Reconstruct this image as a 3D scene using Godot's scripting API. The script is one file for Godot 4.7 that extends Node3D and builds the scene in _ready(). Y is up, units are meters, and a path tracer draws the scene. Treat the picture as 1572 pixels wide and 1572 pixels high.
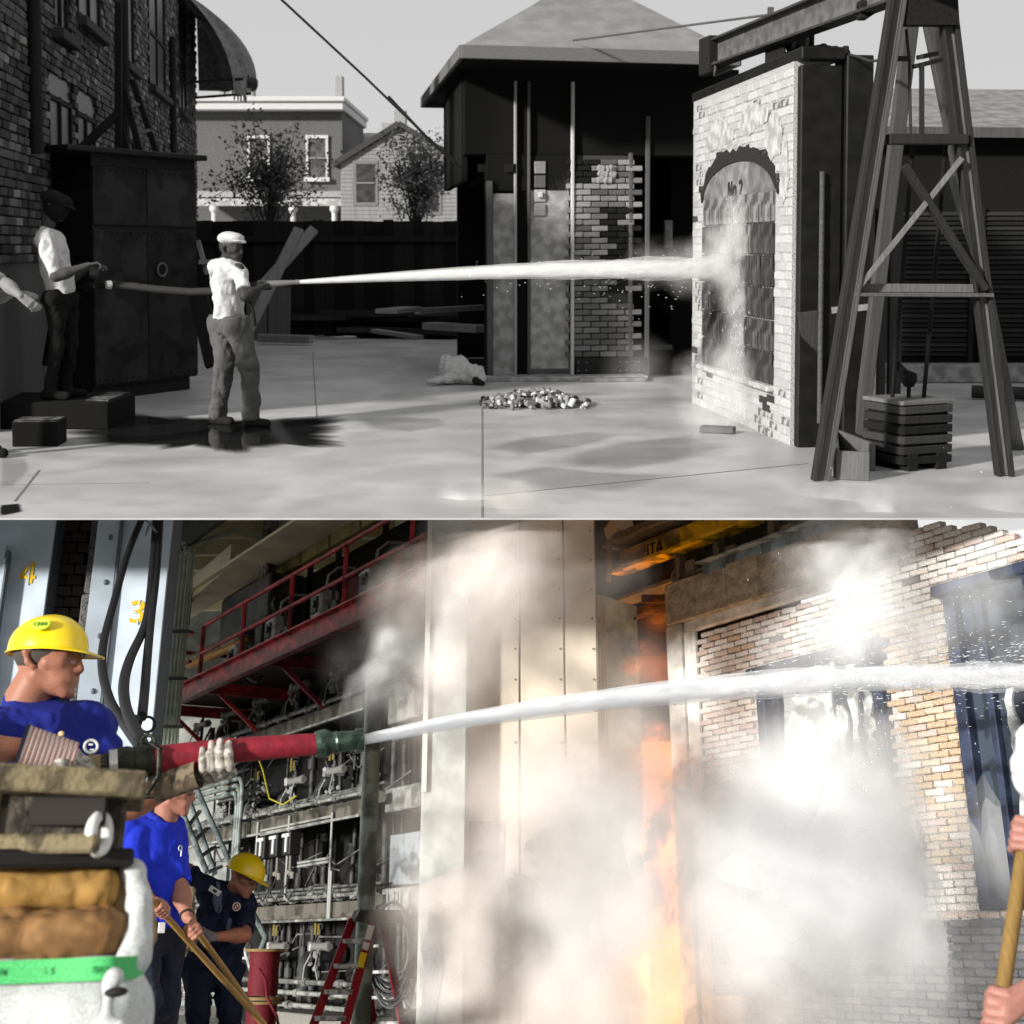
extends Node3D

# Two working yards one above the other: an old fire-test yard on a raised concrete deck whose
# front edge hangs over a present-day furnace hall. YARD carries the deck's slope.
var YARD := Transform3D()
var HALL := Transform3D()
var org := {}
var used := {}
var texs := {}
var mats := {}
var rng := RandomNumberGenerator.new()
const UP := Vector3.UP

func build_light_and_camera():
	var eye := Vector3(0, 0.75, 0)
	var slope := Basis(Vector3.RIGHT, deg_to_rad(23.5) + atan(120.0 / 2200.0))
	YARD = Transform3D(slope, eye - slope * Vector3(0, 1.6, 0))
	var cam := Camera3D.new()
	cam.name = "camera"
	cam.projection = Camera3D.PROJECTION_FRUSTUM
	cam.near = 0.1
	cam.far = 400
	cam.size = 0.1 * 1572.0 / 2200.0
	cam.frustum_offset = Vector2(0, 0.1 * (500.0 - 786.0) / 2200.0)
	cam.position = eye
	cam.rotation.x = deg_to_rad(23.5)
	var lens := CameraAttributesPhysical.new()
	lens.frustum_near = 0.1
	lens.frustum_far = 400
	lens.frustum_focal_length = 33.6
	lens.frustum_focus_distance = 7.5
	lens.exposure_aperture = 3.2
	cam.attributes = lens
	add_child(cam)
	var e := Environment.new()
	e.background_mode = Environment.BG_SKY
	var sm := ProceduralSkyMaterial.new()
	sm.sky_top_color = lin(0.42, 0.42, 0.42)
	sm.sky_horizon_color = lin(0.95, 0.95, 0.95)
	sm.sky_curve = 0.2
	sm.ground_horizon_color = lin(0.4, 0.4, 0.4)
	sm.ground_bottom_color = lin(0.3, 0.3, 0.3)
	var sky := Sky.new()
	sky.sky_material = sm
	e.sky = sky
	e.tonemap_mode = Environment.TONE_MAPPER_LINEAR
	e.tonemap_exposure = 1.35
	e.sdfgi_enabled = true
	e.ssao_enabled = true
	e.ssil_enabled = true
	var we := WorldEnvironment.new()
	we.name = "environment"
	we.environment = e
	add_child(we)
	var sun := DirectionalLight3D.new()
	sun.name = "sun"
	sun.light_energy = 1.5
	sun.light_color = Color(1.0, 0.985, 0.96)
	sun.light_angular_distance = 4.0
	sun.shadow_enabled = true
	add_child(sun)
	var az := deg_to_rad(45.0)
	var el := deg_to_rad(2.5)
	sun.look_at_from_position(Vector3(-sin(az) * cos(el), sin(el), cos(az) * cos(el)) * 20.0, Vector3.ZERO)

# ---------------------------------------------------------------- materials
func lin(r: float, g: float, b: float, a := 1.0) -> Color:
	var c := Color(r, g, b).linear_to_srgb()
	c.a = a
	return c

func tex(kind: String) -> Texture2D:
	if texs.has(kind):
		return texs[kind]
	var n := FastNoiseLite.new()
	var ramp := Gradient.new()
	n.seed = kind.hash() % 1000
	n.noise_type = FastNoiseLite.TYPE_SIMPLEX_SMOOTH
	n.fractal_octaves = 5
	n.frequency = 0.012
	var lo := 0.8
	var hi := 1.0
	var p0 := 0.25
	var p1 := 0.75
	match kind:
		"grain":
			n.frequency = 0.05
			lo = 0.82
		"blotch":
			n.frequency = 0.008
			lo = 0.78
		"stain":
			n.frequency = 0.006
			n.fractal_octaves = 6
			lo = 0.6
			p0 = 0.36
			p1 = 0.56
		"speck":
			n.frequency = 0.06
			n.fractal_octaves = 3
			lo = 0.65
			p0 = 0.3
			p1 = 0.45
		"rough":
			n.frequency = 0.02
			n.fractal_octaves = 6
			lo = 0.0
			p0 = 0.15
			p1 = 0.85
		"soft":
			n.frequency = 0.005
			n.fractal_octaves = 3
			lo = 0.88
		"cell":
			n.noise_type = FastNoiseLite.TYPE_CELLULAR
			n.frequency = 0.03
			lo = 0.5
	ramp.set_color(0, Color(lo, lo, lo))
	ramp.set_color(1, Color(hi, hi, hi))
	ramp.set_offset(0, p0)
	ramp.set_offset(1, p1)
	var t := NoiseTexture2D.new()
	t.noise = n
	t.width = 512
	t.height = 512
	t.seamless = true
	t.color_ramp = ramp
	texs[kind] = t
	return t

# wood-like grain: long streaks down V
func tex_wood() -> Texture2D:
	if texs.has("wood"):
		return texs["wood"]
	var n := FastNoiseLite.new()
	n.noise_type = FastNoiseLite.TYPE_SIMPLEX_SMOOTH
	n.fractal_octaves = 4
	var im := Image.create(256, 256, false, Image.FORMAT_RGB8)
	for y in 256:
		for x in 256:
			var v := 0.86 + 0.16 * n.get_noise_3d(x * 9.0, sin(y * TAU / 256) * 12.0, cos(y * TAU / 256) * 12.0) + 0.08 * n.get_noise_2d(x * 30.0, y * 2.0)
			v = clampf(v, 0.35, 1.0)
			im.set_pixel(x, y, Color(v, v, v))
	texs["wood"] = ImageTexture.create_from_image(im)
	return texs["wood"]

func mk(called: String, c: Color, rough := 0.85, t := "", scale := 1.0, relief := 0.0, metal := 0.0, spec := 0.4) -> StandardMaterial3D:
	if mats.has(called):
		return mats[called]
	var m := StandardMaterial3D.new()
	m.resource_name = called
	m.albedo_color = c
	m.roughness = rough
	m.metallic = metal
	m.metallic_specular = spec
	if t != "":
		m.albedo_texture = tex_wood() if t == "wood" else tex(t)
		m.uv1_triplanar = true
		m.uv1_scale = Vector3.ONE * scale
		if t == "wood":
			m.uv1_scale = Vector3(scale, scale, scale)
	if relief != 0.0:
		m.heightmap_enabled = true
		m.heightmap_texture = tex("rough")
		m.heightmap_scale = relief
		m.uv1_triplanar = true
		if t == "":
			m.uv1_scale = Vector3.ONE * scale
	mats[called] = m
	return m

func layer(m: StandardMaterial3D, kind: String, c: Color, mask: String) -> StandardMaterial3D:
	m.detail_enabled = true
	m.detail_blend_mode = BaseMaterial3D.BLEND_MODE_MIX
	m.detail_uv_layer = BaseMaterial3D.DETAIL_UV_1
	var g := GradientTexture2D.new()
	g.width = 8
	g.height = 8
	var gr := Gradient.new()
	gr.set_color(0, c)
	gr.set_color(1, c)
	g.gradient = gr
	m.detail_albedo = g
	m.detail_mask = tex(mask)
	return m

func grey(called: String, v: float, t := "grain", scale := 1.0, rough := 0.9, relief := 0.0, spec := 0.3) -> StandardMaterial3D:
	return mk(called, lin(v, v, v), rough, t, scale, relief, 0.0, spec)

# ---------------------------------------------------------------- mesh building
class MB:
	var V := PackedVector3Array()
	var N := PackedVector3Array()
	var C := PackedColorArray()
	var I := PackedInt32Array()
	var col := Color.WHITE
	var colored := false

	func tri(a: Vector3, b: Vector3, c: Vector3, n := Vector3.ZERO):
		if n == Vector3.ZERO:
			n = (b - a).cross(c - a).normalized()
		var k := V.size()
		V.append(a); V.append(b); V.append(c)
		N.append(n); N.append(n); N.append(n)
		if colored:
			C.append(col); C.append(col); C.append(col)
		# clockwise when seen from the side the normal points to
		if (b - a).cross(c - a).dot(n) > 0:
			I.append(k); I.append(k + 2); I.append(k + 1)
		else:
			I.append(k); I.append(k + 1); I.append(k + 2)

	func quad(a: Vector3, b: Vector3, c: Vector3, d: Vector3, n := Vector3.ZERO):
		if n == Vector3.ZERO:
			n = (b - a).cross(c - a)
			if n.length() < 1e-12:
				n = (c - a).cross(d - a)
			n = n.normalized()
		tri(a, b, c, n)
		tri(a, c, d, n)

	func box(c: Vector3, s: Vector3, b := Basis(), ch := 0.0):
		var h := s * 0.5
		ch = minf(ch, minf(h.x, minf(h.y, h.z)) * 0.9)
		for ax in 3:
			var u := (ax + 1) % 3
			var w := (ax + 2) % 3
			for sg in [-1.0, 1.0]:
				var n := Vector3.ZERO
				n[ax] = sg
				var p := []
				for q in [[-1, -1], [1, -1], [1, 1], [-1, 1]]:
					var v := Vector3.ZERO
					v[ax] = sg * h[ax]
					v[u] = q[0] * (h[u] - ch)
					v[w] = q[1] * (h[w] - ch)
					p.append(c + b * v)
				quad(p[0], p[1], p[2], p[3], (b * n).normalized())
		if ch <= 0:
			return
		for ax in 3:
			var u := (ax + 1) % 3
			var w := (ax + 2) % 3
			for su in [-1.0, 1.0]:
				for sw in [-1.0, 1.0]:
					var p := []
					for q in [-1.0, 1.0]:
						var v1 := Vector3.ZERO
						v1[ax] = q * (h[ax] - ch); v1[u] = su * h[u]; v1[w] = sw * (h[w] - ch)
						var v2 := v1
						v2[u] = su * (h[u] - ch); v2[w] = sw * h[w]
						p.append(c + b * v1); p.append(c + b * v2)
					var n := Vector3.ZERO
					n[u] = su; n[w] = sw
					quad(p[0], p[1], p[3], p[2], (b * n).normalized())
		for sx in [-1.0, 1.0]:
			for sy in [-1.0, 1.0]:
				for sz in [-1.0, 1.0]:
					var sgn := Vector3(sx, sy, sz)
					var p := []
					for ax in 3:
						var v := (h - Vector3.ONE * ch) * sgn
						v[ax] = h[ax] * sgn[ax]
						p.append(c + b * v)
					tri(p[0], p[1], p[2], (b * sgn).normalized())

	# a straight member from a to b: w across, h in the direction of up
	func bar(a: Vector3, b: Vector3, w: float, h: float, up := Vector3.UP, ch := 0.0):
		var z := (b - a).normalized()
		if absf(z.dot(up)) > 0.98:
			up = Vector3.RIGHT if absf(z.x) < 0.9 else Vector3.BACK
		var x := up.cross(z).normalized()
		var y := z.cross(x)
		box((a + b) * 0.5, Vector3(w, h, a.distance_to(b)), Basis(x, y, z), ch)

	func tube(pts: Array, r, seg := 8, caps := true):
		var n := pts.size()
		var frames := []
		var up := Vector3.UP
		for i in n:
			var t: Vector3 = ((pts[min(i + 1, n - 1)] as Vector3) - (pts[max(i - 1, 0)] as Vector3)).normalized()
			if i == 0:
				up = Vector3.UP if absf(t.y) < 0.9 else Vector3.RIGHT
			var x := up.cross(t).normalized()
			up = t.cross(x).normalized()
			frames.append([x, up, t])
		var base := V.size()
		for i in n:
			var rr: float = r if (r is float or r is int) else r[i]
			for j in seg + 1:
				var a := TAU * j / seg
				var d: Vector3 = frames[i][0] * cos(a) + frames[i][1] * sin(a)
				V.append(pts[i] + d * rr)
				N.append(d)
				if colored:
					C.append(col)
		for i in n - 1:
			for j in seg:
				var k := base + i * (seg + 1) + j
				for q in [k, k + 1, k + seg + 1, k + 1, k + seg + 2, k + seg + 1]:
					I.append(q)
		if caps:
			for e in [0, n - 1]:
				var rr: float = r if (r is float or r is int) else r[e]
				if rr < 0.0005:
					continue
				var nn: Vector3 = frames[e][2] * (-1.0 if e == 0 else 1.0)
				for j in seg:
					var a0 := TAU * j / seg
					var a1 := TAU * (j + 1) / seg
					tri(pts[e], pts[e] + (frames[e][0] * cos(a0) + frames[e][1] * sin(a0)) * rr, pts[e] + (frames[e][0] * cos(a1) + frames[e][1] * sin(a1)) * rr, nn)

	# profile: [[radius, distance along axis], ...]
	func lathe(p: Vector3, axis: Vector3, prof: Array, seg := 16, squash := Vector3.ONE):
		axis = axis.normalized()
		var x := (Vector3.UP if absf(axis.y) < 0.9 else Vector3.RIGHT).cross(axis).normalized()
		var y := axis.cross(x)
		for i in prof.size() - 1:
			var r0: float = prof[i][0]
			var r1: float = prof[i + 1][0]
			var t0: float = prof[i][1]
			var t1: float = prof[i + 1][1]
			var sl := Vector2(t1 - t0, r0 - r1).normalized()
			var k := V.size()
			for j in seg + 1:
				var a := TAU * j / seg
				var d := x * cos(a) * squash.x + y * sin(a) * squash.y
				var nn := (d * sl.x + axis * sl.y).normalized()
				V.append(p + d * r0 + axis * t0); V.append(p + d * r1 + axis * t1)
				N.append(nn); N.append(nn)
				if colored:
					C.append(col); C.append(col)
			for j in seg:
				var q := k + j * 2
				for m in [q, q + 2, q + 1, q + 2, q + 3, q + 1]:
					I.append(m)

	# polygon (x, y in the frame) pushed through along the frame's z
	func prism(poly: PackedVector2Array, f: Transform3D, depth: float):
		var ids := Geometry2D.triangulate_polygon(poly)
		var z := f.basis.z.normalized()
		for i in range(0, ids.size(), 3):
			var a := f * Vector3(poly[ids[i]].x, poly[ids[i]].y, 0)
			var b := f * Vector3(poly[ids[i + 1]].x, poly[ids[i + 1]].y, 0)
			var c := f * Vector3(poly[ids[i + 2]].x, poly[ids[i + 2]].y, 0)
			tri(a, b, c, -z)
			tri(a + z * depth, b + z * depth, c + z * depth, z)
		var s := -1.0 if Geometry2D.is_polygon_clockwise(poly) else 1.0
		for i in poly.size():
			var p := poly[i]
			var q := poly[(i + 1) % poly.size()]
			var nn := Vector2(q.y - p.y, p.x - q.x).normalized() * s
			var a := f * Vector3(p.x, p.y, 0)
			var b := f * Vector3(q.x, q.y, 0)
			quad(a, b, b + z * depth, a + z * depth, (f.basis * Vector3(nn.x, nn.y, 0)).normalized())

	func ball(c: Vector3, r: Vector3, b := Basis(), seg := 12, rings := 8, from := 0.0, to := PI):
		var base := V.size()
		for i in rings + 1:
			var th := lerpf(from, to, float(i) / rings)
			for j in seg + 1:
				var ph := TAU * j / seg
				var d := Vector3(sin(th) * cos(ph), cos(th), sin(th) * sin(ph))
				V.append(c + b * (d * r))
				N.append((b * (d / r)).normalized())
				if colored:
					C.append(col)
		for i in rings:
			for j in seg:
				var k := base + i * (seg + 1) + j
				for q in [k, k + 1, k + seg + 1, k + 1, k + seg + 2, k + seg + 1]:
					I.append(q)

	func ring(c: Vector3, axis: Vector3, R: float, r: float, seg := 20, a0 := 0.0, a1 := TAU):
		axis = axis.normalized()
		var x := (Vector3.UP if absf(axis.y) < 0.9 else Vector3.RIGHT).cross(axis).normalized()
		var y := axis.cross(x)
		var pts := []
		for i in seg + 1:
			var a := lerpf(a0, a1, float(i) / seg)
			pts.append(c + (x * cos(a) + y * sin(a)) * R)
		tube(pts, r, 6, a1 - a0 < TAU - 0.01)

	func add(o: MB, t: Transform3D):
		var k := V.size()
		for i in o.V.size():
			V.append(t * o.V[i])
			N.append((t.basis * o.N[i]).normalized())
			if colored:
				C.append(col)
		for i in o.I:
			I.append(k + i)

	func mesh(m: Material) -> ArrayMesh:
		for i in range(0, I.size(), 3):
			var p := V[I[i]]
			if (V[I[i + 1]] - p).cross(V[I[i + 2]] - p).dot(N[I[i]] + N[I[i + 1]] + N[I[i + 2]]) > 0:
				var q := I[i + 1]
				I[i + 1] = I[i + 2]
				I[i + 2] = q
		var a := []
		a.resize(Mesh.ARRAY_MAX)
		a[Mesh.ARRAY_VERTEX] = V
		a[Mesh.ARRAY_NORMAL] = N
		if colored:
			a[Mesh.ARRAY_COLOR] = C
		a[Mesh.ARRAY_INDEX] = I
		var me := ArrayMesh.new()
		if I.size():
			me.add_surface_from_arrays(Mesh.PRIMITIVE_TRIANGLES, a)
			me.surface_set_material(0, m)
		return me

# ---------------------------------------------------------------- naming things
func numbered(called: String) -> String:
	var k: int = used.get(called, 0)
	used[called] = k + 1
	return called if k == 0 else "%s_%03d" % [called, k]

func tag(o: Node3D, label: String, category := "", group := "", kind := ""):
	o.set_meta("label", label)
	if category != "":
		o.set_meta("category", category)
	if group != "":
		o.set_meta("group", group)
	if kind != "":
		o.set_meta("kind", kind)

# a thing: a node at its base whose children are its parts (built in the place's own coordinates)
func thing(called: String, at: Vector3, place: Transform3D, label: String, category: String, group := "", kind := "") -> Node3D:
	var o := Node3D.new()
	o.name = numbered(called)
	add_child(o)
	o.transform = place * Transform3D(Basis(), at)
	org[o] = at
	tag(o, label, category, group, kind)
	return o

func part(parent: Node3D, called: String, b, m: Material, label := "", kind := "") -> MeshInstance3D:
	var o := MeshInstance3D.new()
	o.name = called
	o.mesh = b.mesh(m) if b is MB else b
	if b is Mesh and m != null:
		o.material_override = m
	if org.has(parent):
		o.position = -org[parent]
	if label != "":
		o.set_meta("label", label)
	if kind != "":
		o.set_meta("kind", kind)
	parent.add_child(o, true)
	return o

# a thing that is one mesh
func single(called: String, b, m: Material, place: Transform3D, label: String, category: String, group := "", kind := "") -> MeshInstance3D:
	var o := MeshInstance3D.new()
	o.name = numbered(called)
	o.mesh = b.mesh(m) if b is MB else b
	if b is Mesh and m != null:
		o.material_override = m
	add_child(o)
	o.transform = place
	tag(o, label, category, group, kind)
	return o

# pieces (bricks, boards) that share meshes: [Transform3D, material] each
func pieces(parent: Node3D, called: String, me: Mesh, spots: Array):
	for s in spots:
		var o := MeshInstance3D.new()
		o.name = called
		o.mesh = me
		o.material_override = s[1]
		var t: Transform3D = s[0]
		if org.has(parent):
			t.origin -= org[parent]
		o.transform = t
		parent.add_child(o, true)

func mass(parent: Node3D, called: String, me: Mesh, spots: Array, m: Material):
	if spots.is_empty():
		return
	var mm := MultiMesh.new()
	mm.transform_format = MultiMesh.TRANSFORM_3D
	mm.use_colors = true
	mm.mesh = me
	mm.instance_count = spots.size()
	for i in spots.size():
		mm.set_instance_transform(i, spots[i][0])
		mm.set_instance_color(i, spots[i][1])
	var o := MultiMeshInstance3D.new()
	o.name = called
	o.multimesh = mm
	o.material_override = m
	o.set_meta("kind", "stuff")
	if parent == null:
		o.name = numbered(called)
		add_child(o)
	else:
		if org.has(parent):
			o.position = -org[parent]
		parent.add_child(o, true)

func brick_mesh(w: float, h: float, d: float, seed_: int) -> ArrayMesh:
	var b := MB.new()
	rng.seed = seed_
	b.box(Vector3.ZERO, Vector3(w, h, d), Basis(), 0.006)
	for i in b.V.size():
		var v := b.V[i]
		var s := sin(v.x * 91.0 + seed_) * cos(v.y * 173.0 + seed_ * 2.0)
		b.V[i] = v + Vector3(s * 0.003, cos(v.x * 57.0 + seed_ * 3.0) * 0.003, 0.003 * sin(v.y * 77.0 + v.x * 31.0 + seed_))
	return b.mesh(null)

func text_mesh(t: String, height: float, depth: float, m: Material, bold := true) -> TextMesh:
	var me := TextMesh.new()
	var fnt := SystemFont.new()
	fnt.font_names = PackedStringArray(["Droid Sans"])
	if bold:
		fnt.font_weight = 700
	me.font = fnt
	me.text = t
	me.font_size = 64
	me.pixel_size = height / 64.0
	me.depth = depth
	me.material = m
	return me

# ---------------------------------------------------------------- bodies: smooth joins of tapered capsules, meshed as surface nets
# bone: [a, b, radius a, radius b, flat axis or ZERO, flat factor, clip point or null, clip normal]
func bone(a: Vector3, b: Vector3, ra: float, rb: float, flat := Vector3.ZERO, ff := 1.0, cp = null, cn := Vector3.ZERO) -> Array:
	return [a, b, ra, rb, flat, ff, cp, cn]

func skin(out: MB, bones: Array, cell: float, k: float, cuts := [], wrinkle := 0.0, wfreq := 18.0):
	var lo := Vector3.ONE * 1e9
	var hi := -lo
	for b in bones:
		var m: float = maxf(b[2], b[3]) + cell * 3.0
		for p in [b[0], b[1]]:
			lo = lo.min(p - Vector3.ONE * m)
			hi = hi.max(p + Vector3.ONE * m)
	var nx := int(ceil((hi.x - lo.x) / cell)) + 1
	var ny := int(ceil((hi.y - lo.y) / cell)) + 1
	var nz := int(ceil((hi.z - lo.z) / cell)) + 1
	var S := PackedFloat32Array()
	S.resize(nx * ny * nz)
	for b in bones:
		var a: Vector3 = b[0]
		var e: Vector3 = b[1]
		var ra: float = b[2]
		var rb: float = b[3]
		var fa: Vector3 = b[4]
		var ff: float = b[5] - 1.0
		var flat := fa != Vector3.ZERO
		var clip: bool = b[6] != null
		var cp: Vector3 = b[6] if clip else Vector3.ZERO
		var cn: Vector3 = b[7]
		var ba := e - a
		if flat:
			ba += fa * (ba.dot(fa) * ff)
		var bb := maxf(ba.length_squared(), 1e-9)
		var m: float = maxf(ra, rb) + minf(k * 5.0, cell * 2.5 + k * 2.0)
		var p0 := (a.min(e) - Vector3.ONE * m - lo) / cell
		var p1 := (a.max(e) + Vector3.ONE * m - lo) / cell
		var x0 := maxi(0, int(p0.x)); var x1 := mini(nx - 1, int(p1.x) + 1)
		var y0 := maxi(0, int(p0.y)); var y1 := mini(ny - 1, int(p1.y) + 1)
		var z0 := maxi(0, int(p0.z)); var z1 := mini(nz - 1, int(p1.z) + 1)
		for z in range(z0, z1 + 1):
			for y in range(y0, y1 + 1):
				var id := (z * ny + y) * nx + x0
				var q0 := lo + Vector3(x0, y, z) * cell - a
				for x in range(x0, x1 + 1):
					var q := q0
					if flat:
						q += fa * (q.dot(fa) * ff)
					var t := clampf(q.dot(ba) / bb, 0.0, 1.0)
					var d := (q - ba * t).length() - ra - (rb - ra) * t
					if clip:
						d = maxf(d, (q0 + a - cp).dot(cn))
					if d < k * 7.0:
						S[id] += exp(-d / k)
					id += 1
					q0.x += cell
	var nzs := FastNoiseLite.new()
	nzs.frequency = 1.0
	nzs.fractal_octaves = 2
	nzs.fractal_type = FastNoiseLite.FRACTAL_RIDGED
	var total := nx * ny * nz
	var D := PackedFloat32Array()
	D.resize(total)
	D.fill(1.0)
	var id := 0
	for z in nz:
		for y in ny:
			for x in nx:
				var s := S[id]
				if s > 0.0:
					var d := -k * log(s)
					if d < cell * 5.0 and d > -cell * 5.0:
						var p := lo + Vector3(x, y, z) * cell
						if wrinkle > 0.0:
							d += wrinkle * nzs.get_noise_3d(p.x * wfreq, p.y * wfreq * 0.7, p.z * wfreq)
						for c in cuts:
							if c.size() == 2:
								d = maxf(d, (p - c[0]).dot(c[1]))
							else:
								d = maxf(d, c[1] - p.distance_to(c[0]))
					D[id] = d
				id += 1
	var where := {}
	var sy := nx
	var sz := nx * ny
	var off := [0, 1, sy, sy + 1, sz, sz + 1, sz + sy, sz + sy + 1]
	var edges := [[0, 1], [2, 3], [4, 5], [6, 7], [0, 2], [1, 3], [4, 6], [5, 7], [0, 4], [1, 5], [2, 6], [3, 7]]
	var cpos := [Vector3(0, 0, 0), Vector3(1, 0, 0), Vector3(0, 1, 0), Vector3(1, 1, 0), Vector3(0, 0, 1), Vector3(1, 0, 1), Vector3(0, 1, 1), Vector3(1, 1, 1)]
	for z in nz - 1:
		for y in ny - 1:
			id = (z * ny + y) * nx
			for x in nx - 1:
				var d0 := D[id]
				if d0 < cell * 5.0 and d0 > -cell * 5.0:
					var neg := 0
					for o in off:
						if D[id + o] < 0.0:
							neg += 1
					if neg > 0 and neg < 8:
						var sum := Vector3.ZERO
						var cnt := 0
						for ed in edges:
							var va := D[id + off[ed[0]]]
							var vb := D[id + off[ed[1]]]
							if (va < 0.0) != (vb < 0.0):
								var t := va / (va - vb)
								sum += (cpos[ed[0]] as Vector3).lerp(cpos[ed[1]], t)
								cnt += 1
						where[id] = out.V.size()
						out.V.append(lo + (Vector3(x, y, z) + sum / cnt) * cell)
						var g := Vector3(D[id + 1] - d0 + D[id + sy + 1] - D[id + sy] + D[id + sz + 1] - D[id + sz] + D[id + sz + sy + 1] - D[id + sz + sy], D[id + sy] - d0 + D[id + sy + 1] - D[id + 1] + D[id + sz + sy] - D[id + sz] + D[id + sz + sy + 1] - D[id + sz + 1], D[id + sz] - d0 + D[id + sz + 1] - D[id + 1] + D[id + sz + sy] - D[id + sy] + D[id + sz + sy + 1] - D[id + sy + 1])
						out.N.append(g.normalized())
						if out.colored:
							out.C.append(out.col)
				id += 1
	for c in where:
		for ax in 3:
			var s: int = [1, sy, sz][ax]
			var u: int = [sy, sz, 1][ax]
			var w: int = [sz, 1, sy][ax]
			if (D[c] < 0.0) != (D[c + s] < 0.0):
				if where.has(c - u) and where.has(c - w) and where.has(c - u - w):
					var a: int = where[c]
					var b: int = where[c - u]
					var e: int = where[c - u - w]
					var f: int = where[c - w]
					for q in [a, b, e, a, e, f]:
						out.I.append(q)

# five fingers closed round a bar of radius rad that passes through `mid` along `axis`; `back` points from the bar to the back of the hand, `wrist` is where the arm ends
func gripping_hand(out: MB, mid: Vector3, axis: Vector3, back: Vector3, wrist: Vector3, rad: float, size := 1.0, thumb_dir := 1.0, cell := 0.0045, wrap := 1.0):
	axis = axis.normalized()
	back = (back - axis * back.dot(axis)).normalized()
	var side := axis.cross(back)
	var toward := wrist - mid
	var sgn := 1.0 if side.dot(toward) > 0 else -1.0
	var bones := []
	var r := 0.0095 * size
	var ring := func(a: float, rr: float, along: float) -> Vector3:
		# a = 0 on the back side, grows away from the wrist side
		return mid + axis * along + (back * cos(a) - side * sgn * sin(a)) * rr
	for i in 4:
		var along := (float(i) - 1.5) * 0.021 * size * thumb_dir
		var ln: float = [0.95, 1.06, 1.0, 0.82][i]
		var rr: float = rad + r * 1.05
		var p0: Vector3 = (ring as Callable).call(-0.55, rr + 0.006, along)
		var p1: Vector3 = (ring as Callable).call(0.45 * wrap, rr + 0.003 + 0.002 * (i % 2), along * 1.05)
		var p2: Vector3 = (ring as Callable).call(1.55 * ln * wrap, rr, along * 1.02)
		var p3: Vector3 = (ring as Callable).call(2.5 * ln * wrap, rr - 0.001, along)
		var f: float = [1.0, 1.05, 1.0, 0.88][i]
		bones.append(bone(p0, p1, r * 1.16 * f, r * 1.12 * f))
		bones.append(bone(p1, p2, r * 1.1 * f, r * 1.0 * f))
		bones.append(bone(p2, p3, r * 1.0 * f, r * 0.85 * f))
	var k0: Vector3 = (ring as Callable).call(-0.7, rad + 0.014 * size, -0.03 * size * thumb_dir)
	var k1: Vector3 = (ring as Callable).call(-0.7, rad + 0.014 * size, 0.03 * size * thumb_dir)
	var w0 := wrist - axis * 0.012 * size
	var w1 := wrist + axis * 0.012 * size
	bones.append(bone(k0, w0.lerp(k0, 0.2), 0.0135 * size, 0.017 * size))
	bones.append(bone(k1, w1.lerp(k1, 0.2), 0.0135 * size, 0.017 * size))
	bones.append(bone((k0 + k1) * 0.5, wrist, 0.018 * size, 0.022 * size))
	var tb: Vector3 = (ring as Callable).call(-1.25, rad + 0.014 * size, -0.036 * size * thumb_dir)
	var t1: Vector3 = (ring as Callable).call(-1.9, rad + 0.012 * size, -0.05 * size * thumb_dir)
	var t2: Vector3 = (ring as Callable).call(-2.7, rad + 0.010 * size, -0.05 * size * thumb_dir)
	bones.append(bone(tb.lerp(wrist, 0.4), t1, 0.0155 * size, 0.0125 * size))
	bones.append(bone(t1, t2, 0.0122 * size, 0.0098 * size))
	skin(out, bones, cell, 0.0026)

# a relaxed or pointing open hand
func open_hand(out: MB, wrist: Vector3, dir: Vector3, palm: Vector3, size := 1.0, curl := 0.5, cell := 0.006):
	dir = dir.normalized()
	palm = (palm - dir * palm.dot(dir)).normalized()
	var side := dir.cross(palm)
	var bones := []
	for i in 4:
		var s := (1.5 - i) * 0.02 * size
		var k := wrist + dir * 0.09 * size + side * s
		var d := dir
		var p := k
		for j in 3:
			d = d.rotated(side, curl * (0.6 + 0.2 * i) * 0.8).normalized()
			var q := p + d * ([0.042, 0.027, 0.022][j] as float) * size * ([0.94, 1.05, 1.0, 0.8][i] as float)
			bones.append(bone(p, q, 0.0092 * size, 0.0082 * size))
			p = q
		bones.append(bone(wrist + side * s * 0.6, k, 0.014 * size, 0.011 * size))
	var tb := wrist + dir * 0.03 * size + side * 0.025 * size
	var t1 := tb + (dir * 0.6 + side * 0.6 + palm * 0.5).normalized() * 0.045 * size
	bones.append(bone(tb, t1, 0.013 * size, 0.0105 * size))
	bones.append(bone(t1, t1 + (dir + palm * 0.4).normalized() * 0.032 * size, 0.0105 * size, 0.0085 * size))
	skin(out, bones, cell, 0.003)

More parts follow.
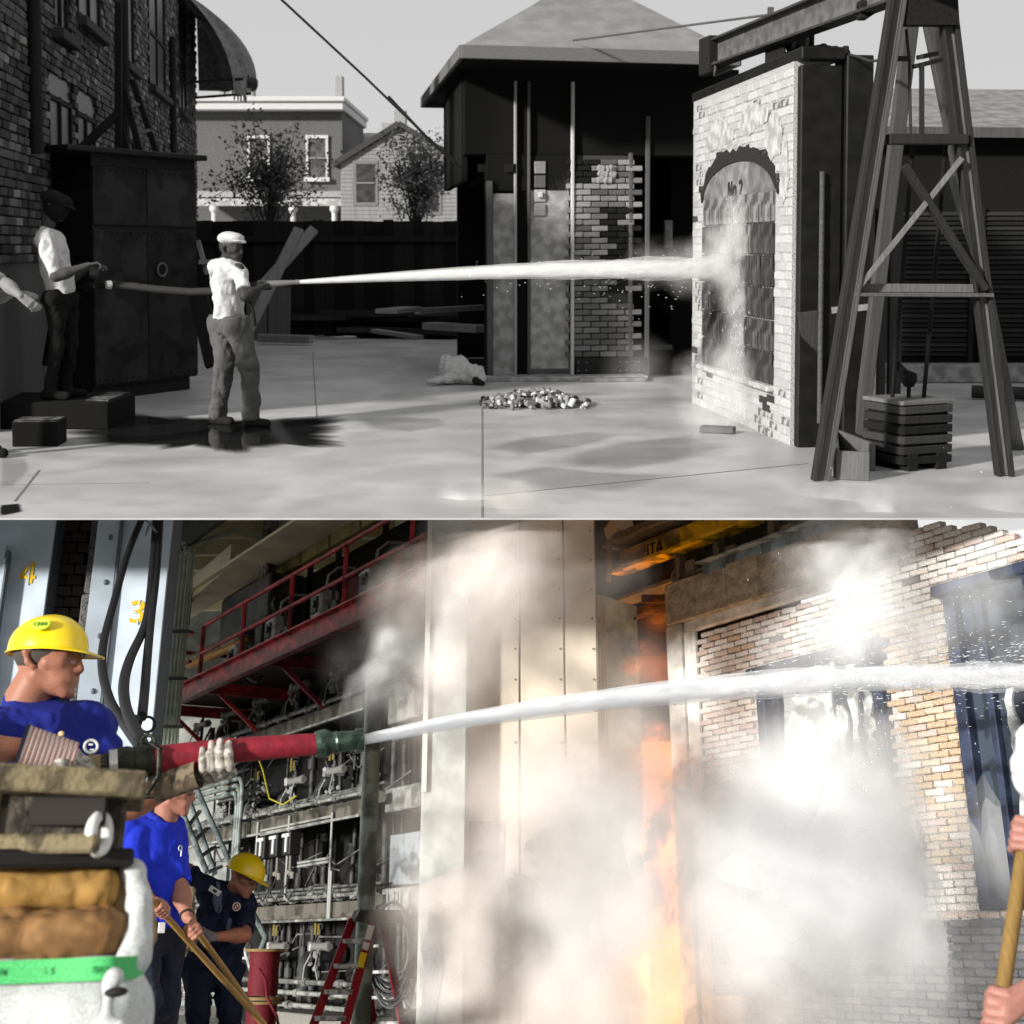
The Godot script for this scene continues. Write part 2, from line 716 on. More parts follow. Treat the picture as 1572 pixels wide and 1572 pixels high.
# a head: c is the middle of the skull, f where it looks, u up; hh is chin to crown
func head(out: MB, c: Vector3, f: Vector3, u: Vector3, hh: float, cell: float, neck_to: Vector3, stout := 1.0):
	f = f.normalized()
	u = (u - f * u.dot(f)).normalized()
	var s := f.cross(u)
	var q := hh / 0.235
	var at := func(x: float, y: float, z: float) -> Vector3:
		return c + (s * x + u * y + f * z) * q
	var a: Callable = at
	var b := []
	b.append(bone(a.call(0, 0.03, -0.025), a.call(0, 0.035, 0.02), 0.083 * q, 0.077 * q, s, 1.13))
	b.append(bone(a.call(0, -0.01, 0.045), a.call(0, -0.07, 0.048), 0.06 * q, 0.047 * q, s, 1.0 / stout))
	for k in [-1.0, 1.0]:
		b.append(bone(a.call(k * 0.045, -0.055, -0.005), a.call(k * 0.02, -0.098, 0.066), 0.026 * q * stout, 0.019 * q))
		b.append(bone(a.call(k * 0.043, -0.02, 0.066), a.call(k * 0.053, -0.02, 0.03), 0.02 * q, 0.024 * q))
		b.append(bone(a.call(k * 0.012, 0.022, 0.094), a.call(k * 0.042, 0.022, 0.08), 0.0105 * q, 0.0105 * q))
		b.append(bone(a.call(k * 0.031, 0.0, 0.079), a.call(k * 0.036, 0.0, 0.077), 0.0135 * q, 0.0135 * q))
		b.append(bone(a.call(k * 0.009, -0.043, 0.104), a.call(k * 0.013, -0.041, 0.096), 0.009 * q, 0.009 * q))
		b.append(bone(a.call(k * 0.02, -0.045, 0.08), a.call(k * 0.03, -0.075, 0.07), 0.017 * q, 0.015 * q))
		# ear: a rim and a lobe
		b.append(bone(a.call(k * 0.081, 0.02, -0.012), a.call(k * 0.086, 0.012, -0.03), 0.0085 * q, 0.0085 * q))
		b.append(bone(a.call(k * 0.086, 0.012, -0.03), a.call(k * 0.081, -0.02, -0.022), 0.0085 * q, 0.007 * q))
		b.append(bone(a.call(k * 0.081, -0.02, -0.022), a.call(k * 0.077, -0.034, -0.006), 0.007 * q, 0.007 * q))
	b.append(bone(a.call(0, 0.018, 0.094), a.call(0, -0.038, 0.117), 0.0105 * q, 0.0115 * q))
	b.append(bone(a.call(-0.02, -0.066, 0.091), a.call(0.02, -0.066, 0.091), 0.0085 * q, 0.0085 * q))
	b.append(bone(a.call(-0.017, -0.078, 0.089), a.call(0.017, -0.078, 0.089), 0.0088 * q, 0.0088 * q))
	b.append(bone(a.call(-0.012, -0.108, 0.077), a.call(0.012, -0.108, 0.077), 0.019 * q, 0.019 * q))
	b.append(bone(a.call(0, -0.06, -0.025), neck_to, 0.058 * q * stout, 0.064 * q * stout))
	skin(out, b, cell, 0.0055 * q)

# eyes as small balls with dark irises
func eyes(parent: Node3D, c: Vector3, f: Vector3, u: Vector3, hh: float):
	f = f.normalized()
	u = (u - f * u.dot(f)).normalized()
	var s := f.cross(u)
	var q := hh / 0.235
	for k in [-1.0, 1.0]:
		var e: Vector3 = c + (s * k * 0.0325 + f * 0.083) * q
		var b := MB.new()
		b.ball(e, Vector3.ONE * 0.0122 * q, Basis(), 10, 8)
		var w := part(parent, "eye", b, mk("eye_white", lin(0.55, 0.5, 0.46), 0.3))
		var i := MB.new()
		i.ball(e + f * 0.0085 * q, Vector3.ONE * 0.006 * q, Basis(), 8, 6)
		part(w, "iris", i, mk("iris", lin(0.03, 0.02, 0.015), 0.2))

# a hard hat with a ridge and a peak
func hard_hat(parent: Node3D, c: Vector3, f: Vector3, u: Vector3, r: float, m: Material) -> MeshInstance3D:
	f = f.normalized()
	u = (u - f * u.dot(f)).normalized()
	var s := f.cross(u)
	var b := MB.new()
	var segs := 40
	var rows := 14
	var base := b.V.size()
	for i in rows + 4:
		for j in segs + 1:
			var ph := TAU * j / segs
			var cf := cos(ph)
			var th := minf(float(i) / rows, 1.0) * PI * 0.5
			var rad := sin(th)
			var y := cos(th)
			var bulge := 1.0
			# three ridges over the crown
			var lat := absf(sin(ph)) * rad
			var ridge := 0.035 * exp(-pow(lat / 0.13, 2.0)) * smoothstep(0.0, 0.5, 1.0 - rad * 0.7)
			var px := s * sin(ph) * rad * r * 0.93
			var pf := f * cf * rad * r * 1.14
			var p := c + px + pf + u * (pow(y, 0.9) * r * 0.98 * (1.0 + ridge) + 0.0)
			if i > rows:
				var out: float = [0.0, 0.0, 0.05, 0.05][i - rows] + (0.42 if i > rows + 1 else 0.04) * pow(maxf(cf, 0.0), 2.5)
				var drop: float = [0.0, 0.02, 0.07, 0.10][i - rows] + (0.14 if i > rows + 1 else 0.02) * pow(maxf(cf, 0.0), 3.0)
				p += (s * sin(ph) * 0.93 + f * cf * 1.1) * r * out - u * r * drop
			b.V.append(p)
			b.N.append((p - c + u * 0.2 * r).normalized())
	for i in rows + 3:
		for j in segs:
			var k := base + i * (segs + 1) + j
			for q in [k, k + 1, k + segs + 1, k + 1, k + segs + 2, k + segs + 1]:
				b.I.append(q)
	# smooth normals from the faces
	var acc := PackedVector3Array()
	acc.resize(b.V.size())
	for i in range(0, b.I.size(), 3):
		var n := (b.V[b.I[i + 1]] - b.V[b.I[i]]).cross(b.V[b.I[i + 2]] - b.V[b.I[i]])
		if n.dot(b.N[b.I[i]]) < 0:
			n = -n
		for q in 3:
			acc[b.I[i + q]] += n
	for i in b.V.size():
		var j := (i - base) % (segs + 1)
		if j == segs:
			acc[i] += acc[i - segs]
			acc[i - segs] = acc[i]
	for i in b.V.size():
		if acc[i].length() > 1e-12:
			b.N[i] = acc[i].normalized()
	return part(parent, "helmet", b, m)

func tri_sheet(b: MB, grid: Array):
	# a grid of points (rows of Vector3) as one smooth sheet
	var h: int = grid.size()
	var w: int = grid[0].size()
	var base := b.V.size()
	for j in h:
		for i in w:
			var p: Vector3 = grid[j][i]
			var dx: Vector3 = grid[j][mini(i + 1, w - 1)] - grid[j][maxi(i - 1, 0)]
			var dy: Vector3 = grid[mini(j + 1, h - 1)][i] - grid[maxi(j - 1, 0)][i]
			b.V.append(p)
			b.N.append(dx.cross(dy).normalized())
			if b.colored:
				b.C.append(b.col)
	var thin := b.C.size() == b.V.size() and b.C.size() > 0
	for j in h - 1:
		for i in w - 1:
			var k := base + j * w + i
			if thin and b.C[k].a + b.C[k + 1].a + b.C[k + w].a + b.C[k + w + 1].a < 0.02:
				continue
			for q in [k, k + 1, k + w, k + 1, k + w + 1, k + w]:
				b.I.append(q)

# ---------------------------------------------------------------- steam and water
var veils := []
func veil_material(called: String, c: Color, a: float) -> StandardMaterial3D:
	if mats.has(called):
		return mats[called]
	var m := StandardMaterial3D.new()
	m.resource_name = called
	m.albedo_color = Color(c.r, c.g, c.b, a)
	m.roughness = 1.0
	m.metallic_specular = 0.0
	m.transparency = BaseMaterial3D.TRANSPARENCY_ALPHA
	m.vertex_color_use_as_albedo = true
	mats[called] = m
	return m

# billowing sheets whose density thins out to nothing at their rims
func make_veils():
	var nz := FastNoiseLite.new()
	nz.noise_type = FastNoiseLite.TYPE_SIMPLEX_SMOOTH
	nz.fractal_octaves = 5
	nz.frequency = 1.0
	var sm := FastNoiseLite.new()
	sm.noise_type = FastNoiseLite.TYPE_SIMPLEX_SMOOTH
	sm.fractal_octaves = 2
	sm.frequency = 1.0
	for v in 5:
		var n := 44
		var b := MB.new()
		b.colored = true
		var o := Vector3(v * 17.3, v * 3.1, 0)
		var grid := []
		for j in n + 1:
			var row := []
			for i in n + 1:
				var x := 2.0 * i / n - 1
				var y := 2.0 * j / n - 1
				var rr := sqrt(x * x + y * y)
				var z := 0.18 * (1 - rr * rr) + 0.11 * sm.get_noise_3dv(Vector3(x, y, 0) * 1.2 + o)
				row.append(Vector3(x, y, z))
				var fall := clampf(1 - rr, 0, 1)
				var a := smoothstep(0.0, 0.9, fall) * clampf(0.6 + 0.8 * nz.get_noise_3dv(Vector3(x, y, 3) * 0.75 + o), 0, 1)
				b.C.append(Color(0.95, 0.95, 0.95, a))
			grid.append(row)
		b.colored = false
		tri_sheet(b, grid)
		b.colored = true
		veils.append(b.mesh(null))

# puffs: [centre, spread, how many, size, tilt]
func steam(called: String, place: Transform3D, label: String, category: String, group: String, m: Material, puffs: Array, facing: Vector3, seed_: int):
	rng.seed = seed_
	var root := thing(called, puffs[0][0], place, label, category, group, "stuff")
	var lists := [[], [], [], [], []]
	var side := UP.cross(facing).normalized()
	var base := Basis(side, facing.cross(side), facing)
	for p in puffs:
		for i in int(p[2]):
			var sc: float = p[3] * rng.randf_range(0.7, 1.3)
			var bs := base * Basis.from_euler(Vector3(rng.randfn() * 0.25, rng.randfn() * 0.25, rng.randf() * TAU))
			var at: Vector3 = p[0] + base * (Vector3(clampf(rng.randfn(), -1.8, 1.8), clampf(rng.randfn(), -1.8, 1.8), clampf(rng.randfn(), -1.8, 1.8)) * (p[1] as Vector3))
			var dens: float = rng.randf_range(0.6, 1.0) * (p[4] if p.size() > 4 else 1.0)
			lists[rng.randi() % 5].append([Transform3D(bs.scaled(Vector3.ONE * sc), at), Color(1, 1, 1, dens)])
	for v in 5:
		mass(root, "steam_veil", veils[v], lists[v], m)

# a jet of water: nested sleeves that thin outwards and break up along the way, round a curved path
func jet(parent: Node3D, pts: Array, r0: float, r1: float, m: Material, sleeves: int, seed_: int, breakup := 1.0):
	var nz := FastNoiseLite.new()
	nz.noise_type = FastNoiseLite.TYPE_SIMPLEX_SMOOTH
	nz.fractal_octaves = 4
	nz.frequency = 1.0
	nz.seed = seed_
	var n := 150
	var seg := 20
	var curve := Curve3D.new()
	for i in pts.size():
		var tan_: Vector3 = ((pts[mini(i + 1, pts.size() - 1)] as Vector3) - (pts[maxi(i - 1, 0)] as Vector3)) / 6.0
		curve.add_point(pts[i], -tan_, tan_)
	var L := curve.get_baked_length()
	for s in sleeves:
		var w := (s + 1.0) / sleeves
		var b := MB.new()
		var path := []
		var rad := []
		for i in n + 1:
			var t := float(i) / n
			path.append(curve.sample_baked(L * t))
			rad.append(lerpf(r0, r1, pow(t, 0.9)) * lerpf(0.3, 1.0, w) * (1.0 + breakup * t * 0.55 * nz.get_noise_2d(t * 7.0, s * 9.0)))
		b.tube(path, rad, seg, false)
		var base := 0
		for i in n + 1:
			for j in seg + 1:
				var t := float(i) / n
				var a := TAU * j / seg
				var q := nz.get_noise_3d(t * 12.0, cos(a) * 3.0 + s * 5.0, sin(a) * 3.0)
				var dens := clampf(lerpf(1.0, 0.62 + 1.3 * q, clampf(t * 1.3 * breakup, 0, 1) * w) * (1.0 - 0.55 * w), 0, 1)
				b.C.append(Color(1, 1, 1, dens))
				# ragged surface
				var k := i * (seg + 1) + j
				b.V[k] += b.N[k] * (rad[i] as float) * 0.16 * breakup * t * w * nz.get_noise_3d(t * 16.0, cos(a) * 3.5 + s, sin(a) * 3.5)
				# foam facets face every way; normals leaned back along the jet to brighten it
				var along: Vector3 = (path[maxi(i - 1, 0)] - path[mini(i + 1, n)]).normalized()
				b.N[k] = (b.N[k] + along * 0.5 + Vector3(nz.get_noise_3d(t * 24.0, cos(a) * 4.0, sin(a) * 4.0), nz.get_noise_3d(t * 24.0, cos(a) * 4.0 + 9.0, sin(a) * 4.0), nz.get_noise_3d(t * 24.0, cos(a) * 4.0, sin(a) * 4.0 + 7.0)) * 0.5).normalized()
		b.colored = true
		part(parent, "water_sleeve", b, m)

func drops(parent: Node3D, spots: Callable, count: int, size: float, stretch: float, dir: Vector3, m: Material, seed_: int):
	rng.seed = seed_
	var b := MB.new()
	b.lathe(Vector3.ZERO, Vector3.UP, [[0.0, -1.0], [0.7, -0.3], [0.7, 0.3], [0.0, 1.0]], 5)
	var list := []
	dir = dir.normalized()
	for i in count:
		var p: Vector3 = spots.call(rng)
		var d := (dir + Vector3(rng.randfn(), rng.randfn(), rng.randfn()) * 0.12).normalized()
		var x := d.cross(Vector3(0.31, 0.2, 0.9)).normalized()
		var sc := size * rng.randf_range(0.5, 1.5)
		list.append([Transform3D(Basis(x * sc, d * sc * stretch, x.cross(d) * sc), p), Color(1, 1, 1, 1)])
	mass(parent, "droplet", b.mesh(null), list, m)

# ================================================================ the old yard on the deck
func yard_ground():
	var m := grey("yard_concrete", 0.5, "soft", 0.3, 0.4, 0.05, 0.5)
	layer(m, "stain", lin(0.22, 0.22, 0.22), "stain")
	m.detail_mask = tex("stain_mask") if texs.has("stain_mask") else stain_mask()
	var b := MB.new()
	var prof := PackedVector2Array([Vector2(8.42, 0), Vector2(90, 0), Vector2(90, -0.1), Vector2(9.4, -0.1), Vector2(8.42, -0.012)])
	b.prism(prof, Transform3D(Basis(Vector3(0, 0, -1), UP, Vector3.RIGHT), Vector3(-16, 0, 0)), 46)
	var g := single("yard_ground", b, m, YARD, "pale concrete yard floor of the old fire test yard", "ground", "", "structure")
	# joints between the poured bays
	var dark := grey("joint", 0.24, "grain", 3.0)
	for l in [[Vector3(-3.451, 0, -9.585), Vector3(-2.461, 0, -9.665)], [Vector3(-3.402, 0, -10.236), Vector3(-3.139, 0, -8.965)], [Vector3(-0.178, 0, -8.42), Vector3(-0.301, 0, -14.323)], [Vector3(-0.193, 0, -9.155), Vector3(2.191, 0, -10.547)], [Vector3(-3.065, 0, -21.978), Vector3(-1.849, 0, -13.491)]]:
		var j := MB.new()
		j.bar(l[0] + UP * 0.002, l[1] + UP * 0.002, 0.01, 0.004)
		part(g, "expansion_joint", j, dark)
	# standing water round the hose man
	var wet := mk("standing_water", lin(0.018, 0.018, 0.018), 0.06, "soft", 1, 0, 0, 0.5)
	puddle("puddle", [Vector3(-4.105, 0, -13.491), Vector3(-3.886, 0, -13.812), Vector3(-3.303, 0, -13.491), Vector3(-2.81, 0, -13.491), Vector3(-2.308, 0, -13.086), Vector3(-1.948, 0, -13.491), Vector3(-1.664, 0, -13.439), Vector3(-1.567, 0, -12.751), Vector3(-1.558, 0, -12.171), Vector3(-1.423, 0, -11.526), Vector3(-1.592, 0, -11.375), Vector3(-1.885, 0, -11.642), Vector3(-2.05, 0, -11.375), Vector3(-2.143, 0, -11.05), Vector3(-2.342, 0, -11.228), Vector3(-2.583, 0, -11.526), Vector3(-2.771, 0, -11.301), Vector3(-3.162, 0, -11.603), Vector3(-3.405, 0, -11.526), Vector3(-3.848, 0, -12.344)], wet, "dark pool of standing water at the feet of the hose man")
	var damp := mk("damp_concrete", Color(0.5, 0.5, 0.5, 0.25), 0.13, "soft", 0.6)
	puddle("wet_patch", [Vector3(-0.227, 0, -11.301), Vector3(0.077, 0, -12.003), Vector3(0.643, 0, -12.344), Vector3(0.968, 0, -12.171), Vector3(0.601, 0, -11.526), Vector3(0.07, 0, -10.945)], damp, "damp sheen on the concrete just before the rubble pile")
	puddle("wet_patch", [Vector3(0.371, 0, -10.945), Vector3(0.936, 0, -11.76), Vector3(1.524, 0, -12.171), Vector3(1.708, 0, -11.526), Vector3(1.347, 0, -10.742), Vector3(0.815, 0, -10.236), Vector3(0.448, 0, -10.42)], damp, "broad damp sheen on the concrete before the test wall's foot")
	puddle("wet_patch", [Vector3(-0.165, 0, -10), Vector3(0.21, 0, -10.42), Vector3(0.667, 0, -10.116), Vector3(1.117, 0, -10), Vector3(0.742, 0, -9.302), Vector3(0.19, 0, -9.403)], damp, "damp sheen near the front edge of the yard's middle")
	puddle("wet_patch", [Vector3(-1.432, 0, -13.286), Vector3(-1.085, 0, -13.491), Vector3(-0.643, 0, -13.286), Vector3(-0.561, 0, -12.798), Vector3(-0.88, 0, -12.344), Vector3(-1.268, 0, -12.612)], damp, "small damp mark on the concrete in the middle of the yard")
	puddle("wet_patch", [Vector3(-3.936, 0, -10.945), Vector3(-3.689, 0, -10.809), Vector3(-3.477, 0, -10.236), Vector3(-3.344, 0, -9.506), Vector3(-3.386, 0, -9.403)], damp, "damp mark on the concrete at the left edge of the yard")
	puddle("wet_patch", [Vector3(-3.18, 0, -8.828), Vector3(-3.075, 0, -8.873), Vector3(-2.976, 0, -8.608), Vector3(-3.057, 0, -8.482)], wet, "small dark puddle in the front left corner of the yard")

func stain_mask() -> Texture2D:
	var n := FastNoiseLite.new()
	n.noise_type = FastNoiseLite.TYPE_SIMPLEX_SMOOTH
	n.fractal_octaves = 6
	n.frequency = 0.005
	n.seed = 77
	var g := Gradient.new()
	g.set_color(0, Color(0, 0, 0))
	g.set_color(1, Color(0.35, 0.35, 0.35))
	g.set_offset(0, 0.5)
	g.set_offset(1, 0.8)
	var t := NoiseTexture2D.new()
	t.noise = n
	t.width = 512
	t.height = 512
	t.seamless = true
	t.color_ramp = g
	texs["stain_mask"] = t
	return t

func puddle(called: String, rim: Array, m: Material, label: String):
	var nz := FastNoiseLite.new()
	nz.frequency = 2.5
	nz.fractal_octaves = 3
	var mid := Vector3.ZERO
	for p in rim:
		mid += p / rim.size()
	var soft: StandardMaterial3D = m.duplicate()
	soft.resource_name = m.resource_name + "_rim"
	soft.vertex_color_use_as_albedo = true
	soft.transparency = BaseMaterial3D.TRANSPARENCY_ALPHA
	if soft.roughness < 0.26 and soft.albedo_texture == null:
		soft.roughness = 0.26
	var b := MB.new()
	var ring := []
	for i in rim.size():
		for k in 6:
			var p: Vector3 = (rim[i] as Vector3).lerp(rim[(i + 1) % rim.size()], k / 6.0)
			p += (p - mid) * 0.16 * nz.get_noise_2d(p.x * 1.2, p.z * 1.2)
			ring.append(p)
	b.colored = true
	var n := ring.size()
	for i in n:
		var a: Vector3 = ring[i]
		var c: Vector3 = ring[(i + 1) % n]
		for q in [[0.0, 0.8, 1.0, 1.0], [0.8, 1.06, 1.0, 0.0]]:
			var v := [mid.lerp(a, q[0]), mid.lerp(c, q[0]), mid.lerp(c, q[1]), mid.lerp(a, q[1])]
			var al := [q[2], q[2], q[3], q[3]]
			var k := b.V.size()
			for w in 4:
				b.V.append(v[w] + UP * 0.006)
				b.N.append(UP)
				b.C.append(Color(1, 1, 1, al[w]))
			for w in [k, k + 1, k + 2, k, k + 2, k + 3]:
				b.I.append(w)
	single(called, b, soft, YARD, label, "puddle", "", "structure")

func brick_building():
	var bl := Transform3D(Basis(Vector3(-0.1211, 0, -0.9926), UP, Vector3(0.9926, 0, -0.1211)), Vector3(-6.63, 0, -30))
	var o := thing("brick_building", bl.origin, YARD, "dark brick building with arched windows at the left of the old yard", "building")
	var b := MB.new()
	b.box(bl * Vector3(-4.9, 3.5, -0.9), Vector3(10.0, 7.0, 1.8), bl.basis)
	b.box(bl * Vector3(-11.85, 2.55, -0.9), Vector3(3.9, 5.1, 1.8), bl.basis)
	b.box(bl * Vector3(-15.8, 2.25, -0.9), Vector3(4.0, 4.5, 1.8), bl.basis)
	part(o, "wall", b, grey("old_mortar", 0.10, "speck", 2.0))
	# upper windows stand on one sill line, arched ones below
	var wins := []
	for s in [[5.14, 7.29, 4.17, 5.89, false], [9.0, 10.14, 4.17, 6.46, false], [12.0, 13.57, 4.24, 6.31, false], [14.21, 15.0, 3.89, 5.89, false], [1.71, 3.0, 4.17, 6.31, false], [14.07, 15.36, 1.17, 3.2, true], [12.49, 13.74, 1.17, 3.17, true], [9.14, 10.29, 1.17, 3.17, true]]:
		wins.append(s)
		var w := MB.new()
		var sc := bl * Vector3(-(s[0] + s[1]) * 0.5, (s[2] + s[3]) * 0.5, 0.006)
		w.box(sc, Vector3(s[1] - s[0], s[3] - s[2], 0.01), bl.basis)
		if s[4]:
			var poly := PackedVector2Array()
			var hw: float = (s[1] - s[0]) * 0.5
			for k in 9:
				poly.append(Vector2(cos(PI * k / 8.0) * hw, sin(PI * k / 8.0) * hw * 0.45))
			w.prism(poly, Transform3D(bl.basis, bl * Vector3(-(s[0] + s[1]) * 0.5, s[3], 0.001)), 0.01)
		var win := part(o, "window", w, grey("dark_pane", 0.008, "", 1, 0.35))
		var fr := MB.new()
		for k in [0.0, 0.5, 1.0]:
			fr.box(bl * Vector3(-lerpf(s[0] + 0.03, s[1] - 0.03, k), (s[2] + s[3]) * 0.5, 0.022), Vector3(0.05, s[3] - s[2], 0.03), bl.basis)
		for k in [0.02, 0.5, 0.98]:
			fr.box(bl * Vector3(-(s[0] + s[1]) * 0.5, lerpf(s[2], s[3], k), 0.024), Vector3(s[1] - s[0], 0.05, 0.03), bl.basis)
		part(win, "frame", fr, grey("black_frame", 0.02, "grain"))
		if not s[4]:
			var sl := MB.new()
			sl.box(bl * Vector3(-(s[0] + s[1]) * 0.5, s[2] - 0.06, 0.07), Vector3(s[1] - s[0] + 0.2, 0.11, 0.16), bl.basis, 0.01)
			part(o, "window_sill", sl, grey("sill_stone", 0.05, "grain", 2))
	# downpipes
	for s in [[10.43, 2.2, 8.0], [4.57, 1.5, 5.3], [16.3, 2.5, 8.0]]:
		var d := MB.new()
		d.tube([bl * Vector3(-s[0], s[1], 0.09), bl * Vector3(-s[0], s[2], 0.09)], 0.065, 8)
		part(o, "downpipe", d, grey("black_frame", 0.02))
	var var_m := []
	for k in 5:
		var_m.append(grey("dark_brick_%d" % k, [0.03, 0.055, 0.09, 0.14, 0.24][k], "speck", 3.0, 0.8))  # dark greys, one picked at random for each brick
	rng.seed = 11
	var spots := []
	var row := 0
	var h := 1.5
	while h < 7.6:
		var s := -0.9 + (0.115 if row % 2 else 0.0)
		while s < 17.7:
			var inside := h > 6.9 or (s > 9.9 and h > 5.0) or (s > 13.8 and h > 4.4)
			for w in wins:
				if s + 0.09 > w[0] and s - 0.09 < w[1] and h > w[2] - 0.1 and h < w[3] + (0.22 if w[4] else 0.04):
					inside = true
			if not inside and s > -0.3:
				var pale := rng.randf()
				var k := 0 if pale < 0.3 else 1 if pale < 0.62 else 2 if pale < 0.85 else 3 if pale < 0.96 else 4
				var t := Transform3D(bl.basis * Basis.from_euler(Vector3(rng.randfn() * 0.02, rng.randfn() * 0.03, rng.randfn() * 0.012)), bl * Vector3(-s, h, rng.randf_range(0.005, 0.03)))
				spots.append([t, k, s])
			s += 0.25
		h += 0.085
		row += 1
	spots.sort_custom(func(p, q): return p[2] > q[2])
	var near := []
	var rest := []
	for i in spots.size():
		# near ones that show above the dark shed
		if near.size() < 290 and spots[i][2] < 17.4 and (spots[i][0] as Transform3D).origin.y > 2.6:
			near.append([spots[i][0], var_m[spots[i][1]]])
		else:
			var g: float = [0.03, 0.055, 0.09, 0.14, 0.24][spots[i][1]]
			rest.append([spots[i][0], Color(g, g, g)])
	var bm := brick_mesh(0.232, 0.071, 0.05, 3)
	pieces(o, "brick", bm, near)
	var rm := mk("dark_brick_far", Color.WHITE, 0.8, "speck", 3.0)
	rm.vertex_color_use_as_albedo = true
	mass(o, "brick", bm, rest, rm)
	# ribbed hood over the door at the far corner
	var aw := thing("awning", bl * Vector3(-1.5, 5, 0), YARD, "ribbed sheet awning with a scalloped edge on the brick building's corner", "awning")
	var sheet := MB.new()
	var grid := []
	for j in 13:
		var v := j / 12.0
		var r := []
		for i in 61:
			var u := i / 60.0
			# from the wall outwards and down, rounded at both ends
			var a := lerpf(-0.15, 1.0, u) * PI * 0.5
			var out := sin(v * PI * 0.5)
			var s := 3.05 - u * 3.35
			var bulge := pow(sin(clampf(u * 0.86 + 0.14, 0, 1) * PI), 0.35)
			var hh := 6.4 - 1.5 * pow(v, 1.3) - (0.4 * v if u < 0.15 else 0.0)
			r.append(bl * Vector3(-s + 0.3 * v, hh + 0.018 * sin(u * 90.0), 0.05 + 1.32 * out * bulge + 0.012 * sin(u * 90.0)))
		grid.append(r)
	tri_sheet(sheet, grid)
	part(aw, "hood", sheet, grey("hood_sheet", 0.2, "blotch", 1.5))
	var teeth := []
	var tm := MB.new()
	tm.prism(PackedVector2Array([Vector2(-0.05, 0.02), Vector2(0.05, 0.02), Vector2(0.042, -0.07), Vector2(0, -0.11), Vector2(-0.042, -0.07)]), Transform3D(), 0.012)
	var tmesh := tm.mesh(null)
	for i in 30:
		var p: Vector3 = grid[12][i * 2]
		teeth.append([Transform3D(bl.basis * Basis(UP, 0.3), p), grey("hood_sheet", 0.085)])
	pieces(aw, "scallop", tmesh, teeth)
	var br := MB.new()
	br.bar(bl * Vector3(-2.8, 4.7, 0.04), bl * Vector3(-2.7, 4.8, 1.2), 0.05, 0.05)
	br.bar(bl * Vector3(-0.1, 4.7, 0.04), bl * Vector3(-0.1, 4.8, 1.2), 0.05, 0.05)
	part(aw, "bracket", br, grey("black_frame", 0.02))

func iron_shed():
	var p0: Vector3 = Vector3(-4.334, 0, -14.809)
	var p1: Vector3 = Vector3(-3.567, 0, -16.182)
	var d := (p1 - p0).normalized()
	var n := d.cross(UP)  # out of the lit face
	var L := p0.distance_to(p1)
	var f := Transform3D(Basis(d, UP, n), p0)
	var o := thing("iron_shed", p0, YARD, "black riveted iron shed standing in front of the brick building", "shed")
	var black := grey("shed_iron", 0.016, "blotch", 1.2, 0.55)
	var b := MB.new()
	b.box(f * Vector3(L * 0.5, 1.36, -1.2), Vector3(L, 2.42, 2.4), f.basis)
	part(o, "body", b, black)
	var q := MB.new()
	q.box(f * Vector3(L * 0.5 - 0.02, 0.075, -1.2), Vector3(L - 0.1, 0.15, 2.3), f.basis)
	part(o, "plinth", q, grey("black_frame", 0.02))
	for k in 2:
		for j in 2:
			var pl := MB.new()
			var w := L * 0.5 - 0.01
			pl.box(f * Vector3(L * (0.25 + 0.5 * k), [0.98, 2.14][j], 0.012), Vector3(w, [1.62, 0.62][j], 0.024), f.basis, 0.008)
			part(o, "plate", pl, grey("shed_plate_%d" % (k + 2 * j), [0.026, 0.02, 0.022, 0.03][k + 2 * j], "stain", 0.8, 0.6))
	var rv := []
	var rm := MB.new()
	rm.ball(Vector3.ZERO, Vector3.ONE * 0.016, Basis(), 6, 3)
	for i in 16:
		for hh in [1.76, 2.4, 0.22]:
			rv.append([Transform3D(Basis(), f * Vector3(0.06 + i * (L - 0.12) / 15.0, hh, 0.026)), black])
	pieces(o, "rivet", rm.mesh(null), rv)
	var lid := MB.new()
	lid.box(f * Vector3(L * 0.5 - 0.2, 2.6, -1.15), Vector3(L + 0.5, 0.06, 2.6), f.basis, 0.01)
	part(o, "roof", lid, black)
	var e := MB.new()
	e.ring(f * Vector3(L * 0.62, 1.36, 0.05), n, 0.07, 0.012)
	part(o, "lifting_ring", e, grey("ring_iron", 0.12, "", 1, 0.4))
	# clutter on top of the shed
	var g := thing("timber_props", f * Vector3(0.4, 2.63, -0.6), YARD, "dark timber post with leaning ladder rails and braces on top of the iron shed", "timber frame")
	var tim := grey("sooty_timber", 0.014, "wood", 2.0)
	for l in [[Vector3(-4.152, 2.575, -15.2), Vector3(-4.124, 4.463, -15.2), 0.07], [Vector3(-4.573, 2.548, -15), Vector3(-4.16, 3.005, -15.2), 0.08], [Vector3(-3.97, 2.588, -15.4), Vector3(-4.127, 3.337, -15.3), 0.06], [Vector3(-3.832, 2.572, -15.6), Vector3(-4.075, 3.401, -15.5), 0.06], [Vector3(-4.845, 2.562, -14.4), Vector3(-4.838, 2.95, -14.4), 0.05], [Vector3(-4.082, 2.622, -15.3), Vector3(-4.134, 2.877, -15.3), 0.04]]:
		var t := MB.new()
		t.bar(l[0], l[1], l[2], l[2], Vector3.BACK, 0.004)
		part(g, "timber", t, tim)
	for l in [[Vector3(-4.081, 3.085, -15.32), Vector3(-4.007, 3.139, -15.52)], [Vector3(-4.033, 2.813, -15.36), Vector3(-3.895, 2.864, -15.56)], [Vector3(-4.012, 2.601, -15.4), Vector3(-3.926, 2.747, -15.4)]]:
		var t := MB.new()
		t.bar(l[0], l[1], 0.035, 0.035, Vector3.BACK)
		part(g, "rung", t, grey("old_plank", 0.12, "wood", 2.0))

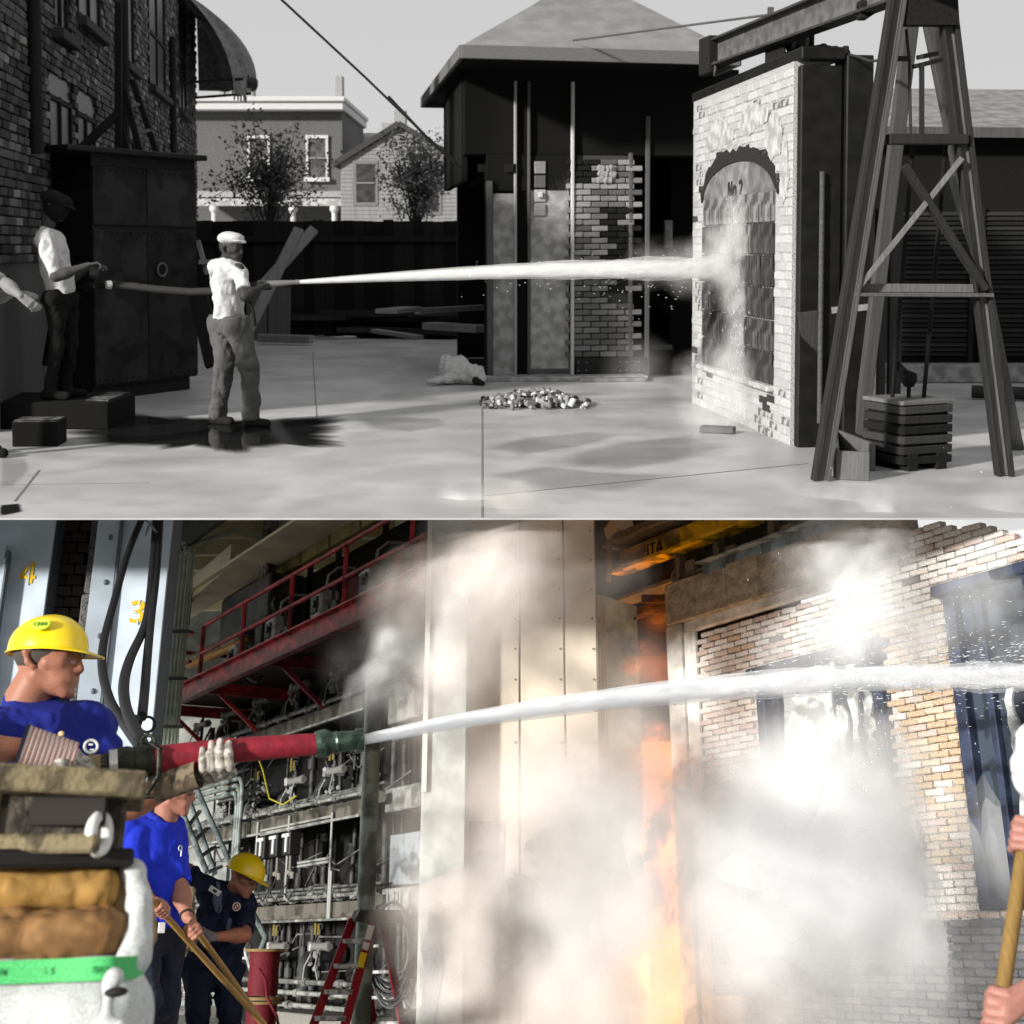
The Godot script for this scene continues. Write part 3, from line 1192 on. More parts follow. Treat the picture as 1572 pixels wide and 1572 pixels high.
func fence_and_stuff():
	var o := thing("board_fence", Vector3(-3, 0, -25.5), YARD, "tall black board fence closing the back of the old yard", "fence")
	rng.seed = 5
	var spots := []
	var bm := MB.new()
	bm.box(Vector3.ZERO, Vector3(0.181, 2.05, 0.03), Basis(), 0.004)
	var me := bm.mesh(null)
	var x := -7.0
	while x < 4.2:
		spots.append([Transform3D(Basis(UP, rng.randfn() * 0.02), Vector3(x, 1.05 + rng.randfn() * 0.012, -25.5 + rng.randf() * 0.03)), grey("tarred_board_%d" % (rng.randi() % 3), [0.010, 0.014, 0.02][rng.randi() % 3], "wood", 1.5)])
		x += 0.178
	pieces(o, "board", me, spots)
	for h in [0.35, 1.75]:
		var r := MB.new()
		r.box(Vector3(-2, h, -25.44), Vector3(10, 0.1, 0.07))
		part(o, "rail", r, grey("tarred_board_0", 0.01))
	# pale sheet and lumber along the fence
	var pale := grey("weathered_board", 0.30, "wood", 2.0)
	for l in [[376, 408, 393], [410, 444, 396]]:
		var b := MB.new()
		var a: Vector3 = fencept(l[0], 480)
		var c: Vector3 = fencept(l[1], 480)
		b.box((a + c) * 0.5 + Vector3(0, 0.35, -0.1), Vector3(c.x - a.x, 1.15, 0.03), Basis(Vector3.RIGHT, -0.12), 0.004)
		single("board", b, grey("grey_board", 0.13, "wood", 2.0), YARD, ["left of two grey boards leaning on the black fence behind the hose man", "right of two grey boards leaning on the black fence behind the hose man"][0 if l[0] == 376 else 1], "board", "grey boards leaning on the fence")
	for l in [[Vector3(-3.815, 0.643, -21.5), Vector3(-3.307, 1.883, -22.3), "left of two pale timbers leaning together by the fence"], [Vector3(-3.621, 1.222, -21.9), Vector3(-3.089, 1.884, -22.4), "right of two pale timbers leaning together by the fence"]]:
		var b := MB.new()
		b.bar(l[0] + (l[0] - l[1]) * 0.35, l[1], 0.16, 0.1, Vector3.BACK, 0.01)
		single("timber", b, pale, YARD, l[2], "timber", "pale timbers leaning by the fence")
	var lum := [[Vector3(-4.193, 0.1, -23.73), Vector3(-3.281, 0.1, -23.392), 0.16, 0.13, "pale squared timber lying on the yard behind the hose man"], [Vector3(-2.064, 0.35, -21.48), Vector3(-1.279, 0.35, -19.919), 0.12, 0.06, "pale plank lying slantwise on the dark lumber heap"], [Vector3(-1.586, 0.8, -17.969), Vector3(-1.313, 0.8, -18.735), 0.3, 0.06, "short pale board on top of the dark lumber heap"], [Vector3(-1.157, 0.5, -20.167), Vector3(-0.388, 0.5, -19.358), 0.3, 0.1, "pale board at the right end of the lumber heap by the fence post"], [Vector3(-1.268, 0.75, -19.092), Vector3(-0.426, 0.75, -20.34), 0.1, 0.08, "long thin grey plank along the fence above the lumber heap"]]
	for l in lum:
		var b := MB.new()
		b.bar(l[0], l[1], l[2], l[3], UP, 0.008)
		single("plank", b, pale, YARD, l[4], "plank")
	var heap := thing("lumber_heap", Vector3(-1.873, 0, -24.775), YARD, "dark heap of stacked lumber along the back fence", "lumber pile")
	for i in 26:
		var b := MB.new()
		var c: Vector3 = (Vector3(-3.566, 0, -24.775) as Vector3).lerp(Vector3(-0.576, 0, -24.775), rng.randf()) + Vector3(0, 0.05 + 0.1 * (i % 5), -0.25 - rng.randf() * 0.9)
		var d := Vector3(1, rng.randfn() * 0.04, rng.randfn() * 0.15).normalized() * rng.randf_range(0.5, 1.1)
		b.bar(c - d, c + d, rng.randf_range(0.1, 0.25), 0.09, UP, 0.006)
		part(heap, "plank", b, grey("dark_lumber_%d" % (i % 3), [0.015, 0.03, 0.05][i % 3], "wood", 2.0))
	var deb := []
	for i in 120:
		var c: Vector3 = (Vector3(-3.817, 0, -25.872) as Vector3).lerp(Vector3(-3.228, 0, -25.872), rng.randf()) + Vector3(0, rng.randf() * 0.35, -rng.randf() * 0.4)
		var g := rng.randf_range(0.15, 0.7)
		deb.append([Transform3D(Basis.from_euler(Vector3(rng.randf() * 6, rng.randf() * 6, rng.randf() * 6)).scaled(Vector3.ONE * rng.randf_range(0.02, 0.07)), c), Color(g, g, g)])
	var db := MB.new()
	db.box(Vector3.ZERO, Vector3(1.6, 0.5, 1.0), Basis(), 0.1)
	var dm := mk("chips", Color.WHITE, 0.9)
	dm.vertex_color_use_as_albedo = true
	var holder := thing("wood_chips", Vector3(-3.535, 0, -25.872), YARD, "heap of pale wood chips against the black fence", "wood chips", "", "stuff")
	mass(holder, "wood_chip", db.mesh(null), deb, dm)
	# low dark bench at the tank's right
	var sk := thing("saw_bench", Vector3(-4.131, 0, -19.526), YARD, "dark propped plank leaning at the right side of the iron shed", "plank")
	var s1 := MB.new()
	s1.bar(Vector3(-3.014, 0.412, -14.5), Vector3(-3.287, 1.11, -15), 0.2, 0.06, Vector3.BACK, 0.006)
	part(sk, "plank", s1, grey("sooty_timber", 0.014))
	var s2 := MB.new()
	s2.bar(Vector3(-3.587, 1.674, -16.4), Vector3(-3.444, 1.306, -16.2), 0.05, 0.04, Vector3.BACK)
	s2.bar(Vector3(-3.531, 1.438, -16.2), Vector3(-3.369, 1.438, -16.2), 0.1, 0.05, UP)
	part(sk, "pale_end", s2, pale)

func fencept(px: float, py: float) -> Vector3:
	# a spot on the ground just before the fence, by its angle from the yard's middle line
	return Vector3((px - 786.0) / 2200.0 * 24.6, 0, -24.6)

func houses():
	var m := grey("far_brick", 0.13, "speck", 1.0)  # brick tone lightened to stand in for distance haze
	var white := grey("white_trim", 0.62, "grain", 2.0)
	var o := thing("brick_house", Vector3(-7.1, 0, -42), YARD, "dark brick house with white cornice and porch behind the fence", "house")
	var b := MB.new()
	b.box(Vector3(-7.3, 2.8, -45), Vector3(4.7, 5.6, 6))
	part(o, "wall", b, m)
	var c := MB.new()
	c.box(Vector3(-7.3, 5.68, -44.8), Vector3(4.9, 0.24, 6.6), Basis(), 0.02)
	c.box(Vector3(-7.3, 5.86, -44.8), Vector3(5.0, 0.14, 6.8), Basis(), 0.02)
	part(o, "cornice", c, white)
	for w in [[-7.38, 4.2], [-5.68, 4.2]]:
		var fr := MB.new()
		for s in [-1.0, 1.0]:
			fr.box(Vector3(w[0] + s * 0.29, w[1], -41.97), Vector3(0.07, 1.25, 0.1))
		fr.box(Vector3(w[0], w[1] + 0.62, -41.97), Vector3(0.66, 0.09, 0.12))
		fr.box(Vector3(w[0], w[1] - 0.62, -41.94), Vector3(0.74, 0.12, 0.2))
		var win := part(o, "window", fr, white)
		for q in [-0.3, 0.3]:
			var p := MB.new()
			p.box(Vector3(w[0], w[1] + q, -41.985 + 0.01 * q), Vector3(0.5, 0.56, 0.02))
			part(win, "pane", p, grey("far_pane", 0.11, "blotch", 0.7, 0.3))
		var mid := MB.new()
		mid.box(Vector3(w[0], w[1], -41.96), Vector3(0.5, 0.05, 0.04))
		part(win, "sash_bar", mid, grey("far_sash", 0.25))
	var pr := MB.new()
	pr.quad(Vector3(-9.4, 3.25, -42), Vector3(-4.9, 3.25, -42), Vector3(-4.75, 3.0, -40), Vector3(-9.55, 3.0, -40))
	pr.box(Vector3(-7.15, 2.86, -40.05), Vector3(4.8, 0.2, 0.2))
	part(o, "porch_roof", pr, grey("porch_white", 0.5, "blotch", 1))
	for x in [-8.3, -6.1, -4.95]:
		var p := MB.new()
		p.lathe(Vector3(x, 0.2, -40.05), UP, [[0.12, 0.0], [0.08, 0.1], [0.075, 2.35], [0.13, 2.45], [0.13, 2.56]], 10)
		part(o, "porch_column", p, white)
	for x in [[-8.55, 6.25, 0.5], [-8.0, 6.15, 0.5], [-5.2, 6.3, 0.25]]:
		var p := MB.new()
		p.box(Vector3(x[0], x[1], -43.5), Vector3(x[2], 0.9, 0.4), Basis(), 0.02)
		part(o, "chimney", p, grey("far_chimney", 0.34, "speck", 1))
	# the clapboard house
	var h := thing("clapboard_house", Vector3(-3, 0, -38), YARD, "pale clapboard house with a dark gable edge behind the fence", "house")
	var cl := grey("far_clapboard", 0.30, "wood", 1.0)
	var poly := PackedVector2Array([Vector2(-4.5, 0), Vector2(-1.4, 0), Vector2(-1.4, 3.85), Vector2(-2.98, 4.75), Vector2(-4.5, 3.85)])
	var w := MB.new()
	w.prism(poly, Transform3D(Basis(Vector3.RIGHT, UP, Vector3.BACK), Vector3(0, 0, -44)), 5.97)
	part(h, "wall", w, cl)
	var hb := 1.9
	var boards := []
	while hb < 4.6:
		var half := 1.55 if hb < 3.85 else maxf(0.1, 1.55 * (4.72 - hb) / 0.87)
		var bd := MB.new()
		bd.box(Vector3(-2.97, hb, -38.0), Vector3(half * 2, 0.115, 0.03), Basis(Vector3.RIGHT, -0.16))
		part(h, "clapboard", bd, cl)
		hb += 0.105
	for s in [[-3.87, 3.3, 0.48, 1.0], [-2.2, 3.1, 0.5, 1.1]]:
		var fr := MB.new()
		fr.box(Vector3(s[0], s[1], -37.99), Vector3(s[2] + 0.18, s[3] + 0.18, 0.06))
		var win := part(h, "window", fr, grey("far_window_frame", 0.2))
		var p := MB.new()
		p.box(Vector3(s[0], s[1], -37.955), Vector3(s[2], s[3], 0.02))
		part(win, "pane", p, grey("far_pane_dark", 0.06, "blotch", 0.7, 0.3))
		var bb := MB.new()
		bb.box(Vector3(s[0], s[1], -37.94), Vector3(s[2], 0.04, 0.03))
		part(win, "sash_bar", bb, grey("far_sash", 0.25))
	var rf := MB.new()
	rf.bar(Vector3(-4.72, 3.78, -41), Vector3(-2.98, 4.86, -41), 6.3, 0.14, UP)
	part(h, "roof_slope", rf, grey("far_roof", 0.06, "grain", 1))
	rf = MB.new()
	rf.bar(Vector3(-1.2, 3.78, -41), Vector3(-2.98, 4.86, -41), 6.3, 0.14, UP)
	part(h, "roof_slope", rf, grey("far_roof", 0.06, "grain", 1))
	for x in [[-3.1, 5.1], [-3.45, 4.75]]:
		var p := MB.new()
		p.box(Vector3(x[0], x[1], -40), Vector3(0.35, 0.6, 0.35), Basis(), 0.02)
		part(h, "chimney", p, grey("far_chimney", 0.34))
	var g := thing("far_roof", Vector3(-4.6, 0, -48), YARD, "pale roof between the brick house and the clapboard house", "house")
	var r := MB.new()
	r.quad(Vector3(-5.7, 4.1, -46.5), Vector3(-3.3, 4.1, -46.5), Vector3(-3.3, 5.45, -48.5), Vector3(-5.7, 5.45, -48.5))
	part(g, "roof", r, grey("pale_roof", 0.4, "blotch", 1))
	r = MB.new()
	r.box(Vector3(-4.5, 2.05, -48.6), Vector3(2.4, 4.1, 4.2))
	part(g, "wall", r, grey("far_chimney", 0.34))
	var ch := thing("distant_chimney", Vector3(-1.5, 0, -48), YARD, "thin distant chimneys above the clapboard house's right slope", "chimney")
	for x in [[-1.95, 4.95, 0.3], [-1.62, 5.2, 0.16]]:
		var p := MB.new()
		p.lathe(Vector3(x[0], 0, -48), UP, [[x[2] * 0.7, 0], [x[2] * 0.5, x[1] - 0.2], [x[2] * 0.2, x[1] + 0.3]], 8)
		part(ch, "stack", p, grey("pale_roof", 0.4))

func tree(at: Vector3, crown: Vector3, r: Vector3, count: int, label: String, seed_: int, trunk_r: float, v: float):
	rng.seed = seed_
	var o := thing("leafy_tree", at, YARD, label, "tree", "trees behind the fence")
	var b := MB.new()
	var top := crown + Vector3(0, r.y * 0.3, 0)
	b.tube([at, at.lerp(top, 0.4) + Vector3(0.06, 0, 0), at.lerp(top, 0.75) - Vector3(0.05, 0, 0), top], [trunk_r, trunk_r * 0.8, trunk_r * 0.5, 0.01], 8)
	var tips := []
	for i in 60:
		var st := at.lerp(top, rng.randf_range(0.35, 0.95))
		var d := Vector3(rng.randfn(), rng.randfn() * 0.7 + 0.3, rng.randfn()).normalized()
		var e := crown + d * r * rng.randf_range(0.3, 1.0) * rng.randf_range(0.8, 1.5)
		b.tube([st, st.lerp(e, 0.5) + Vector3(0, 0.1, 0), e], [trunk_r * 0.35, trunk_r * 0.2, 0.006], 5)
		tips.append(e)
		tips.append(st.lerp(e, 0.6))
	part(o, "trunk", b, grey("bark_grey", 0.06, "wood", 3))
	var lb := MB.new()
	lb.tri(Vector3(-0.5, 0, 0), Vector3(0.5, 0, 0), Vector3(0, 1.0, 0.1))
	lb.tri(Vector3(-0.5, 0, 0), Vector3(0.5, 0, 0), Vector3(0, -0.6, 0.15))
	var list := []
	for i in count:
		var t: Vector3 = tips[rng.randi() % tips.size()]
		var p := t + Vector3(rng.randfn(), rng.randfn(), rng.randfn()) * r * 0.13
		var g := v * rng.randf_range(0.5, 1.6)
		list.append([Transform3D(Basis.from_euler(Vector3(rng.randf() * 6.3, rng.randf() * 6.3, rng.randf() * 6.3)).scaled(Vector3.ONE * rng.randf_range(0.03, 0.07)), p), Color(g, g, g)])
	var m := mk("leaf_grey", Color.WHITE, 0.7)
	m.vertex_color_use_as_albedo = true
	m.backlight_enabled = true
	m.backlight = Color(0.5, 0.5, 0.5)
	mass(o, "crown", lb.mesh(null), list, m)

func kiosk():
	var kf := Transform3D(Basis(Vector3(0.9926, 0, -0.1211), UP, Vector3(0.1211, 0, 0.9926)), Vector3(-0.284, 0, -17.304))
	var o := thing("test_kiosk", kf.origin, YARD, "dark open test building with a pale pyramid roof in the middle of the yard", "building")
	var black := grey("kiosk_black", 0.006, "grain", 1, 0.9)  # shade under the roof put into a near-black tone
	# roof
	var fl: Vector3 = Vector3(-0.562, 3.759, -16)
	var fr := Vector3(2.62, fl.y, -16.65)
	var rl: Vector3 = Vector3(-1.346, 3.742, -21.6)
	rl.y = fl.y
	var rr := rl + (fr - fl)
	var apex: Vector3 = Vector3(0.954, 5.142, -19.3)
	var rm := grey("kiosk_roof", 0.46, "soft", 1.0, 0.7)
	var t := Vector3(0, 0.07, 0)
	for q in [[fl, fr, "front"], [fr, rr, "right"], [rr, rl, "rear"], [rl, fl, "left"]]:
		var r := MB.new()
		r.tri(q[0] + t, q[1] + t, apex + t, (UP + (q[0] + q[1]) * 0.5 - (fl + rr) * 0.5).normalized())
		r.tri(q[0] + t, q[1] + t, apex + t)
		part(o, "roof_slope", r, rm)
		var fa := MB.new()
		fa.bar(q[0] + t * 0.1, q[1] + t * 0.1, 0.05, 0.15, UP, 0.005)
		part(o, "fascia", fa, grey("kiosk_fascia", 0.16, "grain", 2))
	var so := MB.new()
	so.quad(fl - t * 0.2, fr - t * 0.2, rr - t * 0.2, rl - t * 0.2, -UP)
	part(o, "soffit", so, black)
	# body of the building
	var box := func(called: String, a0: float, a1: float, h0: float, h1: float, o0: float, o1: float, m: Material, ch := 0.008):
		var b := MB.new()
		b.box(kf * Vector3((a0 + a1) * 0.5, (h0 + h1) * 0.5, (o0 + o1) * 0.5), Vector3(a1 - a0, h1 - h0, absf(o1 - o0)), kf.basis, ch)
		return part(o, called, b, m)
	var pc := grey("kiosk_panel", 0.3, "blotch", 1.2, 0.85)
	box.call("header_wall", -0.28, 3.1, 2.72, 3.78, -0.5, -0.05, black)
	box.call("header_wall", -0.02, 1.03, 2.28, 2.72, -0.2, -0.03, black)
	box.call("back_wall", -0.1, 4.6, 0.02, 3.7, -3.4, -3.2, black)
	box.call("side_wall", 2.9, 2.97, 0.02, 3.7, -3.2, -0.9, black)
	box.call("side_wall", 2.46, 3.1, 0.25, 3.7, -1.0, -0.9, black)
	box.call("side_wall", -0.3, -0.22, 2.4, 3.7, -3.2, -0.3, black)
	box.call("wall_panel", 0.05, 0.33, 0.05, 2.25, -0.12, 0.0, pc)
	box.call("wall_panel", -0.02, 0.05, 0.05, 2.4, -0.14, 0.03, grey("kiosk_grey", 0.1, "grain", 2))
	box.call("column", 0.34, 0.48, 0.05, 3.7, -0.2, -0.06, black)
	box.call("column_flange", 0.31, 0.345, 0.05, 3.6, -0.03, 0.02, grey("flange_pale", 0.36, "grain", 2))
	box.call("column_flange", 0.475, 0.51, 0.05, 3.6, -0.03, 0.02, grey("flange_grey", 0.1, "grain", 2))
	box.call("wall_panel", 0.51, 0.99, 0.12, 2.5, -0.14, -0.03, grey("kiosk_panel_lit", 0.38, "blotch", 1.2, 0.85))  # paler copy of the wall panel, sunlight put into its tone
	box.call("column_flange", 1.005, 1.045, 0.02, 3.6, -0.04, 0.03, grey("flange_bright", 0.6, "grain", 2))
	box.call("column", 1.045, 1.1, 0.02, 3.6, -0.2, -0.06, black)
	for k in 4:
		box.call("inspection_plate", 0.56, 0.7, 1.98 + k * 0.17, 2.13 + k * 0.17, -0.03, -0.005, grey("plate_%d" % k, [0.3, 0.4, 0.12, 0.25][k], "speck", 2))
	box.call("knob_plate", 0.6, 0.66, 2.2, 2.27, -0.005, 0.03, grey("white_trim", 0.62))
	box.call("brick_backing", 1.08, 1.72, 0.22, 2.72, -0.3, -0.055, grey("old_mortar_dark", 0.06, "grain", 2))
	box.call("sill_plate", 1.06, 1.95, 0.06, 0.26, -0.2, 0.02, grey("steel_dark", 0.02, "grain", 2, 0.5))
	box.call("brick_trim", 1.72, 1.77, 0.2, 2.75, -0.1, 0.01, grey("kiosk_grey", 0.1))
	box.call("door_post", 1.74, 1.9, 0.04, 3.6, -0.3, -0.1, black)
	box.call("pipe_post", 1.93, 1.985, 0.02, 3.2, -0.05, 0.0, grey("kiosk_grey", 0.1))
	box.call("floor_ledge", 1.95, 2.42, 0.3, 0.36, -2.0, -0.6, grey("kiosk_grey", 0.1))
	box.call("floor_step", 1.9, 2.45, 0.02, 0.2, -1.2, -0.4, grey("steel_dark", 0.02))
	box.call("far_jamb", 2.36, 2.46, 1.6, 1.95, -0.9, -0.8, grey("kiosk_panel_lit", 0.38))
	box.call("base_slab", -0.05, 1.9, 0.0, 0.055, -0.2, 0.32, grey("base_concrete", 0.36, "blotch", 1))
	box.call("base_slab", 1.05, 1.85, 0.0, 0.05, 0.33, 0.5, grey("base_concrete_dark", 0.2, "blotch", 1))
	for a in [1.1, 1.2, 1.62, 1.7, 1.85]:
		var rv := MB.new()
		for h in [0.1, 0.2]:
			rv.ball(kf * Vector3(a, h, 0.022), Vector3.ONE * 0.013, Basis(), 6, 4)
		part(o, "rivet", rv, grey("rivet_pale", 0.2))
	# bricks of the lower panel, some burnt black
	rng.seed = 21
	var spots := []
	var row := 0
	var h := 0.3
	while h < 2.66:
		var a := 1.05 + (0.0 if row % 2 == 0 else 0.1)
		while a < 1.8:
			var soot := absf(a - 1.66) < 0.2 + 0.12 * sin(h * 4.0) + rng.randf_range(-0.1, 0.08) and h > 0.9 + rng.randf() * 0.2 and h < 2.1 - rng.randf() * 0.3
			if h > 2.35 and a < 1.35:
				soot = true
			var hole := a > 1.45 and absf(h - 1.0) < 0.09
			if not hole:
				var k := rng.randi() % 3 if not soot else 3
				if h > 1.5 and not soot and rng.randf() < 0.4:
					k = 4
				spots.append([Transform3D(kf.basis * Basis(UP, rng.randfn() * 0.02), kf * Vector3(a, h, -0.045 + rng.randf() * 0.016)), grey("panel_brick_%d" % k, [0.11, 0.15, 0.2, 0.012, 0.3][k], "speck", 3)])
			a += 0.212
		h += 0.073
		row += 1
	pieces(o, "brick", brick_mesh(0.2, 0.062, 0.08, 7), spots)
	# broken plaster crest over the panel
	var pl := MB.new()
	for k in 9:
		pl.box(kf * Vector3(1.36 + 0.05 * (k % 4) + rng.randf() * 0.02, 2.42 + 0.07 * (k / 3), 0.0), Vector3(0.1, 0.08, 0.06), kf.basis * Basis.from_euler(Vector3(rng.randfn(), rng.randfn(), rng.randfn()) * 0.2), 0.015)
	part(o, "broken_plaster", pl, grey("plaster_pale", 0.32, "speck", 2))
	# left outer post, bracket and lamp
	var po := MB.new()
	po.tube([Vector3(-0.715, 0, -20.927), Vector3(-0.709, 3.694, -20.93)], 0.042, 8)
	part(o, "roof_post", po, grey("black_frame", 0.02))
	var br := MB.new()
	br.bar(Vector3(-0.406, 2.57, -17.6), Vector3(0.031, 2.554, -17.3), 0.05, 0.1)
	br.bar(Vector3(-0.551, 2.416, -19), Vector3(-0.271, 2.538, -17.6), 0.05, 0.05)
	br.bar(Vector3(-0.325, 2.47, -17.5), Vector3(-0.323, -0.05, -17.25), 0.03, 0.03)
	part(o, "bracket", br, black)
	var foot := MB.new()
	foot.bar(Vector3(-0.763, 0.04, -19.473), Vector3(-0.364, 0.04, -19.473), 0.25, 0.09, UP, 0.01)
	part(o, "post_foot", foot, grey("dark_lumber_1", 0.03, "wood", 2))
	# a slit of daylight in the back wall
	var sl := thing("rubble_pile", Vector3(0.238, 0, -14.501), YARD, "low pile of broken brick rubble before the kiosk", "rubble", "", "stuff")
	var list := []
	for i in 420:
		var c: Vector3 = Vector3(0.238, 0, -14.501)
		var u := rng.randfn() * 0.5
		var w := rng.randfn() * 0.4
		u = clampf(u, -1, 1)
		w = clampf(w, -1, 1)
		var hh := maxf(0.0, 0.12 * (1.0 - u * u - w * w * 0.5)) * rng.randf()
		var g := rng.randf_range(0.02, 0.3) if rng.randf() < 0.85 else 0.5
		list.append([Transform3D(Basis.from_euler(Vector3(rng.randf() * 6, rng.randf() * 6, rng.randf() * 6)).scaled(Vector3.ONE * rng.randf_range(0.02, 0.075)), c + Vector3(u * 0.52, 0.02 + hh, w * 0.45)), Color(g, g, g)])
	var db := MB.new()
	db.box(Vector3.ZERO, Vector3(1.5, 0.6, 0.9), Basis(), 0.15)
	var dm := mk("chips", Color.WHITE, 0.9)
	dm.vertex_color_use_as_albedo = true
	mass(sl, "rubble", db.mesh(null), list, dm)
	# white sack
	var sk := MB.new()
	var s0: Vector3 = Vector3(-1.013, 0, -16.566)
	var s1: Vector3 = Vector3(-0.389, 0, -16.725)
	var bones := [bone(s0 + Vector3(0.05, 0.04, 0), s1 + Vector3(-0.1, 0.1, -0.1), 0.05, 0.14, UP, 1.4), bone(s1 + Vector3(-0.35, 0.16, -0.1), s1 + Vector3(-0.05, 0.1, 0), 0.16, 0.13), bone(s1 + Vector3(-0.42, 0.3, -0.15), s1 + Vector3(-0.2, 0.24, -0.1), 0.05, 0.08), bone(s1 + Vector3(-0.02, 0.12, 0.0), s1 + Vector3(0.02, 0.03, 0.1), 0.09, 0.06)]
	skin(sk, bones, 0.02, 0.02, [[Vector3(0, 0.004, 0), Vector3(0, -1, 0)]], 0.03, 9.0)
	var sack := single("white_sack", sk, grey("sack_white", 0.6, "grain", 2), YARD, "white sack slumped on the concrete left of the kiosk", "sack")
	var nk := MB.new()
	nk.tube([s1 + Vector3(-0.04, 0.06, 0.1), s1 + Vector3(0.05, 0.02, 0.2)], [0.05, 0.035], 8)
	part(sack, "dark_spout", nk, grey("black_frame", 0.02))

func test_wall():
	var sl := Transform3D(Basis(Vector3(0.1211, 0, 0.9926), UP, Vector3(-0.9926, 0, 0.1211)), Vector3(2.24, 0, -11.5))
	var o := thing("brick_test_wall", sl.origin, YARD, "whitewashed brick test wall with an arched opening being hosed", "wall")
	var core := MB.new()
	var W := 3.23
	core.box(sl * Vector3(-W * 0.5, 1.54, -0.154), Vector3(W, 3.08, 0.3), sl.basis)
	part(o, "mortar", core, grey("wall_mortar", 0.42, "speck", 2, 0.9))
	# steel frame: the end toward us, the far end and the top
	var st := grey("buckstay", 0.011, "blotch", 1, 0.5)
	for q in [[Vector3(0.06, 1.52, -0.2), Vector3(0.1, 3.04, 0.34)], [Vector3(-W - 0.06, 1.52, -0.2), Vector3(0.1, 3.04, 0.34)], [Vector3(-W * 0.5, 3.13, -0.2), Vector3(W + 0.3, 0.1, 0.36)], [Vector3(0.0, 1.56, -0.5), Vector3(0.3, 3.12, 0.22)]]:
		var b := MB.new()
		b.box(sl * q[0], q[1], sl.basis, 0.01)
		part(o, "steel_frame", b, st)
	var lever := MB.new()
	lever.bar(sl * Vector3(0.1, 1.1, -0.3), sl * Vector3(0.16, 1.13, -0.62), 0.05, 0.05)
	part(o, "clamp", lever, grey("clamp_pale", 0.25))
	var conduit := MB.new()
	conduit.tube([sl * Vector3(0.14, 0.2, -0.2), sl * Vector3(0.14, 2.2, -0.2)], 0.022, 6)
	part(o, "stay_rod", conduit, grey("rod_grey", 0.09))
	var arch := func(s: float) -> float:
		var u := clampf((s - 1.6) / 1.18, -1.0, 1.0)
		return 2.06 + 0.34 * sqrt(maxf(0.0, 1.0 - u * u))
	rng.seed = 31
	var spots := []
	var row := 0
	var h := 0.04
	var tones := []
	for k in 6:
		tones.append(grey("wash_brick_%d" % k, [0.44, 0.47, 0.5, 0.54, 0.36, 0.05][k], "stain" if k > 3 else "grain", 2.0, 0.9))
	while h < 3.04:
		var s := 0.108 if row % 2 == 0 else 0.0
		while s < W - 0.05:
			var open: bool = s > 0.36 and s < 2.84 and h > 0.44 and h < (arch as Callable).call(s) + 0.04
			if not open:
				var k := rng.randi() % 4
				if h > 2.5 and rng.randf() < 0.08:
					k = 4
				if s > 2.84 and rng.randf() < 0.3:
					k = 4 if rng.randf() < 0.8 else 5
				if h < 0.42 and s < 1.1 and rng.randf() < 0.25:
					k = 4
				# scorched ring just over the arch
				var ring: float = h - (arch as Callable).call(s)
				if s > 0.3 and s < 2.95 and h > 1.95 and ring > 0.0 and ring < 0.11 + 0.03 * sin(s * 9.0):
					k = 5
				var out := rng.randf_range(-0.036, -0.03)
				spots.append([Transform3D(sl.basis * Basis.from_euler(Vector3(rng.randfn() * 0.02, rng.randfn() * 0.03, rng.randfn() * 0.015)), sl * Vector3(-s, h, out)), tones[k], s])
			s += 0.222
		h += 0.074
		row += 1
	var halves := []
	for r in 20:
		halves.append([Transform3D(sl.basis * Basis(UP, rng.randfn() * 0.02), sl * Vector3(-0.05, 0.114 + r * 0.148, -0.032)).scaled_local(Vector3(0.42, 1, 1)), tones[rng.randi() % 4]])
	spots = spots.filter(func(q): return q[2] > 0.05)
	spots.sort_custom(func(p, q): return p[2] < q[2])
	var near := []
	var rest := []
	for i in spots.size():
		if near.size() < 270:
			near.append(spots[i])
		else:
			var c: Color = (spots[i][1] as StandardMaterial3D).albedo_color.srgb_to_linear()
			rest.append([spots[i][0], c])
	var bm := brick_mesh(0.213, 0.067, 0.07, 5)
	pieces(o, "brick", bm, near)
	pieces(o, "brick", bm, halves)
	var fm := mk("wash_brick_far", Color.WHITE, 0.9, "speck", 2.0)
	fm.vertex_color_use_as_albedo = true
	mass(o, "brick", bm, rest, fm)
	# smears of old plaster that survive between the courses
	var pt := MB.new()
	for q in [[1.1, 2.72, 0.9, 0.24], [2.2, 2.66, 0.9, 0.3], [0.5, 2.55, 0.5, 0.4], [1.7, 2.52, 0.6, 0.12], [2.6, 2.3, 0.4, 0.3], [0.2, 2.2, 0.25, 0.5]]:
		var poly := PackedVector2Array()
		for k in 14:
			var a := TAU * k / 14.0
			var r := 1.0 + rng.randf_range(-0.25, 0.2)
			poly.append(Vector2(cos(a) * q[2] * 0.5 * r, sin(a) * q[3] * 0.5 * r))
		pt.prism(poly, Transform3D(sl.basis, sl * Vector3(-q[0], q[1], 0.003)), 0.003)
	part(o, "plaster", pt, grey("wall_plaster", 0.48, "blotch", 1.5))
	# scorched band that follows the arch
	var band := PackedVector2Array()
	for k in 25:
		var s := lerpf(0.36, 2.84, k / 24.0)
		band.append(Vector2(-s, (arch as Callable).call(s) - 0.02))
	for k in 25:
		var s := lerpf(2.9, 0.3, k / 24.0)
		band.append(Vector2(-s, (arch as Callable).call(clampf(s, 0.42, 2.78)) + 0.1 + rng.randf_range(-0.035, 0.03)))
	var bn := MB.new()
	bn.prism(band, Transform3D(sl.basis, sl * Vector3(0, 0, -0.01)), 0.022)
	part(o, "burnt_arch", bn, grey("burnt_arch", 0.03, "speck", 3, 1.0, 1.0))
	# dark lining of the opening
	var op := MB.new()
	op.box(sl * Vector3(-1.6, 1.25, -0.045), Vector3(2.4, 1.66, 0.01), sl.basis)
	part(o, "opening_back", op, grey("kiosk_black", 0.006))
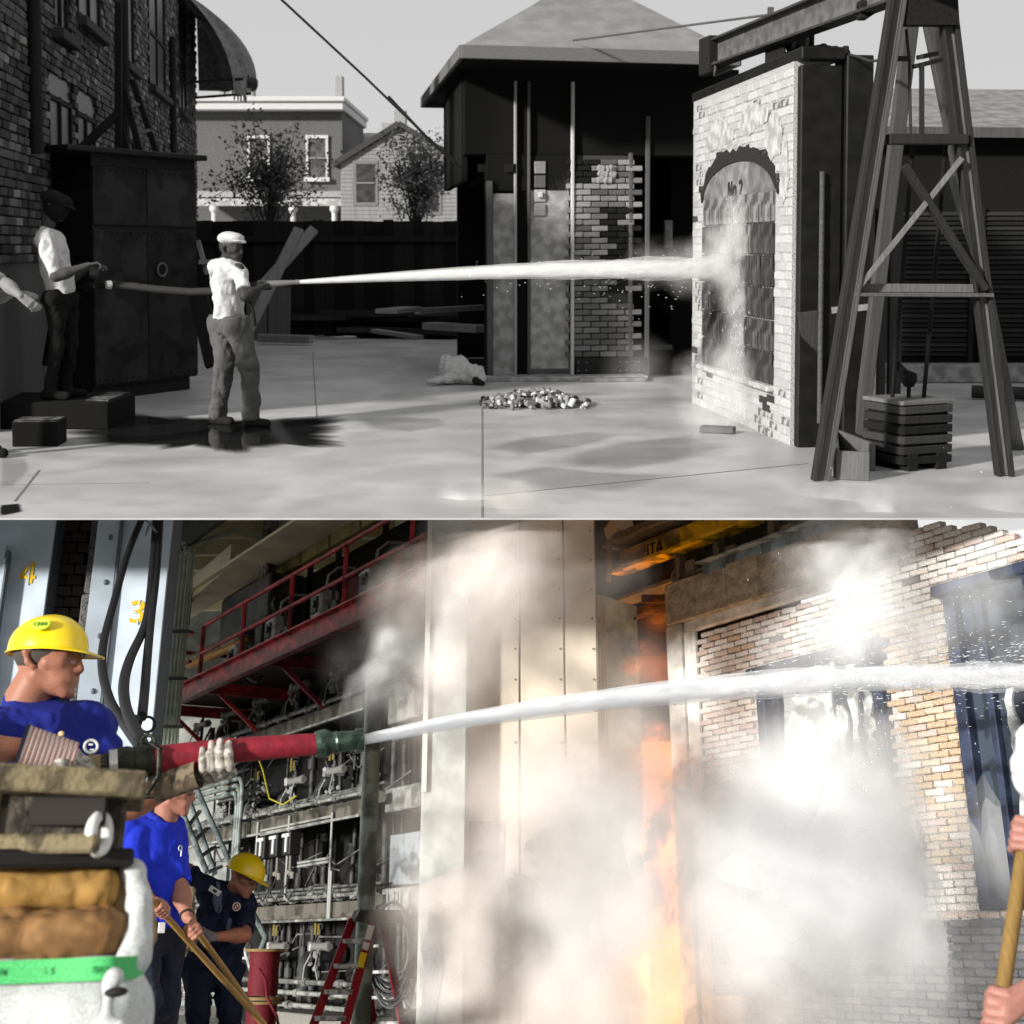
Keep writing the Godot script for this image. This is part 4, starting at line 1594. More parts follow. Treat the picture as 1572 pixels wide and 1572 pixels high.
	# lintel blocks that carry the painted number
	for k in 3:
		var s0: float = [0.46, 1.2, 2.06][k]
		var s1: float = [1.19, 2.05, 2.74][k]
		var poly := PackedVector2Array([Vector2(-s1, 1.97), Vector2(-s0, 1.97)])
		for j in 9:
			var s := lerpf(s0, s1, j / 8.0)
			poly.append(Vector2(-s, (arch as Callable).call(s) - 0.03))
		var b := MB.new()
		b.prism(poly, Transform3D(sl.basis, sl * Vector3(0, 0, -0.04)), 0.05)
		part(o, "lintel_block", b, grey("lintel_%d" % k, [0.17, 0.24, 0.2][k], "blotch", 1.2))
	var tm := text_mesh("No 2", 0.23, 0.006, grey("sign_black", 0.03))
	var tn := part(o, "painted_number", tm, null)
	tn.transform = Transform3D(sl.basis, sl * Vector3(-1.62, 2.12, 0.014) - sl.origin)
	# hollow tiles that fill the opening, each with drip grooves
	var tiles := []
	var tmb := MB.new()
	for k in 4:
		tmb.box(Vector3(-0.118 + k * 0.078, 0, 0), Vector3(0.068, 0.262, 0.06), Basis(), 0.008)
	tmb.box(Vector3(0, 0, -0.012), Vector3(0.31, 0.255, 0.04))
	var tmesh := tmb.mesh(null)
	for j in 6:
		for i in 7:
			var s := 0.6 + i * 0.328
			var hh := 0.585 + j * 0.272
			if hh > 1.96:
				continue
			var kk := rng.randi() % 4
			if j == 5 - 0 or (j == 4 and i > 1 and i < 5):
				kk = 4
			tiles.append([Transform3D(sl.basis * Basis(UP, rng.randfn() * 0.015), sl * Vector3(-s, hh, -0.008 + rng.randf() * 0.012)), grey("hollow_tile_%d" % kk, [0.035, 0.055, 0.08, 0.05, 0.2][kk], "stain", 1.5, 0.35)])
	pieces(o, "tile", tmesh, tiles)
	var sill := MB.new()
	sill.box(sl * Vector3(-1.6, 0.42, 0.02), Vector3(2.36, 0.05, 0.1), sl.basis, 0.01)
	part(o, "sill", sill, grey("sill_wet", 0.5, "blotch", 2))
	var st2 := MB.new()
	for q in [[0.5, 0.33], [0.72, 0.3], [0.62, 0.24], [2.5, 0.36]]:
		st2.box(sl * Vector3(-q[0], q[1], 0.002), Vector3(0.2, 0.06, 0.02), sl.basis, 0.006)
	part(o, "brick_gap_shade", st2, grey("dark_lumber_2", 0.05))  # dark blocks on the face stand for shade where bricks are gone
	# foot board before the wall
	var fb := MB.new()
	fb.bar(Vector3(1.64, 0.03, -12.376), Vector3(1.92, 0.03, -12.287), 0.16, 0.05, UP, 0.006)
	single("plank", fb, grey("grey_board", 0.13, "wood", 2.0), YARD, "short plank on the ground at the foot of the test wall", "plank")
	var lp := MB.new()
	lp.bar(Vector3(2.477, 0, -11.526), Vector3(2.355, 1.092, -11.4), 0.16, 0.05, Vector3.BACK, 0.006)
	single("plank", lp, grey("dark_lumber_2", 0.05, "wood", 2.0), YARD, "dark plank leaning on the steel end of the test wall", "plank")

func gantry():
	var o := thing("gantry_beam", Vector3(2.4, 0, -12), YARD, "overhead steel gantry beam with trolley above the test wall", "gantry")
	var a: Vector3 = Vector3(1.968, 3.477, -14)
	var b: Vector3 = Vector3(2.803, 3.475, -10)
	var d := (b - a).normalized()
	a -= d * 0.1
	b += d * 2.0
	var st := grey("gantry_steel", 0.045, "blotch", 1.5, 0.6)
	for q in [[0.12, 0.16, 0.02], [-0.12, 0.16, 0.02], [0.0, 0.02, 0.22]]:
		var m := MB.new()
		var off := UP * (q[0] as float)
		m.bar(a + off, b + off, q[1], q[2], UP)
		part(o, "flange" if q[0] != 0.0 else "web", m, st if q[0] != 0.0 else grey("gantry_web", 0.12, "blotch", 1.5))
	var stop := MB.new()
	stop.box(a + Vector3(-0.04, -0.02, 0.06), Vector3(0.1, 0.36, 0.3), Basis(UP, 0.2), 0.01)
	part(o, "end_stop", stop, grey("gantry_steel_dark", 0.015))
	var hook := MB.new()
	hook.ring(a + Vector3(0.0, -0.16, 0.2), Vector3.RIGHT, 0.06, 0.015, 12, 0, 4.4)
	part(o, "hook", hook, grey("rod_grey", 0.09))
	var t := thing("trolley", Vector3(2.434, 3.413, -12.6), YARD, "black chain trolley hanging under the gantry beam", "trolley")
	var c: Vector3 = Vector3(2.417, 3.402, -12.6)
	var f := Transform3D(Basis(UP.cross(d).normalized(), UP, d), c)
	var bm := grey("gantry_steel_dark", 0.015, "grain", 2, 0.5)
	for s in [-1.0, 1.0]:
		var p := MB.new()
		p.box(f * Vector3(s * 0.13, 0.0, 0), Vector3(0.03, 0.36, 0.42), f.basis, 0.01)
		part(t, "side_plate", p, bm)
		for k in [-0.13, 0.13]:
			var w := MB.new()
			w.lathe(f * Vector3(s * 0.06, -0.02, k), f.basis.x, [[0.0, 0.0], [0.09, 0.0], [0.09, 0.03], [0.07, 0.04], [0.0, 0.04]], 14)
			part(t, "wheel", w, grey("wheel_iron", 0.05, "", 1, 0.4))
	var ho := MB.new()
	ho.box(f * Vector3(0, -0.26, 0.0), Vector3(0.2, 0.16, 0.3), f.basis, 0.02)
	ho.lathe(f * Vector3(-0.15, -0.2, 0.0), f.basis.x, [[0.0, 0.0], [0.1, 0.0], [0.1, 0.3], [0.0, 0.3]], 12)
	ho.bar(f * Vector3(0, -0.34, 0.1), f * Vector3(0, -0.5, 0.12), 0.05, 0.05)
	ho.bar(f * Vector3(0, -0.3, -0.1), f * Vector3(0, -0.62, -0.3), 0.06, 0.05)
	part(t, "hoist", ho, bm)
	var cb := MB.new()
	cb.tube([Vector3(2.429, 3.246, -12.2), Vector3(2.573, 3.252, -12), Vector3(2.686, 3.155, -11.6)], 0.035, 8)
	part(t, "turnbuckle", cb, bm)
	for k in [[1264, 76, 12.0], [1282, 80, 11.8], [1298, 80, 11.6]]:
		pass
	var cl := MB.new()
	for p in [Vector3(2.584, 3.23, -12), Vector3(2.637, 3.182, -11.8), Vector3(2.676, 3.155, -11.6)]:
		cl.box(p, Vector3(0.05, 0.12, 0.05), Basis(), 0.01)
	part(t, "clamp", cl, bm)
	var w := MB.new()
	w.tube([Vector3(2.676, 3.155, -11.6), Vector3(2.647, 3.045, -11), Vector3(2.578, 2.939, -10.4), Vector3(2.591, 2.893, -9.98)], 0.011, 6)
	part(t, "wire", w, grey("wire_dark", 0.04))
	var h := MB.new()
	h.bar(Vector3(2.604, 3.346, -10.8), Vector3(2.715, 3.419, -10.8), 0.07, 0.12)
	h.box(Vector3(2.614, 3.366, -10.8), Vector3(0.07, 0.14, 0.1), Basis(), 0.01)
	h.box(Vector3(2.723, 3.416, -10.7), Vector3(0.1, 0.12, 0.1), Basis(), 0.01)
	single("hanging_bracket", h, bm, YARD, "small black bracket hanging between the gantry and the hoist frame", "bracket")
	var r := MB.new()
	r.tube([Vector3(0.69, 3.931, -16.3), Vector3(2.321, 3.675, -12.9)], 0.012, 6)
	r.box(Vector3(2.304, 3.686, -12.9), Vector3(0.05, 0.1, 0.05))
	single("tie_rod", r, grey("rod_grey", 0.09), YARD, "thin tie rod from the kiosk roof up to the gantry", "rod")
	var g := MB.new()
	g.tube([Vector3(-2.547, 4.299, -14.5), Vector3(-1.549, 3.393, -15.2), Vector3(-0.554, 2.448, -15.9)], 0.013, 6)
	g.tube([Vector3(-1.312, 3.199, -15.3), Vector3(-0.89, 2.756, -15.62), Vector3(-0.554, 2.491, -15.9)], 0.016, 6)
	single("guy_wire", g, grey("wire_dark", 0.04), YARD, "slanting guy wire from the sky to the kiosk's left post", "wire")

func hoist_frame():
	var o := thing("hoist_frame", Vector3(2.771, 0, -9.858), YARD, "tall timber and steel A-shaped hoist frame at the right of the yard", "hoist frame")
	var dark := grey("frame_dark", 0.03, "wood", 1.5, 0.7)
	var lit := grey("frame_grey", 0.17, "wood", 1.5, 0.7)  # paler copy of the frame tone, light put into the colour
	# left leg: a channel (pale web between darker flanges)
	var l0: Vector3 = Vector3(2.123, 0, -9.802)
	var l1: Vector3 = Vector3(2.656, 3.386, -9.95)
	var r0: Vector3 = Vector3(3.452, 0, -10)
	var r1: Vector3 = Vector3(2.975, 3.395, -10)
	var side := Vector3(1, 0.16, 0).normalized()
	for q in [[l0, l1, 1.0], [r0, r1, -1.0]]:
		var w := MB.new()
		var s: float = q[2]
		w.bar(q[0], q[1], 0.07, 0.05, Vector3.BACK, 0.005)
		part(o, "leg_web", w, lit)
		for k in [-1.0, 1.0]:
			var fl := MB.new()
			var off := Vector3(k * 0.045, 0, 0.02)
			fl.bar(q[0] + off, q[1] + off, 0.022 if k * s > 0 else 0.035, 0.1, Vector3.BACK, 0.004)
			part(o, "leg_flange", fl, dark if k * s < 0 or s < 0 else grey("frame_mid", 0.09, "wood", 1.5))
	# rear legs
	for q in [[Vector3(2.896, 0.272, -11.2), Vector3(2.889, 3.421, -10.4)], [Vector3(4.001, 0, -11.301), Vector3(3.004, 3.235, -10.4)]]:
		var m := MB.new()
		if q[0].y > 0.1:
			q[0] = Vector3(q[0].x - 0.1, 0, q[0].z - 0.3)
		m.bar(q[0], q[1], 0.1, 0.1, Vector3.BACK, 0.006)
		part(o, "rear_leg", m, grey("frame_mid", 0.09, "wood", 1.5))
	var cap := MB.new()
	cap.prism(PackedVector2Array([Vector2(-0.02, -0.1), Vector2(0.38, -0.1), Vector2(0.33, 0.5), Vector2(0.04, 0.5)]), Transform3D(Basis(), Vector3(2.68, 3.22, -9.99)), 0.1)
	part(o, "head_plate", cap, grey("frame_black", 0.012))
	var bars := [[Vector3(2.578, 2.342, -9.9), Vector3(3.133, 2.346, -9.96), 0.12, 0.07, "cross_bar"], [Vector3(2.349, 1.278, -9.86), Vector3(3.324, 1.27, -9.96), 0.14, 0.025, "cross_bar"], [Vector3(2.417, 1.321, -9.92), Vector3(3.273, 1.314, -10), 0.03, 0.06, "cross_bar"], [Vector3(2.38, 1.323, -9.84), Vector3(3.102, 2.211, -9.94), 0.07, 0.04, "brace"], [Vector3(2.691, 2.162, -9.88), Vector3(3.281, 1.307, -9.94), 0.08, 0.04, "brace"]]
	for i in bars.size():
		var q = bars[i]
		var m := MB.new()
		m.bar(q[0], q[1], q[3] if q[4] == "brace" else q[2], q[2] if q[4] == "brace" else q[3], UP if q[4] != "brace" else Vector3(0, 0.3, 1), 0.004)
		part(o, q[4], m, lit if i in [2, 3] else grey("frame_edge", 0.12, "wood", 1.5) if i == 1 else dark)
	for q in [[Vector3(3.194, 2.144, -10.2), Vector3(3.346, 1.415, -10.2)], [Vector3(3.227, 2.122, -10.5), Vector3(3.403, 1.562, -10.5)]]:
		var m := MB.new()
		m.bar(q[0], q[1], 0.09, 0.05, Vector3.BACK, 0.004)
		part(o, "brace", m, lit)
	# pulls in the upper bay
	var w := MB.new()
	w.tube([Vector3(2.718, 3.103, -9.98), Vector3(2.744, 2.88, -9.98), Vector3(2.76, 2.375, -9.98)], 0.011, 6)
	part(o, "wire", w, grey("wire_dark", 0.04))
	w = MB.new()
	w.bar(Vector3(2.835, 2.869, -10), Vector3(2.843, 2.358, -10), 0.03, 0.03)
	part(o, "pull_rod", w, dark)
	for q in [[Vector3(2.662, 2.902, -9.98), Vector3(2.752, 2.902, -9.98)], [Vector3(2.786, 2.851, -10), Vector3(3.031, 2.918, -10.1)], [Vector3(2.821, 2.914, -10), Vector3(2.958, 2.954, -10.1)]]:
		var m := MB.new()
		m.bar(q[0], q[1], 0.06, 0.03, UP)
		part(o, "lever_arm", m, dark)
	# slatted weight
	var cw := thing("slatted_weight", Vector3(2.891, 0, -10.547), YARD, "black slatted counterweight box hanging under the hoist frame", "counterweight")
	var c: Vector3 = Vector3(2.899, 0.255, -10.45)
	var yaw := Basis(UP, 0.42)
	var inner := MB.new()
	inner.box(c, Vector3(0.40, 0.42, 0.4), yaw)
	part(cw, "core", inner, grey("frame_black", 0.012))
	for k in 6:
		for s in 4:
			var n := yaw * Basis(UP, s * PI * 0.5)
			var m := MB.new()
			m.box(c + UP * (-0.18 + k * 0.073) + n * Vector3(0, 0, 0.215), Vector3(0.44, 0.055, 0.03), n * Basis.from_euler(Vector3(0.05, 0, sin(k * 9.0 + s) * 0.012)), 0.005)
			part(cw, "slat", m, grey("weight_slat_%d" % ((k + s) % 3), [0.014, 0.03, 0.055][(k + s) % 3], "wood", 2))
	var lid := MB.new()
	lid.box(c + UP * 0.235, Vector3(0.47, 0.03, 0.46), yaw, 0.005)
	part(cw, "lid", lid, grey("frame_grey", 0.17))
	for s in [-1.0, 1.0]:
		var m := MB.new()
		m.box(Vector3(c.x, 0.05, c.z) + yaw * Vector3(s * 0.13, 0, 0.02), Vector3(0.09, 0.16, 0.42), yaw, 0.005)
		part(cw, "foot", m, grey("frame_black", 0.012))
		var rd := MB.new()
		rd.tube([c + Vector3(s * 0.115, 0.23, 0.0), Vector3(c.x + s * 0.115, 2.34, -10.0)], 0.016, 8)
		part(cw, "lifting_rod", rd, grey("frame_black", 0.012))
	var hk := MB.new()
	hk.tube([c + Vector3(0, 0.23, 0.02), c + Vector3(0, 0.34, 0.02)], 0.016, 8)
	hk.lathe(c + Vector3(0, 0.33, 0.02), UP, [[0.0, 0.0], [0.035, 0.0], [0.06, 0.05], [0.055, 0.1], [0.0, 0.12]], 10)
	hk.bar(c + Vector3(0.0, 0.4, 0.02), c + Vector3(-0.1, 0.5, 0.02), 0.06, 0.05)
	part(cw, "hook", hk, grey("frame_black", 0.012))
	for q in [[1354, 0.035, 0.1], [1374, 0.06, 0.12]]:
		var m := MB.new()
		var x: float = ((q[0] as float) - 786.0) / 2200.0 * 14.0
		m.box(Vector3(x, 1.0, -14.0), Vector3(q[1] * 2.0, 2.0, 0.1), Basis(), 0.006)
		single("square_post", m, grey("post_grey", 0.06, "wood", 2), YARD, "narrow grey post behind the slatted weight's left rod" if q[0] == 1354 else "wider grey post behind the slatted weight's hook", "post")
	# trough on the ground
	var tr := thing("wooden_trough", Vector3(2.666, 0, -11.121), YARD, "low open wooden trough on the ground left of the slatted weight", "trough")
	for q in [[Vector3(2.5, 0.1, -11.025), Vector3(2.585, 0.1, -10.197)], [Vector3(2.235, 0.1, -9.828), Vector3(2.455, 0.1, -9.769)], [Vector3(2.5, 0.1, -11.025), Vector3(2.253, 0.1, -9.888)]]:
		var m := MB.new()
		m.bar(q[0], q[1], 0.04, 0.2, UP, 0.006)
		part(tr, "side_board", m, grey("trough_board", 0.15, "wood", 2))
	var de := thing("scrap_heap", Vector3(3.08, 0, -12.989), YARD, "scatter of scrap bricks and sticks behind the hoist frame's left leg", "rubble", "", "stuff")
	rng.seed = 8
	var list := []
	for i in 90:
		var p: Vector3 = (Vector3(2.937, 0, -12.751) as Vector3) + Vector3(rng.randf() * 0.5 - 0.1, 0.03 + rng.randf() * 0.06, rng.randfn() * 0.4)
		var g := rng.randf_range(0.03, 0.35)
		list.append([Transform3D(Basis.from_euler(Vector3(rng.randfn() * 0.4, rng.randf() * 6, rng.randfn() * 0.4)).scaled(Vector3.ONE * rng.randf_range(0.03, 0.08)), p), Color(g, g, g)])
	var db := MB.new()
	db.box(Vector3.ZERO, Vector3(2.4, 0.6, 0.9), Basis(), 0.1)
	mass(de, "rubble", db.mesh(null), list, mats["chips"])

func back_shed():
	var o := thing("louvred_shed", Vector3(6, 0, -17.2), YARD, "long low black shed with louvred doors and a pale roof at the right", "shed")
	var b := MB.new()
	b.box(Vector3(8.2, 1.6, -19.2), Vector3(10.6, 2.8, 4.0))
	part(o, "wall", b, grey("shed_black", 0.007, "grain", 1))
	var r := MB.new()
	r.quad(Vector3(2.5, 3.02, -16.9), Vector3(14, 2.93, -16.9), Vector3(14, 3.78, -20.6), Vector3(2.5, 3.9, -20.6))
	r.quad(Vector3(2.5, 2.94, -16.9), Vector3(14, 2.85, -16.9), Vector3(14, 3.7, -20.6), Vector3(2.5, 3.82, -20.6), -UP)
	part(o, "roof", r, grey("shed_roof", 0.24, "blotch", 0.8))
	var f := MB.new()
	f.bar(Vector3(2.5, 2.97, -16.88), Vector3(14, 2.88, -16.88), 0.05, 0.12)
	part(o, "fascia", f, grey("frame_mid", 0.09))
	var pl := MB.new()
	pl.box(Vector3(8.2, 0.11, -17.0), Vector3(10.6, 0.22, 0.3), Basis(), 0.02)
	part(o, "plinth", pl, grey("plinth_concrete", 0.27, "blotch", 1))
	for d in [[4.62, 5.5], [5.62, 6.5], [6.62, 7.5], [3.55, 4.3]]:
		var dr := MB.new()
		for x in [d[0], d[1]]:
			dr.box(Vector3(x, 1.15, -17.17), Vector3(0.06, 1.86, 0.05))
		var door := part(o, "louvred_door", dr, grey("door_black", 0.012))
		if d[0] > 4:
			for k in 30:
				var s := MB.new()
				s.box(Vector3((d[0] + d[1]) * 0.5, 0.32 + k * 0.058, -17.175), Vector3(d[1] - d[0] - 0.07, 0.05, 0.012), Basis(Vector3.RIGHT, -0.6))
				part(door, "slat", s, grey("louvre_%d" % (k % 3), [0.014, 0.02, 0.03][k % 3]))
	# bracket under the eave
	var br := MB.new()
	br.bar(Vector3(2.933, 2.791, -13.2), Vector3(3.217, 2.784, -13), 0.1, 0.14)
	br.bar(Vector3(2.943, 2.992, -13.2), Vector3(3.205, 2.831, -13), 0.06, 0.06)
	br.bar(Vector3(2.946, 2.719, -13.2), Vector3(3.183, 2.726, -13), 0.08, 0.04)
	single("roof_bracket", br, grey("frame_dark", 0.03), YARD, "dark truss bracket sticking out behind the test wall's top", "bracket")
	var p := MB.new()
	p.tube([Vector3(4.863, 0.08, -15.093), Vector3(5.507, 0.08, -14.824)], 0.07, 10)
	single("ground_pipe", p, grey("pipe_dark", 0.04), YARD, "dark pipe lying on the ground by the shed at the far right", "pipe")

# ---------------------------------------------------------------- people
# J: head (middle of skull), face, up, neck, s, e, w, h, k, a (pairs of shoulders, elbows, wrists, hips, knees, ankles), fwd (chest), toe (pair)
func dress(o: Node3D, J: Dictionary, K: Dictionary):
	var cell: float = K.get("cell", 0.014)
	var sc: float = K.get("size", 1.0)
	var fwd: Vector3 = (J.fwd as Vector3).normalized()
	var s: Array = J.s
	var ms: Vector3 = (s[0] + s[1]) * 0.5
	var mh: Vector3 = (J.h[0] + J.h[1]) * 0.5
	var tor := (ms - mh).normalized()
	fwd = (fwd - tor * fwd.dot(tor)).normalized()
	var stout: float = K.get("stout", 1.0)
	var torso := func(g: float) -> Array:
		var r := []
		var c1 := mh.lerp(ms, 0.78) + fwd * 0.015
		var c0 := mh.lerp(ms, 0.35) + fwd * 0.02 * stout
		r.append(bone(c1, mh.lerp(ms, 0.55), (0.155 + g) * sc, (0.147 * stout + g) * sc, fwd, 1.38))
		r.append(bone(c0, mh.lerp(ms, 0.02), (0.142 * stout + g) * sc, (0.15 * stout + g) * sc, fwd, 1.35 / lerpf(1.0, stout, 0.6)))
		r.append(bone(s[0].lerp(s[1], 0.12), s[0].lerp(s[1], 0.88), (0.068 + g) * sc, (0.068 + g) * sc))
		r.append(bone(J.neck, ms.lerp(J.neck, 0.2), (0.062 + g * 0.6) * sc, (0.085 + g) * sc))
		return r
	# one continuous body under the clothes
	var bb := (torso as Callable).call(-0.03)
	for i in 2:
		bb.append(bone(s[i], J.e[i], 0.044 * sc, 0.04 * sc))
		bb.append(bone(J.e[i], J.e[i].lerp(J.w[i], 0.3), 0.042 * sc, 0.046 * sc))
		bb.append(bone(J.e[i].lerp(J.w[i], 0.3), J.w[i], 0.046 * sc, 0.029 * sc))
		bb.append(bone(J.h[i], J.k[i], 0.068 * sc, 0.048 * sc))
		bb.append(bone(J.k[i], J.a[i], 0.046 * sc, 0.034 * sc))
	var body := MB.new()
	skin(body, bb, cell, 0.012)
	head(body, J.head, J.face, J.up, K.get("hh", 0.235), K.get("hcell", cell), J.neck, K.get("jowl", 1.0))
	for i in 2:
		var hnd = K.hands[i] if K.has("hands") else null
		if hnd is Dictionary and not hnd.has("glove"):
			hand_of(body, hnd, J.w[i])
	var m := part(o, "body", body, K.skin)
	eyes(m, J.head, J.face, J.up, K.get("hh", 0.235))
	for i in 2:
		var hnd = K.hands[i] if K.has("hands") else null
		if hnd is Dictionary and hnd.has("glove"):
			var gl := MB.new()
			hand_of(gl, hnd, J.w[i])
			part(o, "glove", gl, hnd.glove)
	# shirt with sleeves cut straight across
	var sb := (torso as Callable).call(K.get("loose", 0.012))
	var sl: float = K.get("sleeve", 0.62)
	for i in 2:
		var d: Vector3 = (J.e[i] - s[i]).normalized()
		if sl <= 1.0:
			var end: Vector3 = s[i].lerp(J.e[i], sl)
			sb.append(bone(s[i], J.e[i], 0.07 * sc, 0.066 * sc, Vector3.ZERO, 1.0, end, d))
		else:
			sb.append(bone(s[i], J.e[i], 0.068 * sc, 0.058 * sc))
			sb.append(bone(J.e[i], J.w[i], 0.057 * sc, 0.044 * sc, Vector3.ZERO, 1.0, J.e[i].lerp(J.w[i], sl - 1.0), (J.w[i] - J.e[i]).normalized()))
	var cuts := []
	var hem: Vector3 = mh - tor * (K.get("hem", 0.02) as float)
	cuts.append([hem, -tor])
	cuts.append([ms + tor * 0.1 + fwd * 0.01, (tor + fwd * 0.5).normalized()])
	var sh := MB.new()
	skin(sh, sb, K.get("ccell", cell), 0.016, cuts, K.get("wrinkle", 0.012) * 0.9, K.get("wfreq", 14.0) * 0.6)
	var shirt := part(o, "shirt", sh, K.shirt)
	if K.has("collar"):
		var cb := MB.new()
		var nd: Vector3 = (J.neck - ms).normalized()
		var side := nd.cross(fwd).normalized()
		var c: Vector3 = J.neck.lerp(ms, 0.45)
		var bones := []
		var last := Vector3.ZERO
		for k in 13:
			var a := lerpf(0.35, TAU - 0.35, k / 12.0)
			var p := c + (fwd * cos(a) * 0.075 + side * sin(a) * 0.078) * sc - nd * 0.03 * cos(a) + nd * 0.012
			if k > 0:
				bones.append(bone(last, p, 0.017 * sc, 0.017 * sc))
			last = p
		skin(cb, bones, 0.007, 0.004)
		part(shirt, "collar", cb, K.collar)
	# trousers
	var tb := [bone(J.h[0], J.h[1], 0.128 * sc * lerpf(1.0, stout, 0.7), 0.128 * sc * lerpf(1.0, stout, 0.7), fwd, 1.18), bone(mh, mh + tor * 0.1, 0.138 * sc * lerpf(1.0, stout, 0.8), 0.136 * sc * lerpf(1.0, stout, 0.8), fwd, 1.3)]
	var bag: float = K.get("baggy", 0.0)
	for i in 2:
		tb.append(bone(J.h[i] - tor * 0.03, J.k[i], (0.098 + bag) * sc, (0.07 + bag) * sc))
		tb.append(bone(J.k[i], J.a[i], (0.07 + bag) * sc, (0.058 + bag) * sc, Vector3.ZERO, 1.0, J.a[i] - UP * 0.03, (J.a[i] - J.k[i]).normalized()))
	var tr := MB.new()
	skin(tr, tb, K.get("ccell", cell), 0.014, [[mh + tor * (K.get("waist", 0.09) as float), tor]], K.get("wrinkle", 0.012) * 0.9, K.get("wfreq", 14.0) * 0.6)
	part(o, "trousers", tr, K.trousers)
	for i in 2:
		var st := MB.new()
		var t: Vector3 = (J.toe[i] as Vector3).normalized()
		var an: Vector3 = J.a[i]
		var floor_y := an.y - 0.085
		skin(st, [bone(an - t * 0.05 - UP * 0.045, an + t * 0.15 - UP * 0.055, 0.045, 0.042), bone(an + UP * 0.03, an - UP * 0.03, 0.05, 0.048)], maxf(cell * 0.8, 0.008), 0.012, [[Vector3(0, floor_y, 0), -UP]])
		part(o, "shoe", st, K.shoes)

func hand_of(out: MB, h: Dictionary, wrist: Vector3):
	if h.has("grip"):
		gripping_hand(out, h.grip, h.axis, h.back, wrist, h.rad, h.get("size", 1.0), h.get("thumb", 1.0), h.get("cell", 0.007), h.get("wrap", 1.0))
	else:
		open_hand(out, wrist, h.dir, h.palm, h.get("size", 1.0), h.get("curl", 0.5), h.get("cell", 0.008))

func soft_cap(o: Node3D, c: Vector3, f: Vector3, u: Vector3, r: float, m: Material):
	f = f.normalized()
	u = (u - f * u.dot(f)).normalized()
	var s := f.cross(u)
	var b := MB.new()
	var bones := [bone(c - f * r * 0.15 + u * r * 0.1, c + f * r * 0.35 + u * r * 0.05, r * 0.98, r * 0.86, u, 1.7), bone(c + f * r * 0.9 - s * r * 0.35 - u * r * 0.2, c + f * r * 0.9 + s * r * 0.35 - u * r * 0.2, r * 0.35, r * 0.35, u, 4.0), bone(c + f * r * 0.6 - u * r * 0.12, c + f * r * 1.2 - u * r * 0.3, r * 0.5, r * 0.35, u, 4.5)]
	skin(b, bones, 0.009, 0.008)
	part(o, "cap", b, m)

